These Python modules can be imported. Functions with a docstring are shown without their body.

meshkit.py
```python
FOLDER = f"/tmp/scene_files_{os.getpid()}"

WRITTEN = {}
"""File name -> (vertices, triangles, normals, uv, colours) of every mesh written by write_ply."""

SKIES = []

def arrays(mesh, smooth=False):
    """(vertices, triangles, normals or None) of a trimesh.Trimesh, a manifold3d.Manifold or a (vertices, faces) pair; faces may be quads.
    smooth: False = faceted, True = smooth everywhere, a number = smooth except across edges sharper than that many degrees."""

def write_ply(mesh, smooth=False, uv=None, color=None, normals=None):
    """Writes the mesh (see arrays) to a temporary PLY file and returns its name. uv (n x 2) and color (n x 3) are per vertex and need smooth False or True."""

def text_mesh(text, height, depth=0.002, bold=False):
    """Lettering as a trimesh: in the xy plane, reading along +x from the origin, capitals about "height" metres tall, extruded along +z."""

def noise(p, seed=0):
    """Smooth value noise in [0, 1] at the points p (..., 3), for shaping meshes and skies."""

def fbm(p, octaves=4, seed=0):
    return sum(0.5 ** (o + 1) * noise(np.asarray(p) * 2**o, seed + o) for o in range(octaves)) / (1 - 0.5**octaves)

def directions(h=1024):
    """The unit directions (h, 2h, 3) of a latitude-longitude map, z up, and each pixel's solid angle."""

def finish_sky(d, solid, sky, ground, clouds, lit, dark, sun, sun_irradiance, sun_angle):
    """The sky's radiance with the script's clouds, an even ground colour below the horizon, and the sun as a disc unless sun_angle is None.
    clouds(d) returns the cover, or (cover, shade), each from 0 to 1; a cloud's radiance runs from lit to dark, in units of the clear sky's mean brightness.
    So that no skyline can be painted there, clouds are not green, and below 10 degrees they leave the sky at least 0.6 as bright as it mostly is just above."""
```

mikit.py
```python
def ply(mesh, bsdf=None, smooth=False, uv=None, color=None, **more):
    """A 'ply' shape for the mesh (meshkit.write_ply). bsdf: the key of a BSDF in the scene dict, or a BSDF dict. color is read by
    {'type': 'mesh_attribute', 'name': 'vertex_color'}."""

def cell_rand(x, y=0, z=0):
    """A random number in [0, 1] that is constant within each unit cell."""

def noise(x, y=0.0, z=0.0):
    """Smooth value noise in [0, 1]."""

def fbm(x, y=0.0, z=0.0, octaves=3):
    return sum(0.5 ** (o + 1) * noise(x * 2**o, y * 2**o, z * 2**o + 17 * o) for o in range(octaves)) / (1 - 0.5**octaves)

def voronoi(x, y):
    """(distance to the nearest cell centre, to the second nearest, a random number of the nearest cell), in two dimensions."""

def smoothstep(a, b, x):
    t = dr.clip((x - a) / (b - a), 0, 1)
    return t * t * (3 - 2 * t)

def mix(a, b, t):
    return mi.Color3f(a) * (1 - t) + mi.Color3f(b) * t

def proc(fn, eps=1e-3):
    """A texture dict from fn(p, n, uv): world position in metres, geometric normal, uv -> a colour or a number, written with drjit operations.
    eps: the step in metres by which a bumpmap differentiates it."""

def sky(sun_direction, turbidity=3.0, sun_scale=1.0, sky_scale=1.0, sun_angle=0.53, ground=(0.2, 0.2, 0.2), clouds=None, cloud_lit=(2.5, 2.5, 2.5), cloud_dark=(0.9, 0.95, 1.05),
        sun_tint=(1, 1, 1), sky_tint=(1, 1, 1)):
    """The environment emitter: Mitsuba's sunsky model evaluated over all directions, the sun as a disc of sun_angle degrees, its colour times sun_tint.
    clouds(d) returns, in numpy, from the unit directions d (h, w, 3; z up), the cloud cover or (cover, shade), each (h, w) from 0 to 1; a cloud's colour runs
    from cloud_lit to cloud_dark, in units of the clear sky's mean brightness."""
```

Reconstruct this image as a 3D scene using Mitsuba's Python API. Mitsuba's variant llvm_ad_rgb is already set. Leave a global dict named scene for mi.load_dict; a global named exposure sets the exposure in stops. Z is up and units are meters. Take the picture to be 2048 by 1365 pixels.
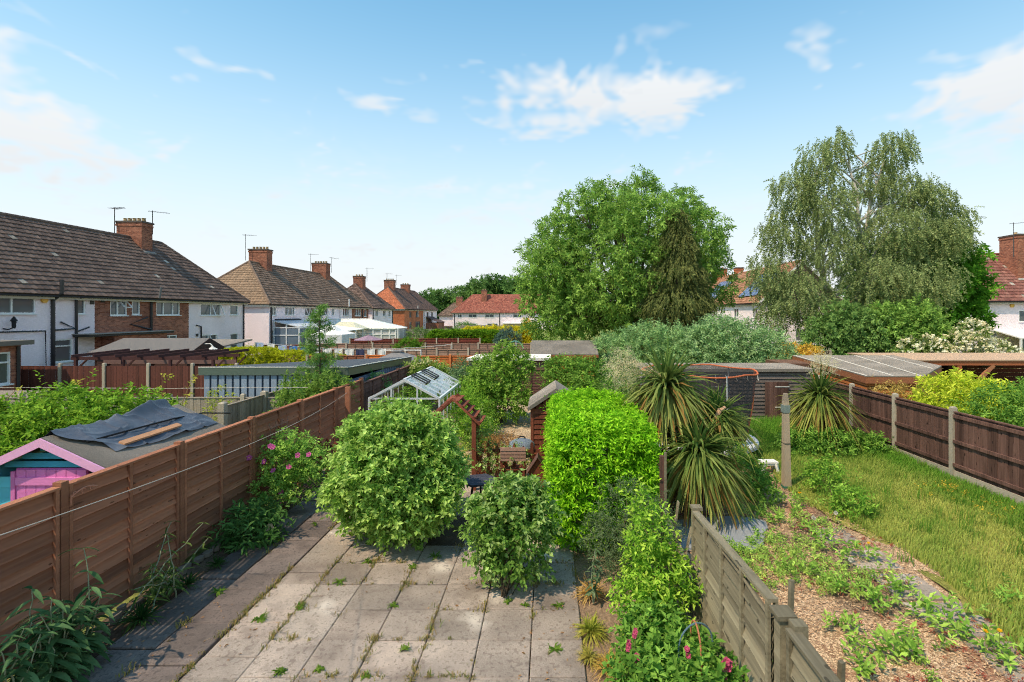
import math
import numpy as np
import drjit as dr
import mitsuba as mi
import mikit
import meshkit
from mikit import noise, fbm, voronoi, cell_rand, smoothstep

T = mi.ScalarTransform4f


def col3(c):
    return c if isinstance(c, mi.Color3f) else mi.Color3f(*[float(x) for x in c])


def mix(a, b, t):
    return col3(a) * (1 - t) + col3(b) * t


# ---------------------------------------------------------------- camera, sky, exposure
# eye 3.75 m above the patio, looking straight down the gardens (+y); the lens is shifted, so verticals stay vertical
CX, CY, F, EYE = 1097.0, 627.0, 1013.0, 3.75
SUN = (-0.56, -0.47, 1.0)
exposure = 2.04


def sky_clouds(d):
    az = np.degrees(np.arctan2(d[..., 0], d[..., 1]))
    el = np.degrees(np.arcsin(np.clip(d[..., 2], -1, 1)))
    q = d / (np.abs(d[..., 2:3]) + 0.22)
    big = meshkit.noise(q * 1.3 + 5.0, 3)
    w = np.stack([meshkit.noise(q * 5, 11), meshkit.noise(q * 5, 12), meshkit.noise(q * 5, 13)], -1) * 0.35
    n = 0.40 * meshkit.noise((q + w) * 4.5, 1) + 0.27 * meshkit.noise((q + w) * 9.5, 2) + 0.19 * meshkit.noise((q + w) * 21, 4) + 0.14 * meshkit.noise(q * 44, 6)
    cover, shade = np.zeros(az.shape), np.zeros(az.shape)
    # cumulus banks: azimuth, elevation, half-width, half-height in degrees, strength
    banks = [(-46, 13.2, 6.5, 5.0, 1.0), (-50, 15, 6, 5, .9), (3, 23.3, 8.5, 3.6, 1.0), (11, 22, 8.5, 3.2, 1.0), (1, 20.6, 6.5, 2.2, .8), (-19, 21.2, 2.8, 1.6, .75), (-14, 20.6, 2.6, 1.3, .7), (-11.5, 27, 1.6, 1.0, .6),
             (41, 18.0, 5.5, 4.2, 1.0), (45, 16, 6, 4.0, .95), (46, 28, 4, 2.6, .6), (40, 14, 4, 3, .6), (14, 28.5, 3.5, 1.4, .5), (-6, 11, 9, 3.5, .55), (-40, 12, 9, 2.5, .35),
             (75, 24, 10, 5, 1), (100, 30, 9, 5, .9), (-80, 26, 11, 6, 1), (-115, 32, 10, 5, .9), (150, 25, 12, 6, 1), (-160, 30, 10, 5, .9), (190, 40, 8, 5, .8)]
    for a, e, w, h, s in banks:
        da = (az - a + 180) % 360 - 180
        # flat base, billowing top
        ve = np.where(el > e, (el - e) / h, (el - e) / (h * 0.62))
        m = np.exp(-((da / w) ** 2 + ve ** 2) * 0.9) * s
        c = np.clip((m * 1.15 + (n - 0.5) * 2.6 - 0.30) * 1.6, 0, 1) ** 1.1 * min(1, s * 1.0)
        shade = np.where(c > cover, np.clip(0.42 - ve * 0.45, 0, 0.6), shade)
        cover = np.maximum(cover, c)
    veil = np.clip((n - 0.5) * 1.6 + (big - .5) * .8, 0, 1) * np.exp(-((el - 9) / 9) ** 2) * 0.5
    haze = 0.97 * np.exp(-(np.maximum(el, 0) / 19.0) ** 2) + 0.01   # thin high haze, whitest near the horizon
    cv = 1 - (1 - np.clip(np.maximum(cover * 0.95, veil), 0, 1)) * (1 - haze)
    return np.clip(cv, 0, 1), shade * np.clip(cover, 0, 1)


scene = {
    "type": "scene",
    "view": {"type": "perspective", "fov": 2 * math.degrees(math.atan(1024 / F)), "fov_axis": "x", "near_clip": 0.05, "far_clip": 3000.0,
             "principal_point_offset_x": (1024 - CX) / 2048, "principal_point_offset_y": (682.5 - CY) / 1365,
             "to_world": T().look_at(origin=[0, 0, EYE], target=[0, 10, EYE], up=[0, 0, 1])},
    "sky": mikit.sky(SUN, turbidity=2.6, clouds=sky_clouds, cloud_lit=(1.54, 1.57, 1.58), cloud_dark=(1.33, 1.37, 1.41), sun_scale=0.68, sky_scale=1.8, sun_tint=(1.0, 0.97, 0.92), sky_tint=(0.76, 1.08, 0.93), ground=(0.16, 0.17, 0.12)),
}
labels = {}
rng = np.random.default_rng(11)


def at(px, py, Y):
    return np.array([(px - CX) * Y / F, Y, EYE - (py - CY) * Y / F])


def C(r, g, b, k=0.85):
    """reflectance of a sunlit surface seen as this sRGB value"""
    c = np.array([r, g, b]) / 255.0
    return np.where(c < 0.04045, c / 12.92, ((c + 0.055) / 1.055) ** 2.4) * k


def nrm(a):
    return a / np.maximum(np.linalg.norm(a, axis=-1, keepdims=True), 1e-9)


# ---------------------------------------------------------------- materials
def bsdf(name, two=True, **kw):
    d = {"type": "principled", "specular": 0.3, **kw}
    scene[name] = {"type": "twosided", "bsdf": d} if two else d


VC = {"type": "mesh_attribute", "name": "vertex_color"}
bsdf("vc", base_color=VC, roughness=0.75)
bsdf("vc_gloss", base_color=VC, roughness=0.28, specular=0.5)
bsdf("pane_dark", base_color=VC, roughness=0.06, specular=0.6)
bsdf("metal", base_color={"type": "rgb", "value": [0.55, 0.56, 0.57]}, roughness=0.35, metallic=0.9)
scene["glass"] = {"type": "thindielectric"}
scene["leaf"] = {"type": "principledthin", "base_color": VC, "roughness": 0.45, "diff_trans": 0.8, "spec_trans": 0.0, "eta": 1.2}
scene["petal"] = {"type": "principledthin", "base_color": VC, "roughness": 0.6, "diff_trans": 0.6, "eta": 1.3}


def wood(c1, c2, axis, knots=True, green=None):
    def fn(p, n, uv):
        q = [p.x, p.y, p.z]
        l = q.pop(axis)
        a, b = q
        g = fbm(l * 2.2, a * 46, b * 46, 3)
        w = noise(l * 0.9, a * 6, b * 6)
        t = g * 0.65 + w * 0.5 - 0.08
        c = mix(c1, c2, dr.clip(t, 0, 1)) * (0.66 + 0.62 * uv.x)
        c = c * (1 + 0.30 * smoothstep(0.82, 0.97, uv.y) * (0.4 + 0.6 * noise(l * 5, 1, b * 3)))  # paler lower lip: edge wear, and colour standing in for the lap shading
        if knots:
            k = smoothstep(0.86, 0.91, noise(l * 9, a * 26, b * 26 + 3))
            c = mix(c, col3(c1) * 0.4, k * 0.75)
        if green is not None:
            z = p.z
            c = mix(c, green, smoothstep(0.62, 0.05, z + 0.45 * noise(l * 1.6, a * 3, b * 3)) * 0.75)
        return c
    return mikit.proc(fn)


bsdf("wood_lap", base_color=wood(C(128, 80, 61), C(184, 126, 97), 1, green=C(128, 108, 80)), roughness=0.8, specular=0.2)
bsdf("wood_grey", base_color=wood(C(92, 86, 70), C(164, 154, 130), 1), roughness=0.85, specular=0.2)
bsdf("wood_dark", base_color=wood(C(58, 40, 36), C(132, 100, 90), 2), roughness=0.85, specular=0.2)
bsdf("wood_red", base_color=wood(C(96, 48, 34), C(158, 92, 70), 2), roughness=0.8, specular=0.2)


def slab_fn(base, dark, pale, size, oy):
    def fn(p, n, uv):
        x, y = p.x, p.y
        tone = cell_rand(dr.floor((x + 3.78) / size), dr.floor((y - oy) / 0.6), 5)
        f = fbm(x * 2.3, y * 2.3, 1.0, 4)
        s = noise(x * 95, y * 95, p.z * 40)
        pits = smoothstep(0.72, 0.82, noise(x * 38, y * 38, 2))
        c = mix(dark, base, dr.clip(f * 2.1 - 0.55, 0, 1))
        c = mix(c, base * np.array([.90, .95, .97]), cell_rand(dr.floor((x + 3.78) / size), dr.floor((y - oy) / 0.6), 9) * 0.6)
        c = c * (0.74 + 0.44 * tone) * (0.84 + 0.32 * s)
        d1, d2, r = voronoi(x * 0.95 + 0.3, y * 0.95)
        lich = smoothstep(0.33, 0.05, d1 + 0.16 * noise(x * 9, y * 9)) * smoothstep(0.55, 0.6, r)
        c = mix(c, pale, lich * 0.75)
        c = mix(c, col3(dark) * 0.6, pits * 0.45)
        blot = smoothstep(0.6, 0.8, fbm(x * 6 + 9, y * 6, 3.0, 3))
        return mix(c, col3(dark) * 0.85, blot * 0.35)
    return mikit.proc(fn)


def bumped(name, tex, bump, scale, **kw):
    scene[name] = {"type": "twosided", "bsdf": {"type": "bumpmap", "arbitrary": bump, "scale": scale, "bsdf": {"type": "principled", "base_color": tex, "specular": 0.25, **kw}}}


rough_bump = mikit.proc(lambda p, n, uv: fbm(p.x * 55, p.y * 55, p.z * 55, 3), eps=2e-3)
bumped("slab", slab_fn(C(190, 173, 160), C(138, 124, 115), C(228, 217, 205), 0.6, 4.62), rough_bump, 0.006, roughness=0.9)
bumped("slab_dark", slab_fn(C(134, 120, 114), C(98, 88, 84), C(150, 138, 130), 0.6, 4.3), rough_bump, 0.006, roughness=0.9)


def soil_fn(p, n, uv):
    f = fbm(p.x * 3, p.y * 3, 0, 4)
    s = noise(p.x * 60, p.y * 60)
    sand = smoothstep(11.0, 12.5, p.y)
    c = mix(mix(C(62, 50, 42), C(112, 92, 74), f), mix(C(150, 126, 102), C(206, 186, 158), f), sand)
    c = mix(c, mix(C(124, 102, 84), C(178, 152, 126), f), smoothstep(0.1, 0.4, p.x) * (1 - sand))
    return c * (0.7 + 0.6 * s)


bumped("soil", mikit.proc(soil_fn), mikit.proc(lambda p, n, uv: fbm(p.x * 26, p.y * 26, 0, 4), eps=3e-3), 0.03, roughness=0.95)


def chip_fn(p, n, uv):
    x, y = p.x, p.y
    d1, d2, r = voronoi(x * 34, y * 52 + 3 * noise(x * 4, y * 4))
    c = mix(C(150, 112, 84), C(232, 200, 164), r) * (0.45 + 0.75 * smoothstep(0.0, 0.35, d2 - d1))
    dirt = smoothstep(0.50, 0.66, fbm(x * 0.9 + 4, y * 0.9, 0, 4))
    red = smoothstep(0.60, 0.72, fbm(x * 1.7 + 14, y * 1.7 + 3, 0, 3))
    c = mix(c, mix(C(96, 78, 64), C(138, 116, 96), r), dirt * 0.85)
    return mix(c, C(138, 84, 70), red * 0.55)


bsdf("woodchip", base_color=mikit.proc(chip_fn), roughness=0.95)


def lawn_fn(p, n, uv):
    f = fbm(p.x * 2, p.y * 2, 0, 4)
    s = noise(p.x * 50, p.y * 50)
    return mix(C(110, 118, 50), C(176, 164, 88), f) * (0.6 + 0.6 * s)


bsdf("lawn_soil", base_color=mikit.proc(lawn_fn), roughness=0.95)


def ground_fn(p, n, uv):
    f = fbm(p.x * 0.35, p.y * 0.35, 0, 5)
    s = noise(p.x * 30, p.y * 30)
    return mix(C(78, 104, 44), C(150, 150, 84), f) * (0.6 + 0.6 * s)


bsdf("ground_mat", base_color=mikit.proc(ground_fn), roughness=0.95)


def brick_fn(c1, c2, mortar):
    def fn(p, n, uv):
        h = dr.select(dr.abs(n.x) > 0.6, p.y, p.x)
        row = dr.floor(p.z / 0.075)
        hx = h / 0.225 + 0.5 * (row - 2 * dr.floor(row / 2))
        fx, fz = hx - dr.floor(hx), p.z / 0.075 - row
        m = dr.select((fx < 0.05) | (fz < 0.15), 1.0, 0.0)
        r = cell_rand(dr.floor(hx), row, 2)
        st = fbm(h * 0.7, p.z * 0.7, 2, 3)
        c = mix(c1, c2, dr.clip(r * 0.8 + st * 0.4 - 0.1, 0, 1))
        return mix(c, mortar, m * 0.7) * (0.78 + 0.4 * st)
    return mikit.proc(fn)


bsdf("brick", base_color=brick_fn(C(116, 66, 52), C(188, 122, 96), C(168, 142, 128)), roughness=0.9)
bsdf("brick_orange", base_color=brick_fn(C(170, 84, 50), C(214, 132, 92), C(190, 150, 124)), roughness=0.9)


def render_fn(p, n, uv):
    h = p.x + p.y
    s = noise(p.x * 28, p.y * 28, p.z * 28)
    f = fbm(h * 0.8, p.z * 0.35, 2, 4)
    return col3(C(250, 234, 240, 0.97)) * (0.84 + 0.18 * s) * (0.88 + 0.16 * f)


bsdf("render", base_color=mikit.proc(render_fn), roughness=0.95)


def tarp_fn(p, n, uv):
    f = fbm(p.x * 2.4, p.y * 2.4, p.z * 2, 4)
    s = smoothstep(0.55, 0.8, fbm(p.x * 5 + 3, p.y * 1.7, 1, 3))
    return mix(mix(C(62, 68, 80), C(98, 104, 118), f), C(150, 153, 162), s * 0.55)


bsdf("tarp", base_color=mikit.proc(tarp_fn), roughness=0.42, specular=0.5)


def felt_fn(p, n, uv):
    f = fbm(p.x * 1.5, p.y * 1.5, 0, 4)
    s = noise(p.x * 110, p.y * 110, p.z * 110)
    return mix(C(104, 98, 90), C(150, 142, 134), f) * (0.75 + 0.45 * s)


bsdf("felt", base_color=mikit.proc(felt_fn), roughness=0.95)


# ---------------------------------------------------------------- names, meshes
def free_key(name):
    k, i = name, 0
    while k in USED:
        i += 1
        k = f"{name}_{i:03d}"
    USED.add(k)
    return k


USED = set()


def thing(name, label, cat, group=None, kind=None):
    k = free_key(name)
    labels[k] = {"label": label, "category": cat}
    if group:
        labels[k]["group"] = group
    if kind:
        labels[k]["kind"] = kind
    return k


class MB:
    """collects coloured pieces; put() makes them one mesh of the scene"""

    def __init__(self, col=(0.5, 0.5, 0.5)):
        self.v, self.f, self.c, self.n, self.col, self.lip = [], [], [], 0, np.array(col, float), None

    def add(self, v, f, col=None):
        v, f = np.asarray(v, float), np.asarray(f, int)
        if f.shape[1] == 4:
            f = np.vstack([f[:, [0, 1, 2]], f[:, [0, 2, 3]]])
        c = self.col if col is None else np.asarray(col, float)
        self.v.append(v)
        self.f.append(f + self.n)
        self.c.append(np.broadcast_to(c, v.shape))
        self.n += len(v)
        return self

    def box(self, x0, y0, z0, x1, y1, z1, col=None):
        v = np.array([[x, y, z] for x in (x0, x1) for y in (y0, y1) for z in (z0, z1)], float)
        return self.add(v, [[0, 1, 3, 2], [4, 6, 7, 5], [0, 4, 5, 1], [2, 3, 7, 6], [0, 2, 6, 4], [1, 5, 7, 3]], col)

    def beam(self, p0, p1, w, h, col=None, up=(0, 0, 1), w1=None, h1=None):
        p0, p1 = np.asarray(p0, float), np.asarray(p1, float)
        t = nrm(p1 - p0)
        s = np.cross(t, up)
        if np.linalg.norm(s) < 1e-3:
            s = np.cross(t, (0, 1, 0))
        s = nrm(s)
        u = np.cross(s, t)
        w1, h1 = w if w1 is None else w1, h if h1 is None else h1
        v = [p + s * a * ww / 2 + u * b * hh / 2 for p, ww, hh in ((p0, w, h), (p1, w1, h1)) for a, b in ((-1, -1), (1, -1), (1, 1), (-1, 1))]
        return self.add(v, [[0, 1, 2, 3], [7, 6, 5, 4], [0, 4, 5, 1], [1, 5, 6, 2], [2, 6, 7, 3], [3, 7, 4, 0]], col)

    def tube(self, pts, r, col=None, sides=6):
        p = np.asarray(pts, float)
        r = np.broadcast_to(np.asarray(r, float), (len(p),))
        t = nrm(np.gradient(p, axis=0))
        a = np.where(np.abs(t[:, 2:]) < 0.9, [[0, 0, 1.0]], [[1.0, 0, 0]])
        a = nrm(np.cross(t, a))
        b = np.cross(t, a)
        g = np.arange(sides) * 2 * np.pi / sides
        v = (p[:, None] + r[:, None, None] * (np.cos(g)[None, :, None] * a[:, None] + np.sin(g)[None, :, None] * b[:, None])).reshape(-1, 3)
        i, j = np.meshgrid(np.arange(len(p) - 1), np.arange(sides), indexing="ij")
        q = np.stack([i * sides + j, i * sides + (j + 1) % sides, (i + 1) * sides + (j + 1) % sides, (i + 1) * sides + j], -1).reshape(-1, 4)
        caps = [[k0, k0 + j, k0 + j + 1] for k0 in (0, (len(p) - 1) * sides) for j in range(1, sides - 1)]
        self.add(v, q, col)
        self.f.append(np.array(caps) + self.n - len(v))
        return self

    def prism(self, poly, z0, z1, col=None):
        p = np.asarray(poly, float)
        n = len(p)
        v = np.vstack([np.c_[p, np.full(n, z0)], np.c_[p, np.full(n, z1)]])
        self.add(v, [[i, (i + 1) % n, (i + 1) % n + n, i + n] for i in range(n)], col)
        self.f.append(np.array([[b, b + i, b + i + 1] for b in (0, n) for i in range(1, n - 1)]) + self.n - 2 * n)
        return self

    def extr(self, poly3, d, col=None):
        """a planar polygon pushed along d"""
        p = np.asarray(poly3, float)
        n = len(p)
        self.add(np.vstack([p, p + np.asarray(d, float)]), [[i, (i + 1) % n, (i + 1) % n + n, i + n] for i in range(n)], col)
        self.f.append(np.array([[b, b + i, b + i + 1] for b in (0, n) for i in range(1, n - 1)]) + self.n - 2 * n)
        return self

    def put(self, name, mat="vc", parent=None, smooth=False, stuff=False, label=None, structure=False):
        k = free_key(parent + "__" + name) if parent else (name if name in labels and name not in scene else free_key(name))
        uv = None
        if mat.startswith("wood_"):   # each board its own tone; uv.y runs to a lap board's worn lower lip, coloured paler to bring out the lap shading
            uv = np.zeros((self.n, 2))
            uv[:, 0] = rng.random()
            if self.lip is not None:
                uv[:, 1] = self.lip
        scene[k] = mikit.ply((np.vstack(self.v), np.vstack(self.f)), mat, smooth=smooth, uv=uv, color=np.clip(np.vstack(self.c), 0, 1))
        if stuff:
            labels.setdefault(k, {})["kind"] = "stuff"
        if structure:
            labels.setdefault(k, {})["kind"] = "structure"
        if label:
            labels.setdefault(k, {})["label"] = label
        return k


def jit(c, s=0.1):
    return np.clip(np.asarray(c) * (1 + rng.normal(0, s)), 0.005, 1)


# ---------------------------------------------------------------- foliage
def leaf_geo(P, D, N, L, W, col, fold=0.35, droop=0.15):
    n = len(P)
    D = nrm(D)
    S = nrm(np.cross(D, N))
    U = np.cross(S, D)
    L, W = np.broadcast_to(L, (n,))[:, None], np.broadcast_to(W, (n,))[:, None]
    tip = P + D * L - U * L * droop
    mid = P + D * L * 0.45
    V = np.stack([P, mid + S * W * 0.5 + U * W * fold * 0.5, tip, mid - S * W * 0.5 + U * W * fold * 0.5], 1).reshape(-1, 3)
    i = np.arange(n) * 4
    return V, np.vstack([np.stack([i, i + 1, i + 2], 1), np.stack([i, i + 2, i + 3], 1)]), np.repeat(col, 4, 0)


GAIN = 1.48


def rdir(n):
    return nrm(rng.normal(size=(n, 3)))


def sprays(mb, c, d, k, length, L, W, c1, c2, grav=0.25, spread=0.9, up=0.8, tone=0.16, tips=None, fold=0.35, pw=1.0):
    """m twigs with k leaves each along them"""
    m = len(c)
    d = nrm(d)
    le = length * rng.uniform(0.6, 1.25, m)
    a = nrm(np.cross(d, rdir(m)))
    b = np.cross(d, a)
    t = (np.arange(k) + rng.random((m, k))) / k
    ang = np.arange(k)[None] * 2.4 + rng.random((m, 1)) * 6.3 + rng.normal(0, 0.4, (m, k))
    perp = np.cos(ang)[..., None] * a[:, None] + np.sin(ang)[..., None] * b[:, None]
    z = np.array([0, 0, 1.0])
    P = c[:, None] + d[:, None] * (t * le[:, None])[..., None] - z * (t ** 2 * le[:, None] * grav)[..., None]
    D = d[:, None] * (0.45 + 0.4 * t[..., None]) + perp * spread - z * grav
    Nn = z * up + rng.normal(0, 0.45, (m, k, 3)) + d[:, None] * 0.25
    mixv = np.clip(rng.random((m, 1)) * 0.75 + rng.random((m, k)) * 0.35 - 0.05, 0, 1) ** pw
    col = np.asarray(c1) * (1 - mixv[..., None]) + np.asarray(c2) * mixv[..., None]
    if tips is not None:
        w = (np.clip(t - 0.55, 0, 1) * 2.0 * (rng.random((m, 1)) < 0.6))[..., None]
        col = col * (1 - w) + np.asarray(tips) * w
    col = col * (1 + rng.normal(0, tone, (m, k, 1)))
    n = m * k
    col = col * GAIN
    mb.add(*leaf_geo(P.reshape(n, 3), D.reshape(n, 3), Nn.reshape(n, 3), L * rng.uniform(0.65, 1.2, n), W * rng.uniform(0.7, 1.2, n), np.clip(col.reshape(n, 3), 0.004, 1), fold=fold))
    return mb


def blob(lobes, m, shell=0.22, rough=0.35, zmin=None, freq=2.5):
    """points and outward directions in a union of ellipsoids, most near the skin"""
    lb = np.asarray(lobes, float)
    w = (lb[:, 3] * lb[:, 4] * lb[:, 5]) ** (2 / 3)
    i = rng.choice(len(lb), m, p=w / w.sum())
    d = rdir(m)
    r = np.clip(1 - np.abs(rng.normal(0, shell, m)), 0.08, 1)
    r = r * (1 - rough / 2 + rough * meshkit.noise(d * freq + i[:, None] * 7.3, 5))
    P = lb[i, :3] + d * r[:, None] * lb[i, 3:]
    O = nrm(d / lb[i, 3:])
    if zmin is not None:
        ok = P[:, 2] > zmin
        P, O = P[ok], O[ok]
    return P, O


def box_skin(x0, x1, y0, y1, z0, z1, m, depth=0.12, rough=0.06):
    a = np.array([(x1 - x0) * (y1 - y0), (x1 - x0) * (z1 - z0), (y1 - y0) * (z1 - z0), (y1 - y0) * (z1 - z0), (x1 - x0) * (z1 - z0)])
    i = rng.choice(5, m, p=a / a.sum())
    u, v, e = rng.random(m), rng.random(m), rng.exponential(depth, m)
    X, Y, Z = x0 + u * (x1 - x0), y0 + v * (y1 - y0), z0 + (1 - v) * (z1 - z0)
    P = np.zeros((m, 3))
    O = np.zeros((m, 3))
    for k, (f, o) in enumerate(((lambda: (X, Y, np.full(m, z1) - e), (0, 0, 1)), (lambda: (X, np.full(m, y0) + e, Z), (0, -1, 0)), (lambda: (np.full(m, x0) + e, y0 + u * (y1 - y0), Z), (-1, 0, 0)),
                                (lambda: (np.full(m, x1) - e, y0 + u * (y1 - y0), Z), (1, 0, 0)), (lambda: (X, np.full(m, y1) - e, Z), (0, 1, 0)))):
        q = np.stack(f(), 1)
        P[i == k], O[i == k] = q[i == k], o
    # round the corners and make the faces uneven
    c, h = np.array([(x0 + x1) / 2, (y0 + y1) / 2, z0]), np.array([(x1 - x0) / 2, (y1 - y0) / 2, z1 - z0])
    q = np.abs((P - c) / h)
    s = np.maximum(1, (q ** 10).sum(1) ** (1 / 10))
    P = c + (P - c) / s[:, None]
    P += O * ((meshkit.noise(P * 2.2, 9) - 0.5) * 2 * rough)[:, None]
    return P, nrm(O + 0.35 * (P - c) / h)


def limb(mb, a, b, r0, r1, col, bend=0.12, n=6, sides=6):
    a, b = np.asarray(a, float), np.asarray(b, float)
    t = np.linspace(0, 1, n)[:, None]
    L = np.linalg.norm(b - a)
    off = rng.normal(0, 1, 3) * bend * L * 0.5
    off[2] = abs(off[2]) * 0.6
    p = a + (b - a) * t + off * (np.sin(t * np.pi)) + rng.normal(0, 0.012 * L, (n, 3)) * np.sin(t * np.pi)
    mb.tube(p, r0 + (r1 - r0) * t[:, 0], col, sides)
    return p


def plant(name, label, cat, lobes, m, k, length, L, W, c1, c2, stems=6, stem_col=(0.12, 0.09, 0.06), base=None, zmin=0.03, out=0.6, group=None, stem_r=0.012, shell=0.22, rough=0.35, part="foliage", shoots=None, **kw):
    """shrub: stems from the base to the lobes, and its foliage"""
    t = thing(name, label, cat, group)
    P, O = blob(lobes, m, shell=shell, rough=rough, zmin=zmin)
    mb = MB()
    up = kw.pop("rise", 0.35)
    shoots = max(6, m // 45) if shoots is None else shoots
    sprays(mb, P, O * out + np.array([0, 0, up]) + rng.normal(0, 0.35, P.shape), k, length, L, W, c1, c2, **kw)
    if shoots:
        P, O = blob(lobes, shoots, shell=0.03, rough=rough, zmin=0.2)
        sprays(mb, P, O * .8 + np.array([0, 0, .55]) + rng.normal(0, .3, P.shape), k + 3, length * 1.9, L * .9, W * .9, c1, c2, **kw)
    mb.put(part, "leaf", t)
    if stems:
        sb = MB(stem_col)
        lb = np.asarray(lobes, float)
        base = np.array([lb[:, 0].mean(), lb[:, 1].mean(), 0.0]) if base is None else np.asarray(base, float)
        for i in range(stems):
            l = lb[i % len(lb)]
            e = l[:3] + rdir(1)[0] * l[3:] * 0.75
            e[2] = max(e[2], 0.15 + base[2])
            limb(sb, base + np.append(rng.normal(0, stem_r * 3, 2), 0), e, stem_r, stem_r * 0.3, jit(stem_col, .2), sides=5)
        sb.put("stem", "vc", t, smooth=True)
    return t


def blades(mb, P, h, w, c1, c2, lean=0.5, wind=(0.1, 0.0), seg=2, tone=0.12, mixv=None):
    """grass blades"""
    n = len(P)
    h = np.broadcast_to(h, (n,)) * rng.uniform(0.55, 1.25, n)
    a = rng.random(n) * 2 * np.pi
    lean = np.abs(rng.normal(0, lean, n))
    dx = np.stack([np.cos(a) * lean + wind[0], np.sin(a) * lean + wind[1], np.zeros(n)], 1)
    side = np.stack([-np.sin(a), np.cos(a), np.zeros(n)], 1) * (np.broadcast_to(w, (n,)) / 2)[:, None]
    m = rng.random(n) if mixv is None else np.clip(mixv + rng.normal(0, 0.15, n), 0, 1)
    col = np.asarray(c1) * (1 - m[:, None]) + np.asarray(c2) * m[:, None]
    col = np.clip(col * (1 + rng.normal(0, tone, (n, 1))), 0.005, 1)
    t1 = P + (np.array([0, 0, 0.6]) + dx * 0.28) * h[:, None]
    t2 = P + (np.array([0, 0, 0.92]) + dx * 0.9) * h[:, None]
    V = np.stack([P - side, P + side, t1 + side * 0.7, t1 - side * 0.7, t2], 1).reshape(-1, 3)
    i = np.arange(n) * 5
    f = np.vstack([np.stack([i, i + 1, i + 2], 1), np.stack([i, i + 2, i + 3], 1), np.stack([i + 3, i + 2, i + 4], 1)])
    return mb.add(V, f, np.repeat(col, 5, 0))


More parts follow.
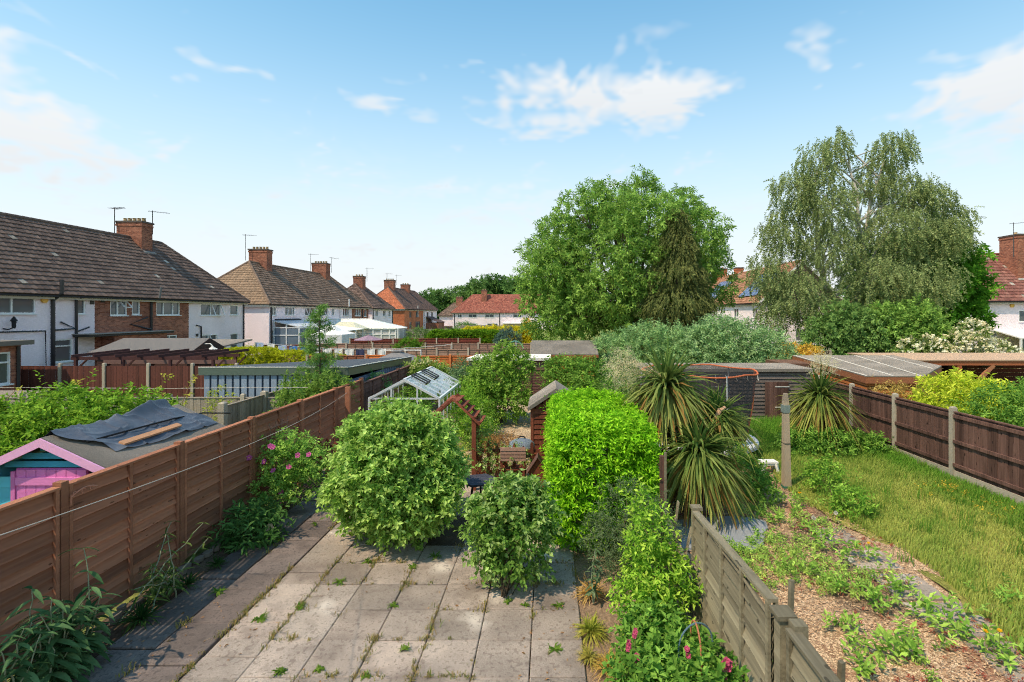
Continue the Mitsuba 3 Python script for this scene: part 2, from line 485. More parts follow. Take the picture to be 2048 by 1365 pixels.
def sword(mb, c, n, L, W, c1, c2, lo=-0.75, hi=1.0, droop=1.0, seg=5, dead=None, deadfrac=0.0):
    """long strap leaves radiating from a head"""
    z = rng.uniform(lo, hi, n)
    a = rng.random(n) * 2 * np.pi
    e = np.arcsin(np.clip(z, -1, 1))
    d = np.stack([np.cos(a) * np.cos(e), np.sin(a) * np.cos(e), np.sin(e)], 1)
    L = L * rng.uniform(0.75, 1.1, n)
    t = np.linspace(0, 1, seg + 1)
    P = np.asarray(c) + d[:, None] * (L[:, None] * t)[..., None]
    P[..., 2] -= L[:, None] * t ** 2.2 * droop * rng.uniform(0.12, 0.5, n)[:, None] * (0.35 + 0.65 * np.cos(e)[:, None])
    P += rng.normal(0, 0.012, P.shape) * t[None, :, None]
    T_ = nrm(np.gradient(P, axis=1))
    S = nrm(np.cross(T_, np.array([0, 0, 1.0]) + 0.25 * rng.normal(size=(n, 1, 3))))
    w = W * np.array([0.55, 1, 1, 0.8, 0.5, 0.06])[: seg + 1]
    U = np.cross(S, T_)
    Vl, Vr = P + S * (w / 2)[None, :, None] + U * 0.004, P - S * (w / 2)[None, :, None] + U * 0.004
    V = np.stack([Vl, Vr], 2).reshape(-1, 3)
    m = np.clip((0.5 - z) * 0.6 + rng.random(n) * 0.5, 0, 1)
    col = np.asarray(c1) * (1 - m[:, None]) + np.asarray(c2) * m[:, None]
    if dead is not None:
        q = rng.random(n) < deadfrac * np.clip(0.6 - z, 0, 1.4)
        col[q] = np.asarray(dead) * rng.uniform(0.7, 1.2, (q.sum(), 1))
    col = np.clip(col * (1 + rng.normal(0, 0.12, (n, 1))), 0.005, 1)
    k = 2 * (seg + 1)
    i = (np.arange(n) * k)[:, None] + (np.arange(seg) * 2)[None]
    q = np.stack([i, i + 1, i + 3, i + 2], -1).reshape(-1, 4)
    tipcol = np.repeat(col, k, 0).reshape(n, seg + 1, 2, 3)
    tipcol[:, -1] *= np.array([1.25, 0.95, 0.8])
    return mb.add(V, q, np.clip(tipcol.reshape(-1, 3), 0, 1))


# ---------------------------------------------------------------- houses
def tile_plane(mb, A, B, Cc, Dd, c1, c2, gauge=0.33, tw=0.3, lichen=0.0, thick=0.05, roll=0.024, pieces=None):
    A, B, Cc, Dd = (np.asarray(x, float) for x in (A, B, Cc, Dd))
    u = nrm(B - A)
    sv = (Cc - A) - u * np.dot(Cc - A, u)
    S = np.linalg.norm(sv)
    s_ = sv / S
    nn = np.cross(u, s_)
    if nn[2] < 0:
        nn = -nn
    n = max(1, round(S / gauge))
    g = S / n
    lc, rc = np.dot(Cc - A, u), np.dot(Dd - A, u)
    LB = np.linalg.norm(B - A)
    prof_u, prof_h = np.array([0.0, 0.45, 0.72, 1.0]), np.array([0.0, 0.0, 1.0, 0.0]) * roll
    for i in range(n):
        a0, a1 = i / n, min(1, (i + 1.06) / n)
        l0, r0, l1, r1 = lc * a0, LB + (rc - LB) * a0, lc * a1, LB + (rc - LB) * a1
        k = np.arange(math.floor(l0 / tw), math.ceil(r0 / tw))
        U = (k[:, None] + prof_u[None]) * tw
        ub, ut = np.clip(U, l0, r0), np.clip(U, l1, max(r1, l1))
        h = np.broadcast_to(prof_h, U.shape) + rng.normal(0, 0.003, (len(k), 1))
        pts = []
        for uu, a, hh in ((ub, a0, h * 0), (ub, a0, h + thick), (ut, a1, h * 0.9 + 0.004)):
            pts.append(A + uu[..., None] * u + (a * S) * s_ + hh[..., None] * nn)
        V = np.stack(pts, 1)  # tile, row, sample
        col = np.asarray(c1) + (np.asarray(c2) - np.asarray(c1)) * rng.random((len(k), 1))
        col = col * (1 + rng.normal(0, 0.08, (len(k), 1)))
        li = rng.random(len(k)) < lichen
        col[li] = C(190, 180, 168) * rng.uniform(0.5, 1.0, (li.sum(), 1))
        q = np.array([[0, 1, 5, 4], [1, 2, 6, 5], [2, 3, 7, 6], [4, 5, 9, 8], [5, 6, 10, 9], [6, 7, 11, 10]])
        if pieces is not None:
            for j in range(len(k)):
                if ub[j, -1] - ub[j, 0] > 0.03:
                    MB(np.clip(col[j], 0, 1)).add(V[j].reshape(-1, 3), q).put("tile", "vc", pieces)
        else:
            f = (q[None] + (np.arange(len(k)) * 12)[:, None, None]).reshape(-1, 4)
            mb.add(V.reshape(-1, 3), f, np.repeat(np.clip(col, 0, 1), 12, 0))


def roof(t, x0, x1, y0, y1, ze, zr, h0, h1, c1, c2, axis="y", lichen=0.0, hipcol=None, pieces_front=False, tw=0.3, gauge=0.33):
    """hipped (h > 0) or gabled roof with its ridge along the axis; x0..x1, y0..y1 are the eaves"""
    def q(a, b, z):  # a across, b along
        return (a, b, z) if axis == "y" else (b, a, z)
    a0, a1, b0, b1 = (x0, x1, y0, y1) if axis == "y" else (y0, y1, x0, x1)
    m = (a0 + a1) / 2
    E = [q(a0, b0, ze), q(a1, b0, ze), q(a1, b1, ze), q(a0, b1, ze)]
    R0, R1 = q(m, b0 + h0, zr), q(m, b1 - h1, zr)
    r = MB(C(70, 55, 50)).add([*E, R0, R1], [[1, 2, 5, 4], [3, 0, 4, 5], [0, 1, 4, 4], [2, 3, 5, 5]])
    r.add([(*e[:2], e[2] - 0.02) for e in E], [[0, 1, 2, 3]])
    rk = r.put("roof", "vc", t)
    tl = MB()
    fr = rk if pieces_front else None
    tile_plane(tl, E[1], E[2], R0, R1, c1, c2, lichen=lichen, tw=tw, gauge=gauge)
    tile_plane(tl, E[3], E[0], R1, R0, c1, c2, lichen=lichen, pieces=fr, tw=tw, gauge=gauge)
    if h0:
        tile_plane(tl, E[0], E[1], R0, R0, c1 if hipcol is None else hipcol, c2 if hipcol is None else hipcol * 1.2, lichen=lichen * 0.4, tw=tw, gauge=gauge)
    if h1:
        tile_plane(tl, E[2], E[3], R1, R1, c1, c2, lichen=lichen, tw=tw, gauge=gauge)
    tl.put("tiles", "vc", rk, stuff=True)
    cap = MB()
    for p, e in ((R0, R1), *(((E[0], R0), (E[1], R0)) if h0 else ()), *(((E[2], R1), (E[3], R1)) if h1 else ())):
        p, e = np.array(p), np.array(e)
        n = max(2, int(np.linalg.norm(e - p) / 0.45))
        for i in range(n):
            a, b = p + (e - p) * i / n, p + (e - p) * (i + 0.98) / n
            cap.tube([a + (0, 0, .01), b + (0, 0, .01)], [0.12, 0.11], jit((np.asarray(c1) + c2) * 0.55, 0.12), 8)
    cap.put("ridge_caps", "vc", rk, stuff=True)
    # gutter along both eaves
    gt = MB(C(52, 50, 52))
    for s, e in ((E[1], E[2]), (E[3], E[0])):
        gt.beam(np.array(s) - (0, 0, 0.07), np.array(e) - (0, 0, 0.07), 0.11, 0.09)
    gt.put("gutter", "vc", t)
    fa = MB(C(222, 216, 208))
    i_ = 0.12
    d0, d1 = (i_ if h0 else 0), (i_ if h1 else 0)
    for a in (a0 + i_, a1 - i_):
        fa.beam(q(a, b0 + d0, ze - 0.12), q(a, b1 - d1, ze - 0.12), 0.03, 0.2)
    if h0:
        fa.beam(q(a0 + i_, b0 + i_, ze - 0.12), q(a1 - i_, b0 + i_, ze - 0.12), 0.03, 0.2)
    if h1:
        fa.beam(q(a0 + i_, b1 - i_, ze - 0.12), q(a1 - i_, b1 - i_, ze - 0.12), 0.03, 0.2)
    fa.put("fascia", "vc", t)
    return rk


def wall(t, o, u, n, w, h, ops, mat, col=(0.7, 0.7, 0.7), name="wall", depth=0.1):
    """a wall sheet with real openings and their reveals; ops = (u0, u1, v0, v1)"""
    o, u, n = (np.asarray(x, float) for x in (o, u, n))
    z = np.array([0, 0, 1.0])
    us = sorted({0.0, w, *[x for q in ops for x in q[:2]]})
    vs = sorted({0.0, h, *[x for q in ops for x in q[2:4]]})
    mb = MB(col)
    P = lambda a, b, d=0: o + u * a + z * b - n * d  # noqa: E731
    for a, b in zip(us, us[1:]):
        for c, d in zip(vs, vs[1:]):
            if not any(q[0] - 1e-6 <= a and b <= q[1] + 1e-6 and q[2] - 1e-6 <= c and d <= q[3] + 1e-6 for q in ops):
                mb.add([P(a, c), P(b, c), P(b, d), P(a, d)], [[0, 1, 2, 3]])
    for a, b, c, d in (q[:4] for q in ops):
        for (p, q) in (((a, c), (b, c)), ((b, c), (b, d)), ((b, d), (a, d)), ((a, d), (a, c))):
            mb.add([P(*p), P(*q), P(*q, depth), P(*p, depth)], [[0, 1, 2, 3]])
    return mb.put(name, mat, t)


WHITE = C(240, 240, 240)


def window(t, o, u, n, a, b, c, d, mull=(), trans=None, open_=None, bar=0.065, frame=WHITE, sill=True, glass=(0.10, 0.115, 0.125), name="window"):
    o, u, n = (np.asarray(x, float) for x in (o, u, n))
    z = np.array([0, 0, 1.0])
    P = lambda x, y, e: o + u * x + z * y - n * e  # noqa: E731
    f = MB(frame)
    e = 0.05
    for x in (a + bar / 2, b - bar / 2, *[a + (b - a) * m for m in mull]):
        f.beam(P(x, c, e), P(x, d, e), bar, 0.06, up=n)
    for y in (c + bar / 2, d - bar / 2, *(() if trans is None else (c + (d - c) * trans,))):
        f.beam(P(a, y, e), P(b, y, e), 0.06, bar, up=z)
    k = f.put(name, "vc_gloss", t)
    g = MB(glass).add([P(a, c, 0.08), P(b, c, 0.08), P(b, d, 0.08), P(a, d, 0.08)], [[0, 1, 2, 3]])
    g.put("pane", "pane_dark", k)
    if sill:
        MB(frame).beam(P(a - .05, c - .02, -0.02), P(b + .05, c - .02, -0.02), 0.12, 0.05).put("sill", "vc", k)
    if open_:  # a casement or a fanlight held open: (u0, u1, v0, v1)
        x0, x1, y0, y1 = open_
        s = MB(frame)
        out = 0.32
        Q = lambda x, y: P(x, y, -0.02 - out * (y1 - y) / (y1 - y0))  # noqa: E731
        for p, r in (((x0, y0), (x1, y0)), ((x0, y1), (x1, y1)), ((x0, y0), (x0, y1)), ((x1, y0), (x1, y1))):
            s.beam(Q(*p), Q(*r), 0.05, 0.05)
        sk = s.put("open_casement", "vc_gloss", k)
    return k


def chimney(t, x0, x1, y0, y1, z0, z1, mat="brick", pots=4, axis="x", parent_label=None):
    m = MB().box(x0, y0, z0, x1, y1, z1 - 0.35)
    m.box(x0 - .05, y0 - .05, z1 - 0.35, x1 + .05, y1 + .05, z1 - 0.22)
    m.box(x0 - .02, y0 - .02, z1 - 0.22, x1 + .02, y1 + .02, z1 - 0.12)
    k = m.put("chimney", mat, t)
    MB(C(96, 88, 84)).box(x0 - .08, y0 - .08, z1 - 0.12, x1 + .08, y1 + .08, z1).put("coping", "vc", k)
    for i in range(pots):
        f = (i + 0.7) / (pots + 0.4)
        cx, cy = (x0 + (x1 - x0) * f, (y0 + y1) / 2) if axis == "x" else ((x0 + x1) / 2, y0 + (y1 - y0) * f)
        MB(jit(C(176, 150, 110), .15)).tube([(cx, cy, z1 - .02), (cx, cy, z1 + .1), (cx, cy, z1 + 0.2), (cx, cy, z1 + 0.26)], [0.13, 0.12, 0.11, 0.13], sides=10).put("pot", "vc", k)
    return k


def aerial(t, x, y, z0, z1, ax=(0.8, 0.6), n=7, L=1.0):
    m = MB(C(90, 90, 92)).tube([(x, y, z0), (x, y, z1)], 0.025, sides=6)
    a = np.array([ax[0], ax[1], 0.0])
    a /= np.linalg.norm(a)
    b = np.array([-a[1], a[0], 0])
    p = np.array([x, y, z1 - 0.08])
    m.tube([p - a * 0.25, p + a * L], 0.016, sides=4)
    for i in range(n):
        c = p + a * (i / (n - 1) * L - 0.2)
        w = 0.3 - 0.1 * i / n
        m.tube([c - b * w, c + b * w], 0.009, sides=4)
    m.put("aerial", "vc", t)


def pipe(t, pts, r=0.055, col=C(46, 46, 50), name="drainpipe"):
    m = MB(col).tube(pts, r, sides=8)
    m.put(name, "vc_gloss", t)


RX, NX = (0, 1, 0), (1, 0, 0)  # along a wall that faces +x, and its outward normal
BR1, BR2 = C(92, 76, 69, .85), C(124, 104, 94, .85)

# --- the long terrace at the far left
XW = -25.0
h = thing("terraced_house", "nearest terrace on the left, brown tiled roof over pale render and one bare brick house", "house")
zt = 4.66


def wins(lst, y0):
    return [(a - y0, b - y0, c, d) for a, b, c, d in lst]


W1 = [(21.3, 24.7, 3.72, 4.5), (26.85, 27.35, 3.70, 4.5), (25.5, 26.6, 1.24, 2.42)]
wall(h, (XW, 12, 0), RX, NX, 15.9, zt, wins(W1, 12), "render")
W2 = [(28.9, 30.05, 3.62, 4.5), (30.4, 31.0, 3.66, 4.5), (32.3, 34.35, 3.62, 4.5), (32.8, 34.1, 1.2, 2.3)]
wall(h, (XW, 27.9, 0), RX, NX, 7.3, zt, wins(W2, 27.9), "brick", name="brick_wall")
W3 = [(36.4, 38.65, 3.58, 4.45), (39.75, 40.8, 3.6, 4.4), (36.5, 38.2, 1.1, 2.2), (39.8, 40.8, 0.9, 2.15)]
wall(h, (XW, 35.2, 0), RX, NX, 6.4, zt, wins(W3, 35.2), "render")
MB().add([(XW, 41.6, 0), (-33, 41.6, 0), (-33, 41.6, zt), (XW, 41.6, zt), (-33, 12, 0), (-33, 12, zt), (XW, 12, 0), (XW, 12, zt)], [[0, 1, 2, 3], [1, 4, 5, 2], [4, 6, 7, 5]]).put("wall", "render", h)
o1 = (XW, 0, 0)
window(h, o1, RX, NX, *W1[0], mull=(0.36, 0.68))
window(h, o1, RX, NX, *W1[1])
window(h, o1, RX, NX, *W1[2], trans=0.7)
window(h, o1, RX, NX, *W2[0], mull=(0.45,), open_=(29.5, 30.0, 4.1, 4.45))
window(h, o1, RX, NX, *W2[1])
window(h, o1, RX, NX, *W2[2], mull=(0.3, 0.7))
window(h, o1, RX, NX, *W2[3], mull=(0.5,))
window(h, o1, RX, NX, *W3[0], mull=(0.5,), open_=(37.55, 38.6, 3.62, 4.42))
window(h, o1, RX, NX, *W3[1])
window(h, o1, RX, NX, *W3[2], mull=(0.45,), open_=(37.35, 38.15, 1.15, 2.15))
window(h, o1, RX, NX, *W3[3], trans=0.3)
rk = roof(h, -33.3, -24.7, 11.0, 41.9, 4.68, 9.0, 4.2, 4.0, BR1, BR2, lichen=0.012)
c = chimney(h, -29.9, -28.15, 35.05, 36.0, 7.6, 10.15, pots=5)
MB(C(150, 148, 146)).extr([(-28.14, 35.0, 8.0), (-27.9, 35.0, 7.9), (-27.9, 36.05, 7.9), (-28.14, 36.05, 8.0)], (0, 0, .13)).put("flashing", "vc", c)
aerial(h, -29.9, 34.9, 9.3, 11.05, (0.9, -0.3))
aerial(h, -28.3, 36.2, 9.4, 11.1, (0.7, 0.6))
pipe(h, [(-24.95, 25.5, 0), (-24.95, 25.5, 4.4), (-24.6, 25.6, 4.75), (-24.6, 25.6, 5.45)], 0.09)
pipe(h, [(-24.93, 26.75, 0), (-24.93, 26.75, 4.45), (-24.7, 26.9, 4.62)], 0.06)
pipe(h, [(-24.93, 31.8, 1.3), (-24.93, 31.8, 4.5)], 0.07)
pipe(h, [(-24.93, 31.75, 2.75), (-24.93, 30.2, 3.1), (-24.93, 31.5, 3.5)], 0.05)
pipe(h, [(-24.93, 25.6, 2.9), (-24.93, 26.7, 2.95), (-24.93, 25.9, 3.3)], 0.045)
pipe(h, [(-24.93, 26.85, 2.8), (-24.93, 27.5, 3.0)], 0.04)
pipe(h, [(-24.93, 19, 2.92), (-24.93, 25.1, 2.88), (-24.93, 25.15, 0.2)], 0.035)
pipe(h, [(-24.93, 35.9, 2.9), (-24.93, 36.35, 2.8), (-24.93, 36.4, 1.0)], 0.05)
pipe(h, [(-24.93, 41.45, 0), (-24.93, 41.45, 4.5)], 0.055)
MB(C(120, 120, 120)).tube([(-24.5, 31.9, 4.7), (-24.4, 31.9, 5.4)], 0.06, sides=8).put("flue", "vc", h)
MB(C(226, 170, 60)).tube([(-24.99, 25.07, 4.42), (-24.9, 25.07, 4.42)], 0.16, sides=14).put("alarm_box", "vc_gloss", h)
m = MB(C(40, 40, 44)).tube([(-24.98, 23.2, 3.05), (-24.8, 23.25, 3.0), (-24.75, 23.45, 3.1)], 0.03).tube([(-24.75, 23.45, 3.05), (-24.75, 23.45, 3.1), (-24.75, 23.45, 3.38)], [0.05, .07, .09], sides=6)
m.tube([(-24.75, 23.45, 3.38), (-24.75, 23.45, 3.42), (-24.75, 23.45, 3.6)], [0.14, .13, .02], sides=6)
m.put("wall_lantern", "vc", h)
for y, zz in ((27.72, 4.35), (36.0, 2.2), (27.9 + .5, 4.45)):
    MB(C(70, 66, 66)).box(-24.99, y - .12, zz - .1, -24.96, y + .12, zz + .1).put("air_vent", "vc", h)
m = MB(C(70, 66, 64)).box(-25, 26.6, 2.5, -24.1, 32.6, 2.62)
m.box(-25, 26.55, 2.62, -24.05, 32.65, 2.66, C(150, 142, 134))
pk = m.put("porch_roof", "vc", h)
MB().box(-24.98, 28.3, 0, -24.25, 32.2, 2.5).put("porch_wall", "brick", h)
MB(C(60, 56, 56)).box(-24.24, 29.0, 0.05, -24.2, 29.9, 2.1).put("porch_door", "vc", h)

# --- brick back extension at the left edge
t = thing("kitchen_extension", "single-storey brick extension with a flat roof and white window at the left edge", "extension")
NY = (0, -1, 0)
UX = (1, 0, 0)
wall(t, (-21.0, 14, 0), RX, NX, 6.16, 2.5, [(3.9, 5.78, 1.0, 2.25)], "brick")
window(t, (-21.0, 14, 0), RX, NX, 3.9, 5.78, 1.0, 2.25, mull=(0.5, ), trans=0.68, glass=(.1, .12, .1))
MB().add([(-21, 20.16, 0), (-25, 20.16, 0), (-25, 20.16, 2.5), (-21, 20.16, 2.5)], [[0, 1, 2, 3]]).put("wall", "brick", t)
MB(C(120, 112, 104)).box(-25, 13.9, 2.5, -20.7, 20.4, 2.68).put("flat_roof", "vc", t)
pipe(t, [(-20.93, 20.0, 0), (-20.93, 20.0, 2.45)], 0.06)
t = thing("log_store", "low brown timber store with a pale rim below the white window at the left edge", "store")
m = MB(C(104, 84, 70))
for i in range(5):
    m.box(-19.2, 15.9 - i * .001, 0.06 + i * .18, -16.2, 15.94, 0.22 + i * .18, jit(C(104, 84, 70), .1))
m.box(-19.2, 15.95, 0, -16.2, 16.2, 0.98)
m.put("walls", "vc", t)
MB(C(140, 128, 116)).extr([(-19.4, 15.7, 1.02), (-16.1, 15.7, 1.02), (-16.1, 16.3, 1.2), (-19.4, 16.3, 1.2)], (0, 0, .07)).put("roof", "vc", t)

# --- second terrace
h = thing("terraced_house", "second terrace on the left, hipped brown roof with two chimneys behind the conservatories", "house")
z2 = 4.5
A2 = [(45.75, 46.55, 3.55, 4.35), (48.05, 49.9, 3.55, 4.35), (52.0, 54.2, 3.5, 4.35), (56.1, 57.4, 3.5, 4.35), (58.4, 59.2, 3.5, 4.35), (61.6, 63.5, 3.4, 4.35), (45.8, 46.3, 1.0, 2.2)]
wall(h, (XW, 45.3, 0), RX, NX, 19.1, z2, wins(A2, 45.3), "render")
B2 = [(65.4, 67.4, 3.4, 4.35), (68.6, 69.5, 3.3, 4.3)]
wall(h, (XW, 64.4, 0), RX, NX, 5.9, z2, wins(B2, 64.4), "brick", name="brick_wall")
wall(h, (-33, 45.3, 0), UX, NY, 8.0, z2, [], "render")
MB().add([(XW, 70.3, 0), (-33, 70.3, 0), (-33, 70.3, z2), (XW, 70.3, z2), (-33, 45.3, 0), (-33, 45.3, z2)], [[0, 1, 2, 3], [1, 4, 5, 2]]).put("wall", "render", h)
for i, q in enumerate(A2 + B2):
    window(h, o1, RX, NX, *q, mull=((0.5,), (0.33, 0.75), (0.5,), (), (0.5,), (0.3, 0.7), (), (0.35, 0.7), ())[i], open_=(q[0] + .1, q[0] + 1.0, q[2] + .05, q[3] - .05) if i in (2, 3) else None)
G1, G2 = C(104, 84, 70, .8), C(146, 124, 108, .8)
roof(h, -33.3, -24.7, 44.95, 70.6, 4.55, 8.75, 4.1, 4.0, G1, G2, lichen=0.006, hipcol=C(146, 122, 100, .8))
c = chimney(h, -30.0, -28.2, 50.7, 51.7, 7.4, 10.2, pots=5)
c = chimney(h, -30.0, -28.2, 64.2, 65.4, 7.4, 10.15, pots=5)
aerial(h, -30.1, 50.3, 9.0, 11.6, (0.9, 0.2))
aerial(h, -30.1, 64.0, 9.0, 11.3, (0.9, 0.2))
aerial(h, -28.1, 65.6, 9.0, 11.0, (0.5, 0.6))
for y in (45.55, 55.2, 67.9):
    pipe(h, [(-24.93, y, 0), (-24.93, y, 4.3)], 0.06)
pipe(h, [(-24.93, 60.6, 1), (-24.93, 60.6, 4.3)], 0.06, C(220, 220, 220))
MB(C(225, 225, 225)).tube([(-24.4, 62, 4.6), (-24.4, 62, 5.5)], 0.09, sides=8).put("flue", "vc", h)
MB(C(40, 40, 44)).box(-25, 47.6, 3.05, -24.75, 48.5, 3.2).put("wall_light", "vc", h)

# --- third and fourth houses of the row
h = thing("semi_detached_house", "small brown-roofed house with one chimney between the long terrace and the orange brick house", "house")
A3 = [(73.2, 74.3, 3.3, 4.2), (76.5, 77.8, 3.3, 4.2), (79.2, 80.2, 3.2, 4.2), (76.5, 77.5, 1.2, 2.2)]
wall(h, (XW, 71.9, -.5), RX, NX, 9.4, 4.9, [(a - 71.9, b - 71.9, c + .5, d + .5) for a, b, c, d in A3], "render")
wall(h, (-32.4, 71.9, -.5), UX, NY, 7.4, 4.9, [], "render")
for q in A3:
    window(h, o1, RX, NX, *q, mull=(0.5,))
roof(h, -32.7, -24.7, 71.5, 81.6, 4.45, 8.1, 3.6, 3.6, C(96, 78, 70, .8), C(132, 110, 100, .8))
chimney(h, -29.2, -27.8, 75.7, 77.0, 7.0, 9.35, pots=3)
aerial(h, -27.7, 77.3, 8.6, 10.7, (0.9, 0.1))
pipe(h, [(-24.93, 72.1, 0), (-24.93, 72.1, 4.3)], 0.06)
pipe(h, [(-24.93, 81.0, 0), (-24.93, 81.0, 4.3)], 0.06)

h = thing("semi_detached_house", "orange brick house with an orange hipped roof end, farthest of the left row", "house")
A4 = [(91.0, 92.4, 3.0, 4.1), (95.5, 97.5, 3.0, 4.1), (91.0, 92.5, 0.6, 2.2), (95.2, 98.5, 0.4, 2.2)]
wall(h, (XW, 88.0, -.8), RX, NX, 13, 5.25, [(a - 88, b - 88, c + .8, d + .8) for a, b, c, d in A4], "brick_orange", name="brick_wall")
B4 = [(104.0, 105.5, 3.0, 4.0), (108, 109.5, 3.0, 4.0)]
wall(h, (XW, 101.0, -.8), RX, NX, 12.4, 5.25, [(a - 101, b - 101, c + .8, d + .8) for a, b, c, d in B4], "render")
wall(h, (-33, 88.0, -.8), UX, NY, 8, 5.25, [], "brick_orange", name="brick_wall")
for q in A4 + B4:
    window(h, o1, RX, NX, *q, mull=(0.5,), frame=C(120, 100, 90))
roof(h, -33.3, -24.7, 87.6, 113.7, 4.47, 8.5, 3.9, 4.0, C(96, 76, 68, .8), C(128, 104, 94, .8), hipcol=C(186, 112, 80, .8))
chimney(h, -30.0, -28.3, 92.4, 93.8, 7.4, 9.85, pots=4)
chimney(h, -29.8, -28.2, 102.0, 103.4, 7.4, 9.6, pots=3)
aerial(h, -29.4, 92.2, 9, 11.0, (0.9, 0.2))
aerial(h, -28.2, 94, 9, 10.9, (0.7, 0.6))
pipe(h, [(-24.9, 96.5, 3), (-24.9, 96.5, 5.2)], 0.09, C(210, 210, 210), "flue")
pipe(h, [(-24.9, 101.4, 0), (-24.9, 101.4, 4.3)], 0.06)
m = MB(C(90, 70, 66)).extr([(-25, 103, 3.0), (-22.2, 103, 1.8), (-22.2, 109, 1.8), (-25, 109, 3.0)], (0, 0, .1))
m.put("lean_to_roof", "vc", h)
MB().box(-25, 103.2, -.8, -22.4, 108.8, 1.78).put("lean_to_wall", "brick", h)

# --- the red-roofed house that closes the view, and one behind it
h = thing("far_house", "white house with a bright red tiled roof that closes the view at the end", "house")
A5 = [(1.15, 2.1, 2.75, 3.55), (3.6, 5.6, 2.75, 3.55), (7.5, 9.6, 2.75, 3.55), (14.0, 16.0, 2.75, 3.55), (2.5, 5.5, 0.2, 1.4), (8, 10.5, 0.2, 1.4)]
wall(h, (-22.3, 118, -1), UX, NY, 29, 4.85, [(a, b, c + 1, d + 1) for a, b, c, d in A5], "render")
MB().add([(-22.3, 118, -1), (-22.3, 126, -1), (-22.3, 126, 3.85), (-22.3, 118, 3.85)], [[0, 1, 2, 3]]).put("wall", "render", h)
for q in A5:
    window(h, (-22.3, 118, 0), UX, NY, *q, mull=(0.5,), bar=.09)
RD1, RD2 = C(150, 86, 74, .8), C(182, 116, 98, .8)
roof(h, -22.7, 7.0, 117.6, 126.4, 3.87, 8.25, 4.5, 4.5, RD1, RD2, axis="x")
chimney(h, -15.9, -14.7, 120.2, 121.2, 6.2, 9.3, pots=2)
for x in (-21.9, -11.4):
    pipe(h, [(x, 117.93, -.5), (x, 117.93, 3.7)], 0.09)
m = MB(C(236, 232, 230)).box(-10.6, 116.0, 1.35, -4.2, 117.98, 1.5)
m.put("porch_roof", "vc", h)
h = thing("far_house", "small brown-roofed house half hidden behind the left end of the red-roofed house", "house")
wall(h, (-27.6, 128, -1.8), UX, NY, 9, 4.95, [], "render")
roof(h, -28.0, -18, 127.6, 135, 3.15, 6.4, 3.4, 3.4, C(110, 92, 80, .8), C(140, 118, 104, .8), axis="x")
chimney(h, -23.8, -22.2, 130.4, 131.6, 5.4, 8.0, pots=3)
MB(C(110, 96, 84)).box(-27.6, 125.5, 0.4, -20.5, 127.98, 0.55).put("porch_roof", "vc", h)

# --- solar house on the right
h = thing("gabled_house", "gabled house with two solar panel arrays on its orange-brown roof behind the birch", "house")
A6 = [(1.0, 2.2, 3.3, 4.3), (6, 7.4, 3.3, 4.3), (13.2, 14.6, 3.3, 4.3), (17.0, 18.0, 3.4, 4.3)]
wall(h, (21, 50, 0), RX, (-1, 0, 0), 28, 4.7, A6, "render")
for q in A6:
    window(h, (21, 50, 0), RX, (-1, 0, 0), *q, mull=(0.5,))
G6 = [(0.9, 2.1, 0.9, 2.1), (3.4, 5.4, 1.0, 2.2)]
wall(h, (21, 50, 0), UX, NY, 8, 4.7, G6, "render")
for q in G6:
    window(h, (21, 50, 0), UX, NY, *q, mull=(0.5,), glass=(.12, .12, .13))
MB().extr([(21, 50, 4.7), (29, 50, 4.7), (25, 50, 8.75)], (0, .2, 0)).put("gable_wall", "render", h)
rk = roof(h, 20.7, 29.3, 49.8, 78.2, 4.78, 8.95, 0, 0, C(150, 104, 78, .85), C(182, 138, 110, .85), axis="y", gauge=.36)
MB(C(230, 226, 222)).beam((20.7, 49.76, 4.76), (25, 49.76, 8.93), 0.04, 0.2).beam((29.3, 49.76, 4.76), (25, 49.76, 8.93), 0.04, 0.2).put("bargeboard", "vc", h)
MB(C(180, 164, 150)).beam((20.75, 66.0, 4.95), (25, 66.0, 9.1), 0.2, 0.2).put("party_parapet", "vc", rk)
chimney(h, 24.2, 25.8, 73.2, 74.8, 8.0, 10.25, mat="brick_orange", pots=3)
chimney(h, 24.5, 25.4, 66.0, 66.9, 8.2, 9.75, mat="brick_orange", pots=0)
aerial(h, 25.8, 74.4, 9, 11.6, (0.9, 0.3))
sl = np.array([4.3, 4.17]) / np.hypot(4.3, 4.17)
for ya, yb, s0, s1, nr in ((52.2, 57.0, 1.0, 4.6, 5), (65.0, 70.0, 0.8, 4.6, 5)):
    k = None
    for i in range(nr):
        for j in range(2):
            y0, y1 = ya + (yb - ya) * (i + .03) / nr, ya + (yb - ya) * (i + .97) / nr
            a, b = s0 + (s1 - s0) * (j + .02) / 2, s0 + (s1 - s0) * (j + .98) / 2
            nn = np.array([-sl[1], 0, sl[0]]) * 0.12
            P = [np.array([20.7 + sl[0] * s, y, 4.78 + sl[1] * s]) + nn for s, y in ((a, y0), (b, y0), (b, y1), (a, y1))]
            pm = MB(C(62, 84, 128)).extr(P, nn * 0.3, C(62, 84, 128))
            for e in range(4):
                pm.beam(P[e] + nn * .31, P[(e + 1) % 4] + nn * .31, 0.05, 0.02, C(150, 160, 180))
            pm.put("solar_panel", "vc_gloss", rk)

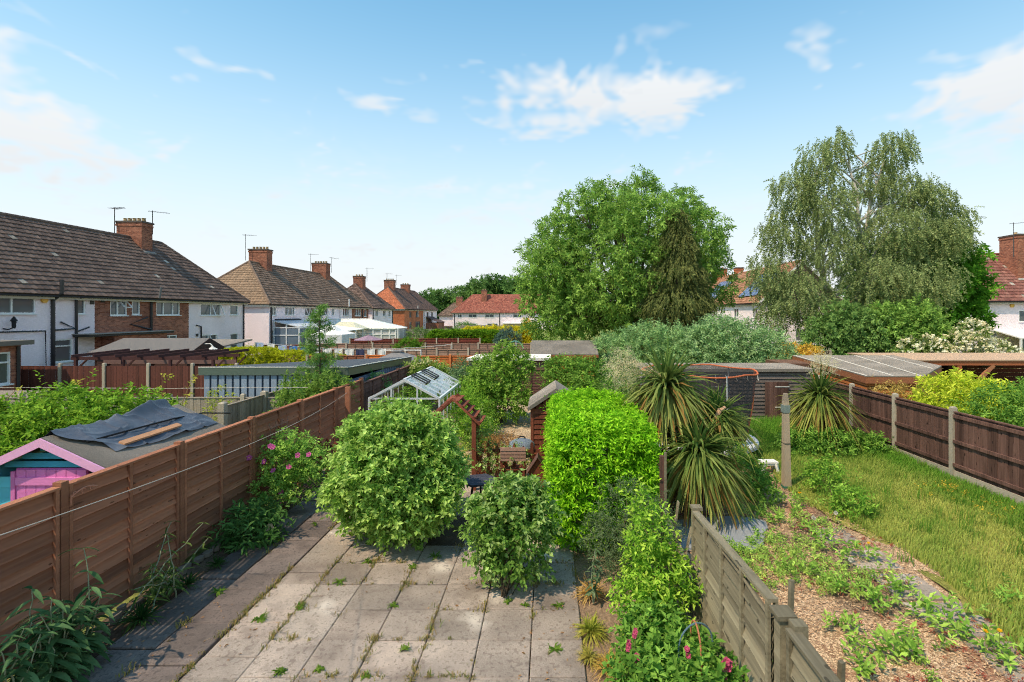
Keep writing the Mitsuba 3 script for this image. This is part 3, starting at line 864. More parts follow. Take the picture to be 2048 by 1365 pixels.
# --- house at the right edge
h = thing("red_roof_house", "white house with a wide red tiled roof at the right edge behind the dark maple", "house")
A7 = [(2.0, 3.4, 1.0, 2.2), (6.2, 7.2, 0.2, 2.3), (9.0, 12.4, 3.05, 4.0)]
wall(h, (30.0, 42, 0), UX, NY, 26, 4.7, A7, "render")
for i, q in enumerate(A7):
    window(h, (30, 42, 0), UX, NY, *q, mull=(0.5,))
MB().add([(30, 42, 0), (30, 50, 0), (30, 50, 4.7), (30, 42, 4.7)], [[0, 1, 2, 3]]).put("wall", "render", h)
rk = roof(h, 29.6, 56.4, 41.6, 50.4, 4.75, 9.1, 4.3, 4.3, C(132, 84, 76, .75), C(164, 116, 104, .75), axis="x", lichen=0.02, gauge=.38, tw=.3)
c = chimney(h, 40.4, 42.6, 43.6, 45.4, 6.2, 10.6, pots=2)
MB(C(190, 186, 180)).extr([(40.3, 43.5, 6.7), (42.7, 43.5, 6.7), (42.7, 43.45, 6.55), (40.3, 43.45, 6.55)], (0, -.08, .06)).put("flashing", "vc", c)
aerial(h, 40.2, 43.8, 8.6, 11.6, (0.7, -0.5), L=.8)
MB(C(226, 176, 70)).tube([(38.4, 41.99, 4.4), (38.4, 41.9, 4.4)], 0.17, sides=14).put("alarm_box", "vc_gloss", h)
m = MB(C(236, 236, 236))
m.extr([(36.9, 39.6, 1.75), (44, 39.6, 1.75), (44, 41.98, 2.3), (36.9, 41.98, 2.3)], (0, 0, .1))
for x in (37.0, 38.2, 39.6, 41.2, 43):
    m.box(x - .06, 39.6, 0, x + .06, 39.72, 1.75)
m.put("sun_room", "vc", h)
MB((.05, .06, .07)).add([(37, 39.7, .5), (43, 39.7, .5), (43, 39.7, 1.7), (37, 39.7, 1.7)], [[0, 1, 2, 3]]).put("sun_room_pane", "pane_dark", h)


# ---------------------------------------------------------------- ground, patio, beds
def sheet(name, x0, x1, y0, y1, z, mat, nx=2, ny=2, amp=0.0, fq=1.5, edge=0.0):
    X, Y = np.meshgrid(np.linspace(x0, x1, nx), np.linspace(y0, y1, ny))
    P = np.stack([X, Y, np.full_like(X, z)], -1).reshape(-1, 3)
    if amp:
        P[:, 2] += (meshkit.noise(P * fq, 8) - 0.5) * 2 * amp + (meshkit.noise(P * fq * 4, 9) - 0.5) * 0.7 * amp
    if edge:
        e = (np.abs(P[:, 0] - x0) < 1e-6) | (np.abs(P[:, 0] - x1) < 1e-6)
        P[e, 0] += (meshkit.noise(P[e] * 1.3, 4) - .5) * edge
    i, j = np.meshgrid(np.arange(ny - 1), np.arange(nx - 1), indexing="ij")
    q = np.stack([i * nx + j, i * nx + j + 1, (i + 1) * nx + j + 1, (i + 1) * nx + j], -1).reshape(-1, 4)
    return MB().add(P, q).put(name, mat, smooth=True, structure=True)


sheet("ground", -900, 900, -300, 1500, -0.10, "ground_mat")
sheet("garden_soil", -5.5, 1.78, 1.5, 22, -0.04, "soil", 74, 180, 0.018)
sheet("woodchip_bed", 1.86, 5.75, 1.5, 17.2, -0.03, "woodchip", 60, 180, 0.03, 1.2)
sheet("lawn", 5.3, 9.2, 1.5, 17.2, -0.02, "lawn_soil", 40, 120, 0.03, 1.0, edge=0.5)

labels["patio"] = {"kind": "structure"}
USED.add("patio")


def slab(x0, x1, y0, y1, mat, z=0.0, parent="patio", th=0.05, name="slab"):
    tl = rng.normal(0, 0.004, 3)
    g = 0.005
    x0, x1, y0, y1 = x0 + g + abs(rng.normal(0, .002)), x1 - g, y0 + g, y1 - g - abs(rng.normal(0, .002))
    ch = 0.008
    v = []
    for (x, y) in ((x0, y0), (x1, y0), (x1, y1), (x0, y1)):
        v.append((x, y, z - th))
    top = lambda x, y: z + tl[0] + tl[1] * (x - x0) / .6 + tl[2] * (y - y0) / .6  # noqa: E731
    for (x, y) in ((x0, y0), (x1, y0), (x1, y1), (x0, y1)):
        v.append((x, y, top(x, y) - ch))
    for (x, y) in ((x0 + ch, y0 + ch), (x1 - ch, y0 + ch), (x1 - ch, y1 - ch), (x0 + ch, y1 - ch)):
        v.append((x, y, top(x, y)))
    f = [[8, 9, 10, 11]]
    for a in (0, 4):
        f += [[a, a + 1, a + 5, a + 4], [a + 1, a + 2, a + 6, a + 5], [a + 2, a + 3, a + 7, a + 6], [a + 3, a, a + 4, a + 7]]
    MB().add(v, f).put(name, mat, parent)


XS = [-3.78, -3.19, -2.6, -2.0, -1.4, -0.8, -0.2, 0.39]
for ci, (a, b) in enumerate(zip(XS, XS[1:])):
    y = 4.02 + (0.32 if ci < 1 else 0.0)
    while y < 10.9:
        if not (ci == 3 and 8.2 < y < 8.9):
            slab(a, b, y, y + 0.6, "slab")
        y += 0.6
y = 3.9
while y < 10.8:
    slab(-4.40, -3.80, y, y + 0.75, "slab_dark", -0.004)
    slab(-4.98, -4.42, y + .3, y + 1.05, "slab_dark", -0.012)
    y += 0.75
# the strip of concrete under the picket fence
for i in range(6):
    slab(-4.9 + i * 0.9, -4.02 + i * 0.9, 10.95, 11.5, "slab", 0.0, th=.06, name="edging_slab")

# stepping path of worn grey slabs beside the neighbour's lawn, and the bare concrete patch
labels["stone_path"] = {"kind": "structure"}
USED.add("stone_path")
for i, (x, y, w, d) in enumerate([(5.45, 4.6, .9, .75), (5.15, 5.45, .85, .7), (5.0, 6.25, .8, .7), (4.95, 7.0, .7, .65), (4.9, 7.75, .7, .6), (4.85, 8.6, .6, .6)]):
    slab(x - w / 2, x + w / 2, y - d / 2, y + d / 2, "slab", -0.004, "stone_path", name="path_slab")
n = 26
a = np.linspace(0, 2 * np.pi, n, endpoint=False)
r = 1 + 0.28 * (meshkit.noise(np.stack([np.cos(a) * 2, np.sin(a) * 2, a * 0], 1), 3) - .5) * 2
MB(C(150, 154, 160)).prism(np.c_[2.85 + 0.95 * r * np.cos(a), 8.6 + .8 * r * np.sin(a)], -0.02, 0.034).put("concrete_patch", "vc", structure=True)

# loose chips over the bed, moss and seedlings in the joints
n = 26000
P = np.stack([rng.uniform(1.95, 5.5, n), 3.2 + 11 * rng.random(n) ** 1.5, np.zeros(n)], 1)
keep = meshkit.noise(P * 0.9 + 4, 2) * 1.0 + 0.25 * rng.random(n) > 0.40
P = P[keep]
P[:, 2] = -0.005 + rng.random(len(P)) * 0.02
n = len(P)
mb = MB()
D = nrm(np.c_[rng.normal(size=(n, 2)), rng.normal(0, .15, n)])
mb.add(*leaf_geo(P, D, np.array([0, 0, 1.0]) + rng.normal(0, .3, (n, 3)), rng.uniform(.02, .06, n), rng.uniform(.012, .025, n), np.clip(C(222, 186, 148) * rng.uniform(.45, 1.15, (n, 1)), 0, 1), fold=0.1))
k = thing("loose_woodchips", "pale loose wood chips scattered over the neighbour's bare bed", "wood chips", kind="stuff")
mb.put("loose_woodchips", "vc", stuff=True)

mb = MB()
JP = []
for x in XS:
    yy = rng.uniform(4.5, 10.5, 90)
    JP.append(np.stack([x + rng.normal(0, .012, 90), yy, np.zeros(90)], 1))
for yy in np.arange(4.02, 10.9, .6):
    JP.append(np.stack([rng.uniform(-3.1, .38, 46), yy + rng.normal(0, .012, 46), np.zeros(46)], 1))
JP.append(np.stack([-3.79 + rng.normal(0, .02, 90), rng.uniform(4.4, 10.5, 90), np.zeros(90)], 1))
JP.append(np.stack([-4.41 + rng.normal(0, .02, 60), rng.uniform(4.4, 10.5, 60), np.zeros(60)], 1))
JP = np.vstack(JP)
JP = JP[meshkit.noise(JP * 2.1, 3) + .25 * rng.random(len(JP)) > .74]
for p in JP:
    s = rng.uniform(.6, 1.5)
    q = p + np.c_[rng.normal(0, .025 * s, (9, 2)), np.zeros(9)]
    blades(mb, q, 0.042 * s, 0.011, C(118, 140, 62), C(196, 166, 112), lean=.9)
thing("joint_weeds", "tiny weeds and dry moss growing in the joints of the paving", "weeds", kind="stuff")
mb.put("joint_weeds", "leaf", stuff=True)
mb = MB()
n = 900
P = np.stack([rng.uniform(-4.9, .38, n), rng.uniform(4.3, 10.8, n), np.full(n, .012)], 1)
P = P[meshkit.noise(P * 1.6, 6) + .2 * rng.random(n) > .66]
n = len(P)
mb.add(*leaf_geo(P, nrm(np.c_[rng.normal(size=(n, 2)), np.zeros(n)]), np.array([0, 0, 1.0]) + rng.normal(0, .35, (n, 3)), rng.uniform(.015, .06, n), rng.uniform(.01, .025, n), np.clip(C(176, 130, 84) * rng.uniform(.4, 1.2, (n, 1)), 0, 1)))
thing("fallen_leaves", "brown leaf litter blown over the paving slabs", "leaf litter", kind="stuff")
mb.put("fallen_leaves", "vc", stuff=True)


# ---------------------------------------------------------------- fences
def lap_board(x, y0, y1, z0, z1, face, mat, parent, side=1, col=(.5, .5, .5), wav=0.006, n=9):
    """a waney-edged board along y, its lower edge standing out towards side"""
    yy = np.linspace(y0, y1, n)
    wv = rng.normal(0, wav, n).cumsum() * 0.5
    wv -= np.linspace(wv[0], wv[-1], n)
    out = face + rng.normal(0, 0.002, n)
    bot = np.stack([x + side * out, yy, z0 + wv], 1)
    top = np.stack([np.full(n, x), yy, np.full(n, z1)], 1)
    back = bot - np.array([side * 0.022, 0, -0.004])
    mb = MB(col)
    v = np.vstack([top, bot, back])
    i = np.arange(n - 1)
    f = np.vstack([np.stack([i, i + 1, i + n + 1, i + n], 1), np.stack([i + n, i + n + 1, i + 2 * n + 1, i + 2 * n], 1), np.stack([i + 2 * n, i + 2 * n + 1, i + 1, i], 1)])
    mb.add(v, f)
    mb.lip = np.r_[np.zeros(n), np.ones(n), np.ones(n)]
    mb.put("board", mat, parent)


def lap_fence(name, label, x, ys, h, mat, side, zoff=None, posts=True, battens=(0.5,), nb=13, group=None, postcol=None, both=True, slope=0.0, bw=0.045):
    """panels of horizontal boards along y between posts; one thing per fence"""
    t = thing(name, label, "fence", group)
    for i, (a, b) in enumerate(zip(ys, ys[1:])):
        z0 = 0.06 if zoff is None else zoff[i]
        H_ = h[i] if isinstance(h, (list, tuple)) else h
        a0, b0 = a + 0.06, b - 0.06
        pk = None
        fr = MB()
        bs = [a0 + 0.02, *[a0 + (b0 - a0) * q for q in battens], b0 - 0.02]
        for y in bs:
            for s in ((1, -1) if both else (side,)):
                fr.box(x + s * 0.018 if s > 0 else x - 0.045, y - bw / 2, z0, x + 0.045 if s > 0 else x - 0.018, y + bw / 2, z0 + H_ - .015)
        fr.box(x - 0.05, a0 - .01, z0 + H_ - .015, x + 0.05, b0 + .01, z0 + H_ + 0.012)
        pk = fr.put("panel_frame", mat, t)
        bh = (H_ - 0.03) / nb
        for j in range(nb):
            zz = z0 + j * bh
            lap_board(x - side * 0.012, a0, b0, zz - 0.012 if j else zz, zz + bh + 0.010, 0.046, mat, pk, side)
    if posts:
        for i, y in enumerate(ys):
            H_ = (h[min(i, len(h) - 1)] if isinstance(h, (list, tuple)) else h) + (0.06 if zoff is None else zoff[min(i, len(zoff) - 1)])
            m = MB(postcol if postcol is not None else (.5, .5, .5))
            m.box(x - 0.05, y - 0.045, -0.1, x + 0.05, y + 0.045, H_ + 0.05 + rng.normal(0, .01))
            m.put("post", mat if postcol is None else "vc", t)
    return t


XF = -5.49
lap_fence("panel_fence", "red-brown fence of waney-edged panels along the left side of the paved garden", XF, [3.86, 5.70, 7.53, 9.36, 11.19, 13.02, 14.85], 1.74, "wood_lap", 1)
lap_fence("panel_fence", "dark old lap fence beyond the red-brown one, beside the greenhouse and the metal garage", XF - .02, [14.95, 16.75, 18.55, 20.4], 1.62, "wood_dark", 1, nb=12)
# broken stone edge under the fence
t = thing("fence_footing", "row of broken pale stones along the foot of the red-brown panel fence", "edging")
for i in range(34):
    y = 4.3 + i * 0.19
    s = rng.uniform(.05, .1)
    a = np.linspace(0, 2 * np.pi, 7, endpoint=False) + rng.random()
    x = XF + .16 + rng.normal(0, .03)
    MB(jit(C(132, 118, 104), .15)).prism(np.c_[x + s * .7 * np.cos(a), y + s * 1.1 * np.sin(a)], -0.03, rng.uniform(.02, .07)).put("stone", "vc", t)

# right-hand old grey panels by the rose bed
t = lap_fence("panel_fence", "weathered grey-green lap panels with vertical battens at the bottom right", 1.80, [1.75, 3.80], 1.36, "wood_grey", -1, nb=10, battens=(.33, .66), zoff=[0.05], posts=False)
fr = MB()
lean = [(1.80, 4.06), (1.82, 6.22)]
pk = None
y0, y1 = 4.06, 6.22
for q in (0.01, .27, .52, .77, .99):
    y = y0 + (y1 - y0) * q
    fr.box(1.755, y - .024, 0.02, 1.782, y + .024, 1.44 - .13 * q)
    fr.box(1.818, y - .024, 0.02, 1.842, y + .024, 1.44 - .13 * q)
fr.beam((1.80, y0, 1.445), (1.80, y1, 1.315), .085, .03)
pk = fr.put("panel_frame", "wood_grey", t)
for j in range(11):
    zz = 0.03 + j * .128
    lap_board(1.815, y0, y1, zz - .006, zz + .128 if j < 10 else 1.31, 0.05, "wood_grey", pk, -1, wav=.016)
MB().box(1.755, 3.84, -.1, 1.86, 3.94, 1.42).put("post", "wood_grey", t)
MB().box(1.80, 3.70, -.1, 1.90, 3.80, 1.46).put("post", "wood_grey", t)
MB().box(1.73, 3.82, 1.425, 1.88, 3.98, 1.46).put("post_cap", "wood_grey", t)
MB().box(1.79, 6.23, -.1, 1.87, 6.31, 1.33).put("post", "wood_grey", t)
MB().box(1.765, 6.2, 1.33, 1.89, 6.33, 1.365).put("post_cap", "wood_grey", t)
MB(C(176, 182, 190)).box(1.79, 3.665, 1.05, 1.84, 3.695, 1.16).put("metal_clip", "vc_gloss", t)
for i, (x, y, z) in enumerate(((1.95, 5.6, 1.1), (1.98, 4.25, 1.5), (2.0, 3.55, 1.35))):
    MB().beam((x, y, -.1), (x + .12 - i * .05, y + .1 - i * .08, z), .035, .035).put("stake", "wood_grey", t)

t = thing("broken_fence", "collapsed grey fence boards with an upright dark post between the hedge and the grey panels", "fence")
MB().box(1.72, 7.78, -.1, 1.78, 7.86, 1.55).put("post", "wood_dark", t)
MB().beam((1.80, 7.8, 0), (1.79, 7.76, 1.62), .04, .04).put("post", "wood_grey", t)
for i in range(16):
    y = 6.4 + i * .085
    hh = rng.uniform(.3, .85) * (0.8 + .5 * i / 16)
    MB().beam((1.78 + rng.normal(0, .04), y, -.05), (1.80 + rng.normal(0, .14), y + rng.normal(.06, .12), hh), .09, .014, up=(1, 0, 0)).put("board", "wood_grey", t)
MB().beam((1.78, 7.75, .75), (1.86, 6.3, .25), .05, .04).put("rail", "wood_grey", t)
lap_fence("panel_fence", "low lap fence with a pale top rail running behind the shed and the lime hedge", 1.76, [12.1, 13.9, 15.7, 17.5], 1.42, "wood_grey", -1, nb=10)


def close_board(name, label, p0, p1, n_bays, z0, h, boardw, mat, cat="fence", face=1, rails=(.2, .55, .96), pieces=True, post_col=C(178, 168, 152), gravel=0.0, col=None, rail_side=True, group=None, over=.08, cap=True, postw=.11):
    """vertical boards on rails between concrete posts; face = side of the rails (+1: left of p0->p1)"""
    t = thing(name, label, cat, group)
    p0, p1 = np.array([*p0, 0.0]), np.array([*p1, 0.0])
    L = np.linalg.norm(p1 - p0)
    u = (p1 - p0) / L
    nn = np.array([-u[1], u[0], 0]) * face
    bl = L / n_bays
    z = np.array([0, 0, 1.0])
    for i in range(n_bays + 1):
        p = p0 + u * bl * i
        m = MB(jit(post_col, .05))
        m.beam(p - z * .1, p + z * (z0 + h + over), postw, postw, up=u)
        m.beam(p + z * (z0 + h + over), p + z * (z0 + h + over + .03), postw, postw, up=u, w1=postw * .5, h1=postw * .5)
        m.put("concrete_post", "vc", t)
    for i in range(n_bays):
        a, b = p0 + u * (bl * i + .06), p0 + u * (bl * (i + 1) - .06)
        if gravel:
            MB(jit(C(176, 166, 150), .05)).beam(a + z * gravel / 2, b + z * gravel / 2, .05, gravel).put("gravel_board", "vc", t)
        zb = z0 + gravel
        fr = MB(col if col is not None else (.5, .5, .5))
        for q in rails:
            fr.beam(a + z * (zb + (h - gravel) * q) + nn * .035, b + z * (zb + (h - gravel) * q) + nn * .035, .045, .07)
        if cap:
            fr.beam(a + z * (z0 + h) , b + z * (z0 + h), .07, .025)
        fk = fr.put("rails", mat, t)
        nb = max(1, round((bl - .12) / boardw))
        w = (bl - .12) / nb
        bm = MB()
        for j in range(nb):
            q = a + u * (w * (j + .5))
            m = MB() if pieces else bm
            c = jit(col, .13) if col is not None else None
            tw = rng.normal(0, .004)
            m.beam(q + z * zb + nn * tw - nn * .008 * (j % 2), q + z * (z0 + h - .015) - nn * .008 * (j % 2), w * (1.0 if pieces else .92), .016, c, up=nn)
            if pieces:
                m.put("board", mat, fk)
        if not pieces:
            bm.put("boards", mat, fk, stuff=True)
    return t


close_board("close_board_fence", "dark brown close-board fence with concrete posts along the right side of the neighbour's lawn", (9.08, 1.9), (9.08, 17.05), 8, 0.0, 1.55, .115, "wood_dark", face=1, gravel=.24, rails=(.1, .5, .93))
# far side of the neighbour's garden
t = thing("garden_building", "long grey-brown boarded garden building with white hinged doors behind the trampoline", "outbuilding")
for i in range(14):
    MB().extr([(3.4, 17.235, .145 + i * .125), (9.0, 17.235, .145 + i * .125), (9.0, 17.195, .02 + i * .125), (3.4, 17.195, .02 + i * .125)], (0, .016, 0), jit(C(108, 97, 92), .14)).put("board", "wood_grey" if i % 3 == 9 else "vc", t)
MB(C(150, 148, 146)).box(3.3, 17.12, 1.77, 9.02, 19.2, 1.87).put("roof", "felt", t)
MB(C(96, 84, 78)).box(3.4, 17.28, 0, 9.0, 19.0, 1.76).put("walls", "vc", t)
for x in (5.1, 7.35):
    dk = MB(C(96, 82, 76)).box(x, 17.16, .05, x + .78, 17.198, 1.42).put("door", "vc", t)
    for j in range(6):
        MB(jit(C(108, 92, 84), .1)).box(x + j * .13, 17.145, .05, x + j * .13 + .122, 17.159, 1.42).put("plank", "wood_dark", dk)
    for zz in (.55, 1.25):
        MB(C(210, 206, 200)).box(x + .32, 17.13, zz, x + .8, 17.144, zz + .035).put("hinge", "vc_gloss", dk)
for i in range(6):
    x = 5.3 + i * .36
    MB(C(214, 212, 208)).tube([(x, 17.19, 1.66), (x, 17.16, 1.5), (x, 17.1, 1.47), (x, 17.08, 1.53)], .011, sides=5).put("hook", "vc", t)

# left neighbour: weathered fences and the brown featheredge fence beyond
close_board("closeboard_fence", "low weathered grey fence with concrete posts in front of the metal garage", (-16.6, 14.0), (-6.4, 14.0), 5, 0.0, 1.42, .1, "vc", col=C(162, 150, 136), pieces=False, face=1)
close_board("closeboard_fence", "short weathered grey fence with a thick concrete end post beside the blue and pink shed", (-7.85, 12.2), (-7.85, 15.8), 2, 0.0, 1.5, .1, "vc", col=C(150, 138, 124), pieces=True, face=1, postw=.15)
close_board("featheredge_fence", "dark red-brown featheredge fence with concrete posts in front of the nearest terrace", (-23.9, 21.0), (-11.1, 21.0), 7, 0.0, 1.58, .115, "vc", col=C(104, 62, 54), pieces=False, face=1, rails=(.3,), cap=False)


def x_fence(label, Y, px0, px1, pytop, col, post=C(190, 176, 160), bay=1.85, brd="lap", h=None, name="garden_fence"):
    """a far fence across the view; each panel and post a part"""
    t = thing(name, label, "fence")
    x0, x1 = (px0 - CX) * Y / F, (px1 - CX) * Y / F
    ztop = EYE - (pytop - CY) * Y / F
    h = ztop if h is None else h
    n = max(1, round((x1 - x0) / bay))
    w = (x1 - x0) / n
    for i in range(n + 1):
        MB(jit(post, .08)).box(x0 + w * i - .05, Y - .07, -.6, x0 + w * i + .05, Y + .05, ztop + .07).put("post", "vc", t)
    for i in range(n):
        m = MB()
        a, b = x0 + w * i + .05, x0 + w * (i + 1) - .05
        dz = rng.normal(0, .015)
        c0 = jit(col, .1)
        nb = 11
        for j in range(nb):
            za, zb = ztop - h + h * j / nb, ztop - h + h * (j + 1) / nb
            if brd == "lap":
                m.extr([(a, Y, zb + dz), (b, Y, zb + dz), (b, Y - .022, za + dz), (a, Y - .022, za + dz)], (0, .01, 0), jit(c0, .07))
        if brd != "lap":
            nv = round((b - a) / .12)
            for j in range(nv):
                m.box(a + (b - a) * j / nv + .004, Y - .012 + .012 * (j % 2), ztop - h, a + (b - a) * (j + 1) / nv - .004, Y + .01, ztop + dz, jit(c0, .12))
            m.box(a, Y - .05, ztop - .25, b, Y - .015, ztop - .17, c0 * .85)
        else:
            for q in (0, .33, .66, 1):
                x = a + (b - a) * q
                m.box(x - .025, Y - .05, ztop - h, x + .025, Y - .024, ztop + dz, c0 * .72)
        m.box(a, Y - .045, ztop + dz - .02, b, Y + .03, ztop + dz + .015, jit(c0 * 1.25, .05))
        m.put("panel", "vc", t)
    return t


x_fence("brown garden fence behind the yellow hedge and the metal garage roof", 24.3, 615, 732, 712, C(150, 92, 66), h=1.5)
x_fence("bright orange new fence panels behind the elderflower bush", 23.9, 734, 1067, 712.5, C(212, 120, 62), post=C(200, 116, 66))
x_fence("grey-brown panel fence, first row behind the orange one", 29.0, 560, 1062, 698.5, C(152, 122, 106))
x_fence("grey-brown panel fence, second row behind the orange one, with the round bush in front", 34.2, 640, 1062, 688, C(150, 116, 102))
x_fence("dark red fence with pale concrete posts in front of the green hedge and conservatory", 42.0, 700, 960, 678, C(122, 58, 50), brd="v")
x_fence("weathered grey fence behind the bright yellow-green hedge", 60.0, 800, 1050, 659, C(150, 140, 130), brd="v")
x_fence("pale grey fence at the far end in front of the red-roofed house", 84.0, 922, 1044, 651, C(158, 146, 136), brd="v", bay=2.4)
x_fence("dark fence with the golden conifer in front, left of the summerhouse", 26.5, 1500, 1660, 703, C(70, 50, 46), brd="v")
x_fence("dark brown rail fence at the end of the garden, behind the apple trees", 22.0, 905, 1095, 739, C(96, 66, 58), brd="lap", post=C(90, 66, 58))
x_fence("low wall-like brown fence beneath the white wall of the second terrace", 43.2, 525, 640, 690, C(140, 90, 76), brd="lap", bay=2)


# ---------------------------------------------------------------- sheds, greenhouse, garage
# blue and pink shed
t = thing("painted_shed", "turquoise shed with pink door and pink bargeboards behind the left fence", "shed")
XL, XM, XR, Y0, Y1 = -7.42, -6.65, -5.88, 6.80, 9.0
ZE, ZA = 1.71, 2.03
BL = C(96, 188, 210)
for i in range(11):
    z0, z1 = .02 + i * .14, .02 + i * .14 + .135
    for a, b in ((XL, -7.13), (-6.17, XR)):
        MB().extr([(a, Y0, z1), (b, Y0, z1), (b, Y0 - .018, z0), (a, Y0 - .018, z0)], (0, .012, 0), jit(BL, .06)).put("weatherboard", "vc", t)
for i in range(3):
    z0, z1 = 1.69 + i * .11, 1.66 + i * .11 + .105
    w = (ZA + .03 - z1) / .463
    MB().extr([(XM - w, Y0, z1), (XM + w, Y0, z1), (XM + w, Y0 - .018, z0), (XM - w, Y0 - .018, z0)], (0, .012, 0), jit(C(66, 158, 190), .05)).put("weatherboard", "vc", t)
MB(BL).add([(XR, Y0, 0), (XR, Y1, 0), (XR, Y1, ZE), (XR, Y0, ZE), (XL, Y0, 0), (XL, Y1, 0), (XL, Y1, ZE), (XL, Y0, ZE), (XM, Y1, ZA)], [[0, 1, 2, 3], [4, 5, 6, 7], [1, 5, 6, 2], [2, 6, 8, 8]]).put("side_wall", "vc", t)
PK = C(220, 124, 190)
dk = MB(C(196, 96, 168)).box(-7.13, Y0 - .012, .05, -6.17, Y0 + .01, 1.675).put("door", "vc", t)
for i in range(7):
    a = -7.11 + i * .134
    MB(jit(PK, .05)).box(a, Y0 - .035, .06, a + .126, Y0 - .013, 1.66).put("plank", "vc", dk)
MB(C(226, 134, 196)).box(-7.10, Y0 - .06, 1.46, -6.2, Y0 - .036, 1.56).put("ledge", "vc", dk)
MB(C(226, 134, 196)).box(-7.10, Y0 - .06, .6, -6.2, Y0 - .036, .7).put("ledge", "vc", dk)
MB(C(214, 120, 184)).box(-7.17, Y0 - .05, 0, -7.115, Y0 - .0, 1.64).put("door_post", "vc", t)
MB(C(168, 176, 180)).tube([(-6.28, Y0 - .12, 1.1), (-6.24, Y0 - .12, 1.3), (-6.19, Y0 - .1, 1.48), (-6.17, Y0 - .08, 1.52)], [.07, .075, .05, .02], sides=8).put("hung_sack", "vc", t)
rs = MB()
for s in (-1, 1):
    rs.extr([(XM, Y0 - .16, ZA + .06), (XM + s * .95, Y0 - .16, ZE - .06), (XM + s * .95, Y1 + .1, ZE - .06), (XM, Y1 + .1, ZA + .06)], (0, 0, .03))
rk = rs.put("roof", "felt", t)
bb = C(232, 172, 214)
for s in (-1, 1):
    MB(bb).extr([(XM, Y0 - .17, ZA + .085), (XM + s * .97, Y0 - .17, ZE - .045), (XM + s * .97, Y0 - .17, ZE - .155), (XM, Y0 - .17, ZA - .03)], (0, -.022, 0)).put("bargeboard", "vc", t)
# black sheet thrown over the roof
nx, ny = 110, 130
U, V = np.meshgrid(np.linspace(0, 1, nx), np.linspace(0, 1, ny))
s = -0.42 + U * 1.20 - 0.30 * U * np.clip(.35 - V, 0, 1)
yy = Y0 - .05 + V * 2.05 + (U - .3) * .35 + .07 * np.sin(U * 9) + .05 * (meshkit.noise(np.stack([U * 14, V * 3, U * 0], -1), 7) - .5) * (V > .5)
x = XM + s * .95
z = np.where(s > 0, ZA + .098 - s * .458, ZA + .098 + s * .458)
q = np.stack([x, yy, z], -1)
rdg = lambda f, sd: 1 - np.abs(2 * meshkit.noise(q * np.array(f), sd) - 1)  # noqa: E731
w = meshkit.noise(q * np.array([4, 2, 0]) + 3, 2) * .022 + rdg([4.5, 1.6, 0], 3) ** 5 * .034 + rdg([2.2, 3.4, 0], 5) ** 6 * .03 + meshkit.noise(q * np.array([22, 15, 0]), 6) * .008
ridge = np.exp(-((s + .02) / .09) ** 2) * .05 * (1 + np.sin(V * 9)) * (V > .5)
q[..., 2] += .008 + w + ridge * 1.2
i, j = np.meshgrid(np.arange(ny - 1), np.arange(nx - 1), indexing="ij")
f = np.stack([i * nx + j, i * nx + j + 1, (i + 1) * nx + j + 1, (i + 1) * nx + j], -1).reshape(-1, 4)
k = thing("roof_sheet", "crumpled blue-black plastic sheet draped over the painted shed's roof", "plastic sheet")
MB().add(q.reshape(-1, 3), f).put("roof_sheet", "tarp", smooth=True)
k = thing("timber_plank", "pale orange plank holding down the black sheet on the painted shed", "plank")
MB(C(198, 148, 112)).beam((XM + .58, 7.2, 1.90), (XM + .60, 8.3, 1.925), .09, .03, up=(.42, 0, 1)).put("timber_plank", "vc")
k = thing("tie_cord", "black cord lying across the sheet on the painted shed's roof", "cord")
pts = [(XM + .36, Y0 + .1, 2.0), (XM + .38, 7.6, 2.0), (XM + .42, 8.4, 2.0), (XM + .3, 9.3, 1.92), (XM - .2, 10.9, 1.6)]
MB(C(34, 32, 34)).tube(pts, .014, sides=5).put("tie_cord", "vc")
t = thing("plant_cane", "thin grey support cane standing left of the pink shed door", "cane")
MB(C(120, 112, 110)).tube([(-7.27, 6.55, 0), (-7.25, 6.6, 1.62)], .012, sides=5).put("plant_cane", "vc")

# brown garden shed at the centre
t = thing("garden_shed", "narrow red-brown shed with grey felt roof behind the lime hedge", "shed")
xl, xm, xr, y0, y1 = -.42, .19, .82, 12.5, 13.85
ze, za = 1.46, 1.86
for i in range(11):
    z0, z1 = .03 + i * .125, .03 + i * .125 + .12
    MB().extr([(xl, y0, z1), (xr, y0, z1), (xr, y0 - .022, z0 - .006), (xl, y0 - .022, z0 - .006)], (0, .013, 0)).put("weatherboard", "wood_red", t)
for i in range(3):
    z0, z1 = 1.405 + i * .12, 1.405 + i * .12 + .115
    w = (za - .005 - z1) / .671
    MB().extr([(xm - w, y0, z1), (xm + w, y0, z1), (xm + w, y0 - .02, z0), (xm - w, y0 - .02, z0)], (0, .013, 0)).put("weatherboard", "wood_red", t)
MB().add([(xl, y0, 0), (xl, y1, 0), (xl, y1, ze), (xl, y0, ze), (xr, y0, 0), (xr, y1, 0), (xr, y1, ze), (xr, y0, ze), (xm, y1, za)], [[0, 1, 2, 3], [4, 5, 6, 7], [1, 5, 6, 2], [2, 6, 8, 8]]).put("side_wall", "wood_red", t)
MB().box(xl - .02, y0 - .03, 0, xl + .05, y0 - .024, ze).put("corner_trim", "wood_red", t)
rs = MB()
for s in (-1, 1):
    rs.extr([(xm, y0 - .1, za + .02), (xm + s * .70, y0 - .1, ze - .05), (xm + s * .70, y1 + .08, ze - .05), (xm, y1 + .08, za + .02)], (0, 0, .035))
    rs.extr([(xm, y0 - .1, za + .05), (xm + s * .70, y0 - .1, ze - .02), (xm + s * .70, y0 - .1, ze - .11), (xm, y0 - .1, za - .05)], (0, -.02, 0))
rs.put("roof", "felt", t)

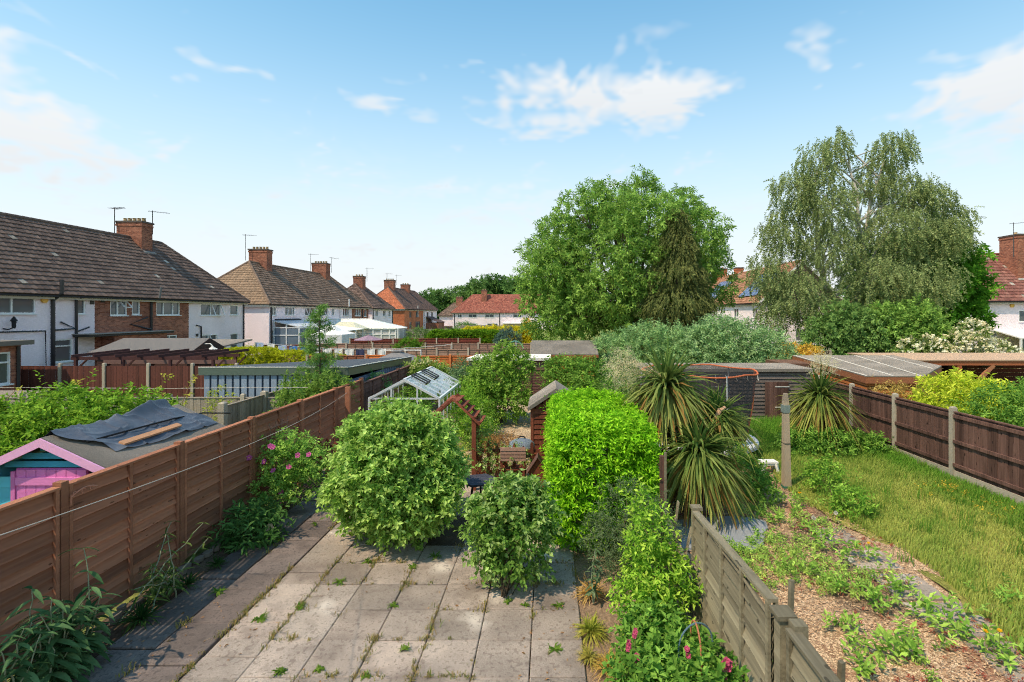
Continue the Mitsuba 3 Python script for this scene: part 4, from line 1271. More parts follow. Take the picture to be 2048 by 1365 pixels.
# greenhouse
t = thing("greenhouse", "aluminium greenhouse with a glass roof behind the big round bush", "greenhouse")
gx0, gxm, gx1, gy0, gy1 = -4.85, -3.9, -2.95, 13.7, 16.9
gze, gza = 1.44, 1.95
AL = C(206, 210, 214)
m = MB(AL)
for y in (gy0, gy1):
    for s in (gx0, gx1):
        m.beam((s, y, 0), (s, y, gze), .05, .05)
        m.beam((s, y, gze), (gxm, y, gza), .05, .06)
    m.beam((gx0, y, gze), (gx1, y, gze), .03, .04)
    m.beam((gxm - .35, y, 0), (gxm - .35, y, gza - .2), .04, .04)
    m.beam((gxm + .35, y, 0), (gxm + .35, y, gza - .2), .04, .04)
for s in (gx0, gx1):
    m.beam((s, gy0, gze), (s, gy1, gze), .06, .06)
    m.beam((s, gy0, .05), (s, gy1, .05), .06, .08)
m.beam((gxm, gy0, gza), (gxm, gy1, gza), .07, .06)
m.put("frame", "vc_gloss", t)
n = 6
for i in range(n):
    ya, yb = gy0 + (gy1 - gy0) * i / n, gy0 + (gy1 - gy0) * (i + 1) / n
    for s in (gx0, gx1):
        if i:
            b = MB(AL)
            b.beam((s, ya, gze), (gxm, ya, gza), .03, .035)
            b.beam((s, ya, 0), (s, ya, gze), .025, .03)
            b.put("glazing_bar", "vc_gloss", t)
        MB().add([(s, ya + .01, gze + .012), (s, yb - .01, gze + .012), (gxm, yb - .01, gza + .012), (gxm, ya + .01, gza + .012)], [[0, 1, 2, 3]]).put("roof_pane", "glass", t)
        MB().add([(s, ya + .01, .08), (s, yb - .01, .08), (s, yb - .01, gze - .03), (s, ya + .01, gze - .03)], [[0, 1, 2, 3]]).put("side_pane", "glass", t)
MB().add([(gx0 + .03, gy0, .05), (gx1 - .03, gy0, .05), (gx1 - .03, gy0, gze), (gxm, gy0, gza - .05), (gx0 + .03, gy0, gze)], [[0, 1, 2, 4], [4, 2, 3, 3]]).put("gable_pane", "glass", t)
MB().add([(gx0 + .03, gy1, .05), (gx1 - .03, gy1, .05), (gx1 - .03, gy1, gze), (gxm, gy1, gza - .05), (gx0 + .03, gy1, gze)], [[0, 1, 2, 4], [4, 2, 3, 3]]).put("gable_pane", "glass", t)
for y in (14.35, 15.5):   # roof vents with dark edges
    v = MB(C(64, 64, 68))
    P = lambda a, b: np.array([gxm + (gx1 - gxm) * a, b, gza + (gze - gza) * a + .045])  # noqa: E731
    for a, b in (((.02, y), (.02, y + .55)), ((.45, y), (.45, y + .55)), ((.02, y), (.45, y)), ((.02, y + .55), (.45, y + .55)), ((.02, y + .27), (.45, y + .27))):
        v.beam(P(*a), P(*b), .035, .03)
    v.put("roof_vent", "vc", t)
# what stands inside
k = thing("potting_bench", "grey slatted bench with pots inside the greenhouse", "bench")
m = MB(C(120, 112, 104))
for i in range(5):
    m.box(-4.75 + i * .12, 14.0, .72, -4.65 + i * .12, 16.5, .75)
for y in (14.1, 16.4):
    m.box(-4.72, y, 0, -4.66, y + .06, .72).box(-4.2, y, 0, -4.14, y + .06, .72)
m.put("slats", "vc", k)

# dark metal garage
t = thing("metal_garage", "long grey-blue ribbed metal garage with a flat dark roof beyond the left fence", "garage")
ax0, ax1, ay0, ay1 = -10.35, -6.1, 15.2, 22.2
zf, zb = 1.90, 1.72
n = 19
for i in range(n):
    a, b = ax0 + (ax1 - ax0) * i / n, ax0 + (ax1 - ax0) * (i + 1) / n
    MB().box(a + .012, ay0, 0, b - .05, ay0 + .05, zf, jit(C(142, 158, 178), .06)).put("wall_panel", "vc", t)
m = MB(C(58, 68, 84)).box(ax0, ay0 + .03, 0, ax1, ay0 + .08, zf)
for i in range(32):
    a, b = ay0 + (ay1 - ay0) * i / 32, ay0 + (ay1 - ay0) * (i + 1) / 32
    m.box(ax1 - .02, a + .01, 0, ax1 + .03, b - .06, 1.7, jit(C(118, 134, 158), .06))
m.box(ax1 - .06, ay0 + .08, 0, ax1 - .02, ay1, 1.7).box(ax0, ay0 + .08, 0, ax0 + .05, ay1, 1.7).box(ax0, ay1 - .05, 0, ax1, ay1, 1.7)
m.put("side_walls", "vc", t)
MB(C(92, 108, 98)).box(ax0 - .12, ay0 - .06, zf, ax1 + .1, ay0 - .01, zf + .22).put("fascia", "vc", t)
MB(C(124, 122, 92)).extr([(ax1 + .1, ay0 - .005, zf - .02), (ax1 + .1, ay1, zb - .12), (ax1 + .1, ay1, zb + .10), (ax1 + .1, ay0 - .005, zf + .20)], (-.03, 0, 0)).put("fascia", "vc", t)
MB(C(74, 80, 88)).extr([(ax0 - .12, ay0 - .02, zf + .2), (ax1 + .12, ay0 - .02, zf + .2), (ax1 + .12, ay1, zb + .10), (ax0 - .12, ay1, zb - .10)], (0, 0, .03)).put("roof", "vc", t)
MB(C(216, 216, 206)).beam((ax1 + .12, ay0 - .02, zf + .235), (ax1 + .12, ay1, zb + .135), .05, .02).beam((ax0 - .12, ay0 - .05, zf + .235), (ax1 + .12, ay0 - .05, zf + .235), .04, .02).put("roof_edge", "vc", t)

# brown gazebo shed and pergola before the terrace
t = thing("gabled_shed", "dark brown shed with a pale grey gabled roof before the brick house", "shed")
y0, y1, xa, xb = 24.6, 27.4, -22.4, -17.4
DB = C(84, 60, 56)
ym = 26
m = MB(DB)
for i in range(10):
    m.box(xa + .3, y0 + .2 - .012 * (i % 2), .05 + i * .18, xb - .3, y0 + .25, .22 + i * .18, jit(DB, .08))
m.box(xa + .3, y0 + .25, 0, xb - .3, y1 - .2, 1.85)
m.extr([(xb - .3, y0 + .2, 1.85), (xb - .3, y1 - .2, 1.85), (xb - .3, ym, 2.35)], (-.05, 0, 0), C(58, 42, 44))
m.put("walls", "vc", t)
rs = MB(C(118, 115, 114))
rs.extr([(xa, y0, 1.78), (xb, y0, 1.78), (xb, ym, 2.42), (xa + .6, ym, 2.42)], (0, 0, .06))
rs.extr([(xa, y1, 1.78), (xb, y1, 1.78), (xb, ym, 2.42), (xa + .6, ym, 2.42)], (0, 0, .06))
rs.put("roof", "vc", t)
MB(C(60, 44, 44)).extr([(xb, y0, 1.72), (xb, ym, 2.36), (xb, y1, 1.72), (xb, y1, 1.84), (xb, ym, 2.48), (xb, y0, 1.84)], (.03, 0, 0)).put("bargeboard", "vc", t)
m = MB(C(226, 224, 220)).tube([(xb - .02, 25.6, 2.2), (xb + .3, 25.6, 2.22), (xb + .42, 25.6, 2.1)], .03).tube([(xb + .42, 25.6, 2.1), (xb + .42, 25.6, 2.02), (xb + .42, 25.6, 1.94)], [.03, .1, .24], sides=10)
m.put("wall_lamp", "vc", t)
t = thing("pergola", "dark brown pergola with sloping rafters behind the featheredge fence", "pergola")
m = MB(C(82, 52, 52))
for i in range(7):
    x = -21.0 + i * .95
    MB(jit(C(86, 56, 56), .1)).beam((x, 22.3, 1.86), (x + .9, 24.3, 2.0), .07, .12).put("rafter", "vc", t)
for y in (22.5, 24.1):
    m.beam((-21.2, y, 1.75), (-14.7, y, 1.75), .07, .14)
for x in (-21.0, -18.9, -16.8, -14.9):
    for y in (22.5, 24.1):
        m.box(x - .05, y - .05, 0, x + .05, y + .05, 1.7)
        m.beam((x + .05, y, 1.25), (x + .5, y, 1.7), .06, .06)
m.beam((-21.1, 24.0, .9), (-14.8, 24.0, .9), .03, .5, C(128, 100, 96)).beam((-21.1, 24.02, 1.45), (-14.8, 24.02, 1.45), .03, .2, C(128, 100, 96))
m.put("frame", "vc", t)
t = thing("timber_shed", "small orange-brown shed with a pale mono-pitch roof left of the yellow clipped hedge", "shed")
m = MB(C(184, 110, 66)).box(-19.1, 27.0, 0, -17.2, 28.6, 1.75)
for i in range(8):
    m.box(-19.1, 26.98 - .01 * (i % 2), .1 + i * .2, -17.2, 26.995, .29 + i * .2, jit(C(192, 112, 66), .1))
m.put("walls", "vc", t)
MB(C(140, 132, 124)).extr([(-19.6, 26.7, 1.75), (-18.0, 26.7, 1.75), (-16.9, 28.9, 2.2), (-19.6, 28.9, 2.2)], (0, 0, .08)).put("roof", "vc", t)

# far centre shed
t = thing("timber_shed", "orange timber shed with a grey felt roof below the big ash tree", "shed")
m = MB(C(190, 100, 50))
for i in range(10):
    m.box(-.75, 23.98 - .012 * (i % 2), .02 + i * .17, 2.2, 24.03, .18 + i * .17, jit(C(196, 104, 52), .1))
m.box(-.75, 24.03, 0, 2.2, 26.2, 1.7)
m.put("walls", "vc", t)
MB(C(150, 150, 156)).extr([(-.85, 23.8, 1.78), (2.35, 23.8, 1.78), (2.35, 25.4, 2.34), (-.85, 25.4, 2.34)], (0, 0, .05)).extr([(-.85, 27.0, 1.78), (2.35, 27.0, 1.78), (2.35, 25.4, 2.34), (-.85, 25.4, 2.34)], (0, 0, .05)).put("roof", "felt", t)
MB(C(150, 84, 50)).box(-.85, 23.78, 1.66, 2.35, 23.81, 1.78).put("fascia", "vc", t)
t = thing("flat_roof_store", "low store with a white-edged flat roof behind the end fence, left of the orange shed", "store")
m = MB(C(112, 84, 74)).box(-3.6, 22.9, 0, .0, 23.6, 1.62)
m.put("walls", "vc", t)
MB(C(238, 232, 222)).extr([(-3.7, 22.75, 1.62), (.1, 22.75, 1.62), (.1, 23.7, 1.72), (-3.3, 23.7, 1.72)], (0, 0, .12)).put("roof", "vc", t)

# summerhouse with pentagon roof on the right
t = thing("corner_summerhouse", "orange slatted summerhouse with a wide flat felt roof behind the right fence", "summerhouse")
poly = np.array([(9.72, 15.5), (11.45, 15.45), (14.2, 18.3), (14.9, 21.9), (10.55, 21.9)])
zr = 1.74
q = np.c_[poly, [zr, zr, zr + .02, zr + .10, zr + .10]]
MB().extr(q + (0, 0, .06), (0, 0, .035)).put("roof", "felt", t)
for i in range(5):
    a, b = q[i], q[(i + 1) % 5]
    MB(jit(C(150, 96, 66), .06)).extr([a - (0, 0, .14), b - (0, 0, .14), b + (0, 0, .055), a + (0, 0, .055)], (0, .02, 0)).put("fascia", "vc", t)
cen = np.append(poly.mean(0), 0)
for i in range(5):
    a, b = np.append(poly[i], 0), np.append(poly[(i + 1) % 5], 0)
    a, b = a + (cen - a) * .035, b + (cen - b) * .035
    for j in range(14):
        z0 = .1 + j * .108
        if i in (0, 1, 4) and j > 4:
            MB(jit(C(190, 116, 64), .08)).extr([a + (0, 0, z0), b + (0, 0, z0), b + (0, 0, z0 + .085), a + (0, 0, z0 + .085)], (0, .02, 0)).put("slat", "vc", t)
    MB(C(96, 58, 36)).extr([a + (0, 0, 0) + (cen - a) * .012, b + (cen - b) * .012, b + (cen - b) * .012 + (0, 0, 1.6), a + (cen - a) * .012 + (0, 0, 1.6)], (0, .01, 0)).put("wall", "vc", t)
for x0, y0, x1, y1 in ((9.74, 15.52, 10.58, 21.85), (10.55, 15.5, 11.9, 21.85), (11.4, 15.5, 13.2, 21.85), (13.2, 17.3, 14.4, 21.85)):
    w = (np.array([x1, y1, 0]) - (x0, y0, 0))
    z0, z1 = zr + .10, zr + .202
    MB(C(226, 220, 210)).beam((x0, y0, z0), (x1, y1, z1), .035, .012).put("roof_batten", "vc", t)
t = thing("cedar_store", "small cedar-clad store with dark brown fascia left of the summerhouse roof", "store")
m = MB(C(190, 100, 52))
for i in range(8):
    m.box(9.4, 20.0 - .012 * (i % 2), .1 + i * .18, 10.3, 20.05, .27 + i * .18, jit(C(194, 104, 54), .1))
m.box(9.4, 20.05, 0, 10.3, 21.5, 1.6)
m.put("walls", "vc", t)
MB(C(108, 80, 66)).box(9.25, 19.85, 1.6, 10.45, 21.6, 1.78).put("roof", "vc", t)
t = thing("timber_canopy", "long timber canopy with brown beam, braces and dark interior at the right edge", "canopy")
BM = C(166, 98, 66)
MB(BM).box(14.6, 20.9, 1.60, 24, 21.0, 1.78).put("beam", "vc", t)
MB(C(176, 150, 128)).box(14.5, 20.85, 1.78, 24, 24.6, 1.83).put("roof", "vc", t)
for x in (16.9, 20.6):
    MB(C(170, 92, 58)).box(x, 20.92, 0, x + .18, 21.06, 1.6).put("post", "vc", t)
MB(C(170, 116, 84)).beam((17.6, 20.95, .8), (18.4, 20.95, 1.6), .1, .14).put("brace", "vc", t)
MB(C(170, 116, 84)).beam((21.6, 20.95, .9), (20.9, 20.95, 1.6), .1, .14).put("brace", "vc", t)
for i in range(9):
    MB(jit(C(104, 52, 40), .12)).box(14.6, 23.9 - .012 * (i % 2), .02 + i * .19, 24, 23.93, .20 + i * .19).put("wall_board", "vc", t)
MB(C(70, 50, 44)).box(18.6, 23.6, .2, 19.5, 23.85, 1.4).put("cabinet", "vc", t)
k = thing("wooden_sign", "small dark sign with pale letters under the timber canopy at the right edge", "sign")
MB(C(58, 60, 50)).box(20.35, 23.80, 1.22, 21.35, 23.86, 1.46).put("board", "vc", k)
tm = meshkit.text_mesh("HAPPY HOUR", 0.11, 0.006)
tv = np.array(tm.vertices)
sc_ = 0.86 / (tv[:, 0].max() - tv[:, 0].min())
tv = np.stack([20.42 + (tv[:, 0] - tv[:, 0].min()) * sc_, 23.797 - tv[:, 2], 1.285 + tv[:, 1]], 1)
MB(C(190, 196, 160)).add(tv, np.array(tm.faces)).put("lettering", "vc", k)

# conservatories, tent, parasol, gazebo behind the gardens
t = thing("conservatory", "white-framed glazed lean-to conservatory against the second terrace", "conservatory")
x0, x1, y0, y1 = -24.97, -22.6, 45.9, 51.6
m = MB(C(228, 230, 234))
for y in np.linspace(y0, y1, 6):
    m.box(x1 - .05, y - .05, 0, x1 + .05, y + .05, 2.45)
    m.beam((x0, y, 3.05), (x1, y, 2.5), .06, .07)
for x in np.linspace(x0 + .1, x1, 3):
    m.box(x - .05, y0 - .05, 0, x + .05, y0 + .05, 2.6 + (x1 - x) * .2)
for z in (.6, 1.75, 2.45):
    m.beam((x1, y0, z), (x1, y1, z), .08, .1)
    m.beam((x0, y0, z), (x1, y0, z), .08, .1)
m.put("frame", "vc_gloss", t)
MB(C(200, 206, 214)).extr([(x0, y0, 3.1), (x1 - .1, y0, 2.52), (x1 - .1, y1, 2.52), (x0, y1, 3.1)], (0, 0, .03)).put("roof", "vc_gloss", t)
for a, b in ((.65, 1.7), (1.8, 2.4)):
    MB(C(110, 128, 146)).add([(x1, y0, a), (x1, y1, a), (x1, y1, b), (x1, y0, b), (x0, y0, a), (x0, y0, b)], [[0, 1, 2, 3], [4, 0, 3, 5]]).put("pane", "pane_dark", t)
MB(C(56, 62, 70)).box(x0, y0 + .3, 3.1, x0 + .2, y1 - .8, 3.22).put("flashing", "vc", t)
t = thing("patio_canopy", "white fabric canopy on thin posts in front of the lean-to conservatory", "canopy")
MB(C(245, 243, 238)).extr([(-22.3, 47.5, 2.45), (-19.0, 46.5, 2.05), (-18.4, 50.5, 2.15), (-21.8, 51.5, 2.5)], (0, 0, .05)).put("cover", "vc", t)
for x, y in ((-19.1, 46.6), (-18.5, 50.4), (-22.2, 47.6)):
    MB(C(235, 235, 235)).box(x - .05, y - .05, 0, x + .05, y + .05, 2.1).put("post", "vc", t)
MB(C(240, 240, 238)).box(-22.0, 47.1, 1.2, -19.1, 47.18, 1.28).put("rail", "vc", t)
t = thing("party_tent", "white pitched party tent left of the conservatory with the white roof", "tent")
cx, cy, w = -19.4, 45.3, 1.55
ap = (cx, cy, 2.72)
co = [(cx - w, cy - w, 1.9), (cx + w, cy - w, 1.9), (cx + w, cy + w, 1.9), (cx - w, cy + w, 1.9)]
mid = [tuple(np.array(a) * .5 + np.array(ap) * .5 - (0, 0, .1)) for a in co]
MB(C(246, 245, 244)).add([*co, *mid, ap], [[0, 1, 5, 4], [1, 2, 6, 5], [2, 3, 7, 6], [3, 0, 4, 7], [4, 5, 8, 8], [5, 6, 8, 8], [6, 7, 8, 8], [7, 4, 8, 8]]).put("roof", "vc", t)
MB(C(226, 226, 232)).add([(*c[:2], 0) for c in co] + [(*c[:2], 1.9) for c in co], [[0, 1, 5, 4], [1, 2, 6, 5], [2, 3, 7, 6]]).put("walls", "vc", t)
t = thing("conservatory", "conservatory with a white hipped roof and glazed front before the second terrace", "conservatory")
RW = C(244, 243, 232)
y0, ym, y1, xr0, xr1, xe = 56.0, 58.2, 60.4, -25, -20.4, -16.8
ze, zr = 2.05, 3.05
MB(RW).add([(xr0, y0, ze), (xe, y0, ze), (xe, y1, ze), (xr0, y1, ze), (xr0, ym, zr), (xr1, ym, zr)], [[0, 1, 5, 4], [1, 2, 5, 5], [2, 3, 4, 5]]).put("roof", "vc_gloss", t)
m = MB(C(250, 250, 250))
for f_ in np.linspace(0, 1, 7):
    x = xr0 + (xr1 - xr0) * f_
    m.beam((xr0 + (xe - xr0) * f_, y0, ze + .03), (x, ym, zr + .03), .07, .04)
m.beam((xe, y1, ze + .03), (xr1, ym, zr + .03), .07, .05).beam((xr0, ym, zr + .05), (xr1, ym, zr + .05), .1, .1)
for x in np.linspace(-24, xe + .1, 9):
    m.box(x - .06, y0 + .1, 0, x + .06, y0 + .2, ze)
for y in np.linspace(y0 + .1, y1 - .1, 4):
    m.box(xe - .2, y, 0, xe - .1, y + .1, ze)
m.box(-24, y0 + .1, 1.35, xe - .1, y0 + .18, 1.45).box(-24, y0 + .1, ze - .14, xe - .1, y0 + .2, ze)
m.box(xr1 - .05, ym - .05, zr, xr1 + .05, ym + .05, zr + .3)
m.put("frame", "vc_gloss", t)
MB().add([(-24, y0 + .17, 0), (xe - .12, y0 + .17, 0), (xe - .12, y0 + .17, ze), (-24, y0 + .17, ze), (xe - .12, y1, 0), (xe - .12, y1, ze)], [[0, 1, 2, 3], [1, 4, 5, 2]]).put("pane", "pane_dark", t)
m = MB(C(226, 220, 190)).extr([(-23.4, 54.2, 2.05), (-20.6, 54.2, 2.05), (-21.4, 55.6, 2.75), (-23.0, 55.6, 2.75)], (0, 0, .05)).extr([(-20.6, 54.2, 2.05), (-19.8, 55.95, 2.05), (-21.4, 55.6, 2.75)], (0, 0, .05))
m.put("bay_roof", "vc_gloss", t)
m = MB(C(244, 244, 244))
for x in np.linspace(-23.2, -20.7, 5):
    m.box(x - .06, 54.35, 0, x + .06, 54.45, 2.05)
m.box(-23.2, 54.35, 1.3, -20.7, 54.45, 1.42)
m.put("bay_frame", "vc_gloss", t)
t = thing("garden_parasol", "faded purple parasol open behind the dark red fence", "parasol")
px_, py_ = -14.4, 40.5
n = 8
a = np.arange(n) * 2 * np.pi / n
v = np.vstack([[(px_, py_, 2.02)], np.c_[px_ + 1.15 * np.cos(a), py_ + 1.15 * np.sin(a), np.full(n, 1.62)]])
MB(C(158, 132, 150)).add(v, [[0, 1 + i, 1 + (i + 1) % n] for i in range(n)]).put("canopy", "vc", t)
MB(C(200, 190, 170)).tube([(px_, py_, 0), (px_, py_, 2.1)], .04).put("pole", "vc", t)
t = thing("gazebo", "grey gazebo with a hipped fabric roof just beyond the metal garage", "gazebo")
gx, gy, w = -6.95, 23.3, 1.1
v = [(gx - w, gy - w, 1.55), (gx + w, gy - w, 1.55), (gx + w, gy + w, 1.55), (gx - w, gy + w, 1.55)]
tp = [(gx + s * .12, gy + r * .12, 1.98) for s, r in ((-1, -1), (1, -1), (1, 1), (-1, 1))]
MB(C(134, 132, 132)).add(v + tp, [[0, 1, 5, 4], [1, 2, 6, 5], [2, 3, 7, 6], [3, 0, 4, 7], [4, 5, 6, 7]]).put("canopy", "vc", t)
MB(C(138, 136, 136)).extr([(p[0] * .2 + gx * .8, p[1] * .2 + gy * .8, 2.0) for p in v], (0, 0, .05)).put("vent_cap", "vc", t)
for x, y, _ in v:
    MB(C(90, 90, 90)).box(x * .94 + gx * .06 - .03, y * .94 + gy * .06 - .03, 0, x * .94 + gx * .06 + .03, y * .94 + gy * .06 + .03, 1.56).put("post", "vc", t)
t = thing("football_goal", "thin white goal frame on the lawn behind the grey gazebo", "goal")
MB(C(244, 244, 244)).tube([(-8.75, 27, 0), (-8.75, 27, 1.78), (-6.8, 27, 1.78), (-6.8, 27, 0)], .035).tube([(-8.75, 27, 1.78), (-8.75, 27.9, 0)], .02).tube([(-6.8, 27, 1.78), (-6.8, 27.9, 0)], .02).put("goal_frame", "vc_gloss", t)
t = thing("swing_frame", "green arched play frame with a white strut beyond the apple trees", "play frame")
a = np.linspace(0, np.pi, 14)
MB(C(120, 190, 170)).tube(np.c_[-2.05 + .55 * np.cos(a), np.full(14, 31.0), 1.35 + .7 * np.sin(a)], .03).tube([(-2.6, 31, 1.4), (-2.75, 31, 0)], .03).tube([(-1.5, 31, 1.4), (-1.35, 31, 0)], .03).put("arch", "vc", t)
MB(C(230, 232, 236)).tube([(-2.0, 31, 2.03), (-1.75, 31.2, 0)], .03).put("strut", "vc", t)

# washing line with clothes, beyond the yellow hedge
k = thing("washing_line", "far white washing line hung with laundry behind the yellow hedge", "washing line")
A_, B_ = np.array([-16.2, 28, 2.15]), np.array([-5.6, 29.2, 1.95])
tt = np.linspace(0, 1, 20)[:, None]
L = A_ + (B_ - A_) * tt - np.array([0, 0, .32]) * (4 * tt * (1 - tt))
MB(C(220, 220, 220)).tube(L, .012, sides=4).put("cord", "vc", k)
MB(C(200, 190, 180)).tube([A_ * (1, 1, 0), A_], .04).put("pole", "vc", k)
MB(C(200, 190, 180)).tube([B_ * (1, 1, 0), B_], .04).put("pole", "vc", k)
lab = {"w": "white garment pegged on the far washing line", "b": "bright blue garment pegged on the far washing line", "l": "pale blue towel at the left end of the far washing line", "d": "dark garment at the middle of the far washing line"}
cc = {"w": C(238, 236, 236), "b": C(70, 128, 200), "l": C(176, 194, 226), "d": C(60, 64, 96)}
kinds = "lwlbbwwwwdww"
for i, s in enumerate(kinds):
    q = .02 + i * .056
    p = A_ + (B_ - A_) * q - np.array([0, 0, .32]) * (4 * q * (1 - q))
    lb = lab[s] if s != "l" else ("pale blue towel at the left end of the far washing line" if i == 0 else "second pale blue towel, left of the bright blue clothes")
    gk = thing("laundry_item", lb, "laundry", {"w": "white laundry", "b": "blue laundry"}.get(s))
    ww, hh = rng.uniform(.2, .26), rng.uniform(.35, .55)
    X, Z = np.meshgrid(np.linspace(-ww, ww, 7), np.linspace(0, -hh, 5))
    v = np.stack([p[0] + X, p[1] + .04 * np.sin(X * 22 + i) * (-Z / hh), p[2] + Z + .02 * np.cos(X * 9)], -1).reshape(-1, 3)
    a, b = np.meshgrid(np.arange(4), np.arange(6), indexing="ij")
    MB(cc[s]).add(v, np.stack([a * 7 + b, a * 7 + b + 1, (a + 1) * 7 + b + 1, (a + 1) * 7 + b], -1).reshape(-1, 4)).put(gk, "vc")

# ---------------------------------------------------------------- things in our garden
# the near washing line and its post
k = thing("washing_line", "white washing line sloping across the left fence to a timber post", "washing line")
A_, B_ = np.array([-5.16, 13.0, 1.72]), np.array([-2.75, 1.2, 2.75])
tt = np.linspace(0, 1, 40)[:, None]
MB(C(186, 178, 170)).tube(A_ + (B_ - A_) * tt - np.array([0, 0, .22]) * (4 * tt * (1 - tt)), .0034, sides=5).put("cord", "vc", k)
MB().box(-5.21, 12.96, -.1, -5.09, 13.06, 1.86).put("post", "wood_lap", k)
k = thing("wire_line", "thin pale wire stretched across the left neighbour's garden", "wire")
MB(C(200, 190, 180)).tube([(-13, 11.6, 2.05), (-9, 11.6, 2.03), (-5.6, 11.8, 2.02)], .006, sides=4).put("wire_line", "vc")

# scroll bracket and fan trellis on the fence
k = thing("hanging_bracket", "rusty pink scrolled hanging-basket bracket on the nearest fence post", "bracket")
y0, z0 = 5.75, 1.66
a = np.linspace(0, 1, 12)
m = MB(C(196, 132, 108)).tube(np.c_[np.full(12, XF + .07), y0 + a * .33, z0 + .07 * np.sin(a * 2.6) - .02 * a], .008, sides=5)
for s in (.05, .16, .27):
    b = np.linspace(0, 4.5, 10)
    m.tube(np.c_[np.full(10, XF + .07), y0 + s + .028 * np.cos(b), z0 + .02 + .028 * np.sin(b)], .005, sides=4)
m.tube([(XF + .07, y0, z0 - .08), (XF + .07, y0, z0 + .03)], .007, sides=4)
m.put("hanging_bracket", "vc")
k = thing("fan_trellis", "fan-shaped wooden trellis fixed to the fence above the rose", "trellis")
for i in range(4):
    MB(C(150, 112, 96)).beam((XF + .075, 10.05 + i * .07, .55), (XF + .075, 9.82 + i * .24, 1.62), .02, .012, up=(1, 0, 0)).put("slat", "vc", k)
for j in range(5):
    z = .75 + j * .19
    w = .11 + .25 * (z - .55) / 1.07
    MB(C(150, 112, 96)).beam((XF + .09, 10.16 - w, z), (XF + .09, 10.16 + w, z), .02, .01, up=(1, 0, 0)).put("slat", "vc", k)

# picket fence with arch
def picket(m, x, y, h, w=.07):
    m.extr([(x - w / 2, y, .04), (x + w / 2, y, .04), (x + w / 2, y, h - .06), (x, y, h), (x - w / 2, y, h - .06)], (0, .02, 0))


t = thing("picket_fence", "low red-brown picket fence with uneven pales right of the arch", "picket fence")
for i, x in enumerate((-1.47, -1.3, -1.12, -.93, -.74, -.55, -.36, -.17)):
    m = MB()
    picket(m, x, 11.0 + rng.normal(0, .01), rng.uniform(.86, 1.02))
    m.put("pale", "wood_red", t)
MB().beam((-1.6, 11.05, .3), (0, 11.05, .3), .04, .07).put("rail", "wood_red", t)
MB().beam((-1.6, 11.05, .75), (0, 11.05, .75), .04, .07).put("rail", "wood_red", t)
t = thing("picket_fence", "low brown picket fence between the rose bush and the big round bush", "picket fence")
for i in range(16):
    x = -5.3 + i * .17
    m = MB()
    picket(m, x, 11.35, rng.uniform(.88, .98), .09)
    m.put("pale", "wood_red", t)
for z in (.3, .75):
    MB().beam((-5.4, 11.4, z), (-2.75, 11.4, z), .04, .07).put("rail", "wood_red", t)
MB(C(170, 170, 172)).box(-5.3, 11.42, .02, -2.9, 11.44, .2).put("kickboard", "vc", t)
t = thing("garden_arch", "red-brown wooden arch with a pitched top over the path", "arch")
ya, yb = 10.75, 11.25
for x in (-1.58, -2.45):
    for y in (ya, yb):
        MB().box(x - .045, y - .045, -.05, x + .045, y + .045, 1.52).put("post", "wood_red", t)
for y in (ya - .06, yb):
    for s in (-1, 1):
        MB().beam((-2.02, y, 1.95), (-2.02 + s * .58, y, 1.40), .04, .09, up=(0, 1, 0)).put("rafter", "wood_red", t)
for i in range(5):
    for s in (-1, 1):
        q = .12 + i * .2
        MB().beam((-2.02 + s * .6 * q, ya - .1, 1.97 - .56 * q), (-2.02 + s * .6 * q, yb + .12, 1.97 - .56 * q), .135, .02).put("roof_slat", "wood_red", t)

# table, bench, bird house, barbecue
t = thing("garden_table", "dark slatted hexagonal garden table beside the small apple bush", "table")
cx, cy, z = -1.34, 9.8, .52
a = np.arange(6) * np.pi / 3 + .25
hexp = np.c_[cx + .36 * np.cos(a), cy + .36 * np.sin(a)]
MB(C(60, 62, 74)).prism(hexp, z - .02, z).put("tabletop", "vc", t)
from shapely.geometry import Polygon, box as sbox
HX = Polygon(np.c_[cx + .355 * np.cos(a), cy + .355 * np.sin(a)])
for i in range(7):
    s = HX.intersection(sbox(cx - .5, cy - .36 + i * .104, cx + .5, cy - .36 + i * .104 + .096))
    if s.area > 1e-4:
        MB(jit(C(70, 72, 86), .1)).prism(np.array(s.exterior.coords)[:-1], z + .001, z + .018).put("slat", "vc", t)
for x, y in ((-.12, -.1), (.12, -.1), (.0, .16)):
    MB(C(62, 52, 48)).tube([(cx + x * .9, cy + y, z - .02), (cx + x * 1.3, cy + y * 1.6, 0)], .022).put("leg", "vc", t)
t = thing("garden_bench", "red-brown slatted bench seen from behind at the picket fence", "bench")
for i in range(4):
    MB(jit(C(176, 138, 124), .08)).box(-1.02, 10.72 - i * .012, .62 + i * .075, -.48, 10.74 - i * .012, .69 + i * .075).put("back_slat", "vc", t)
for i in range(3):
    MB().box(-1.02, 10.8 + i * .12, .40, -.48, 10.9 + i * .12, .425).put("seat_slat", "wood_red", t)
for x in (-1.0, -.53):
    MB().box(x - .025, 10.745, 0, x + .025, 10.79, .9).put("leg", "wood_red", t)
    MB().box(x - .025, 11.12, 0, x + .025, 11.16, .58).put("leg", "wood_red", t)
    MB().box(x - .03, 10.75, .58, x + .03, 11.16, .61).put("armrest", "wood_red", t)
t = thing("bird_house", "little brown wooden bird house with a pitched top and square hole by the hedge", "bird house")
x, y = -.22, 10.4
MB().extr([(x - .17, y, .02), (x + .17, y, .02), (x + .17, y, .5), (x, y, .76), (x - .17, y, .5)], (0, .26, 0)).put("body", "wood_red", t)
MB((.02, .018, .015)).box(x - .045, y - .004, .22, x + .045, y + .001, .36).put("hole", "vc", t)  # no opening cut; the dark inside is painted as a near-black plate
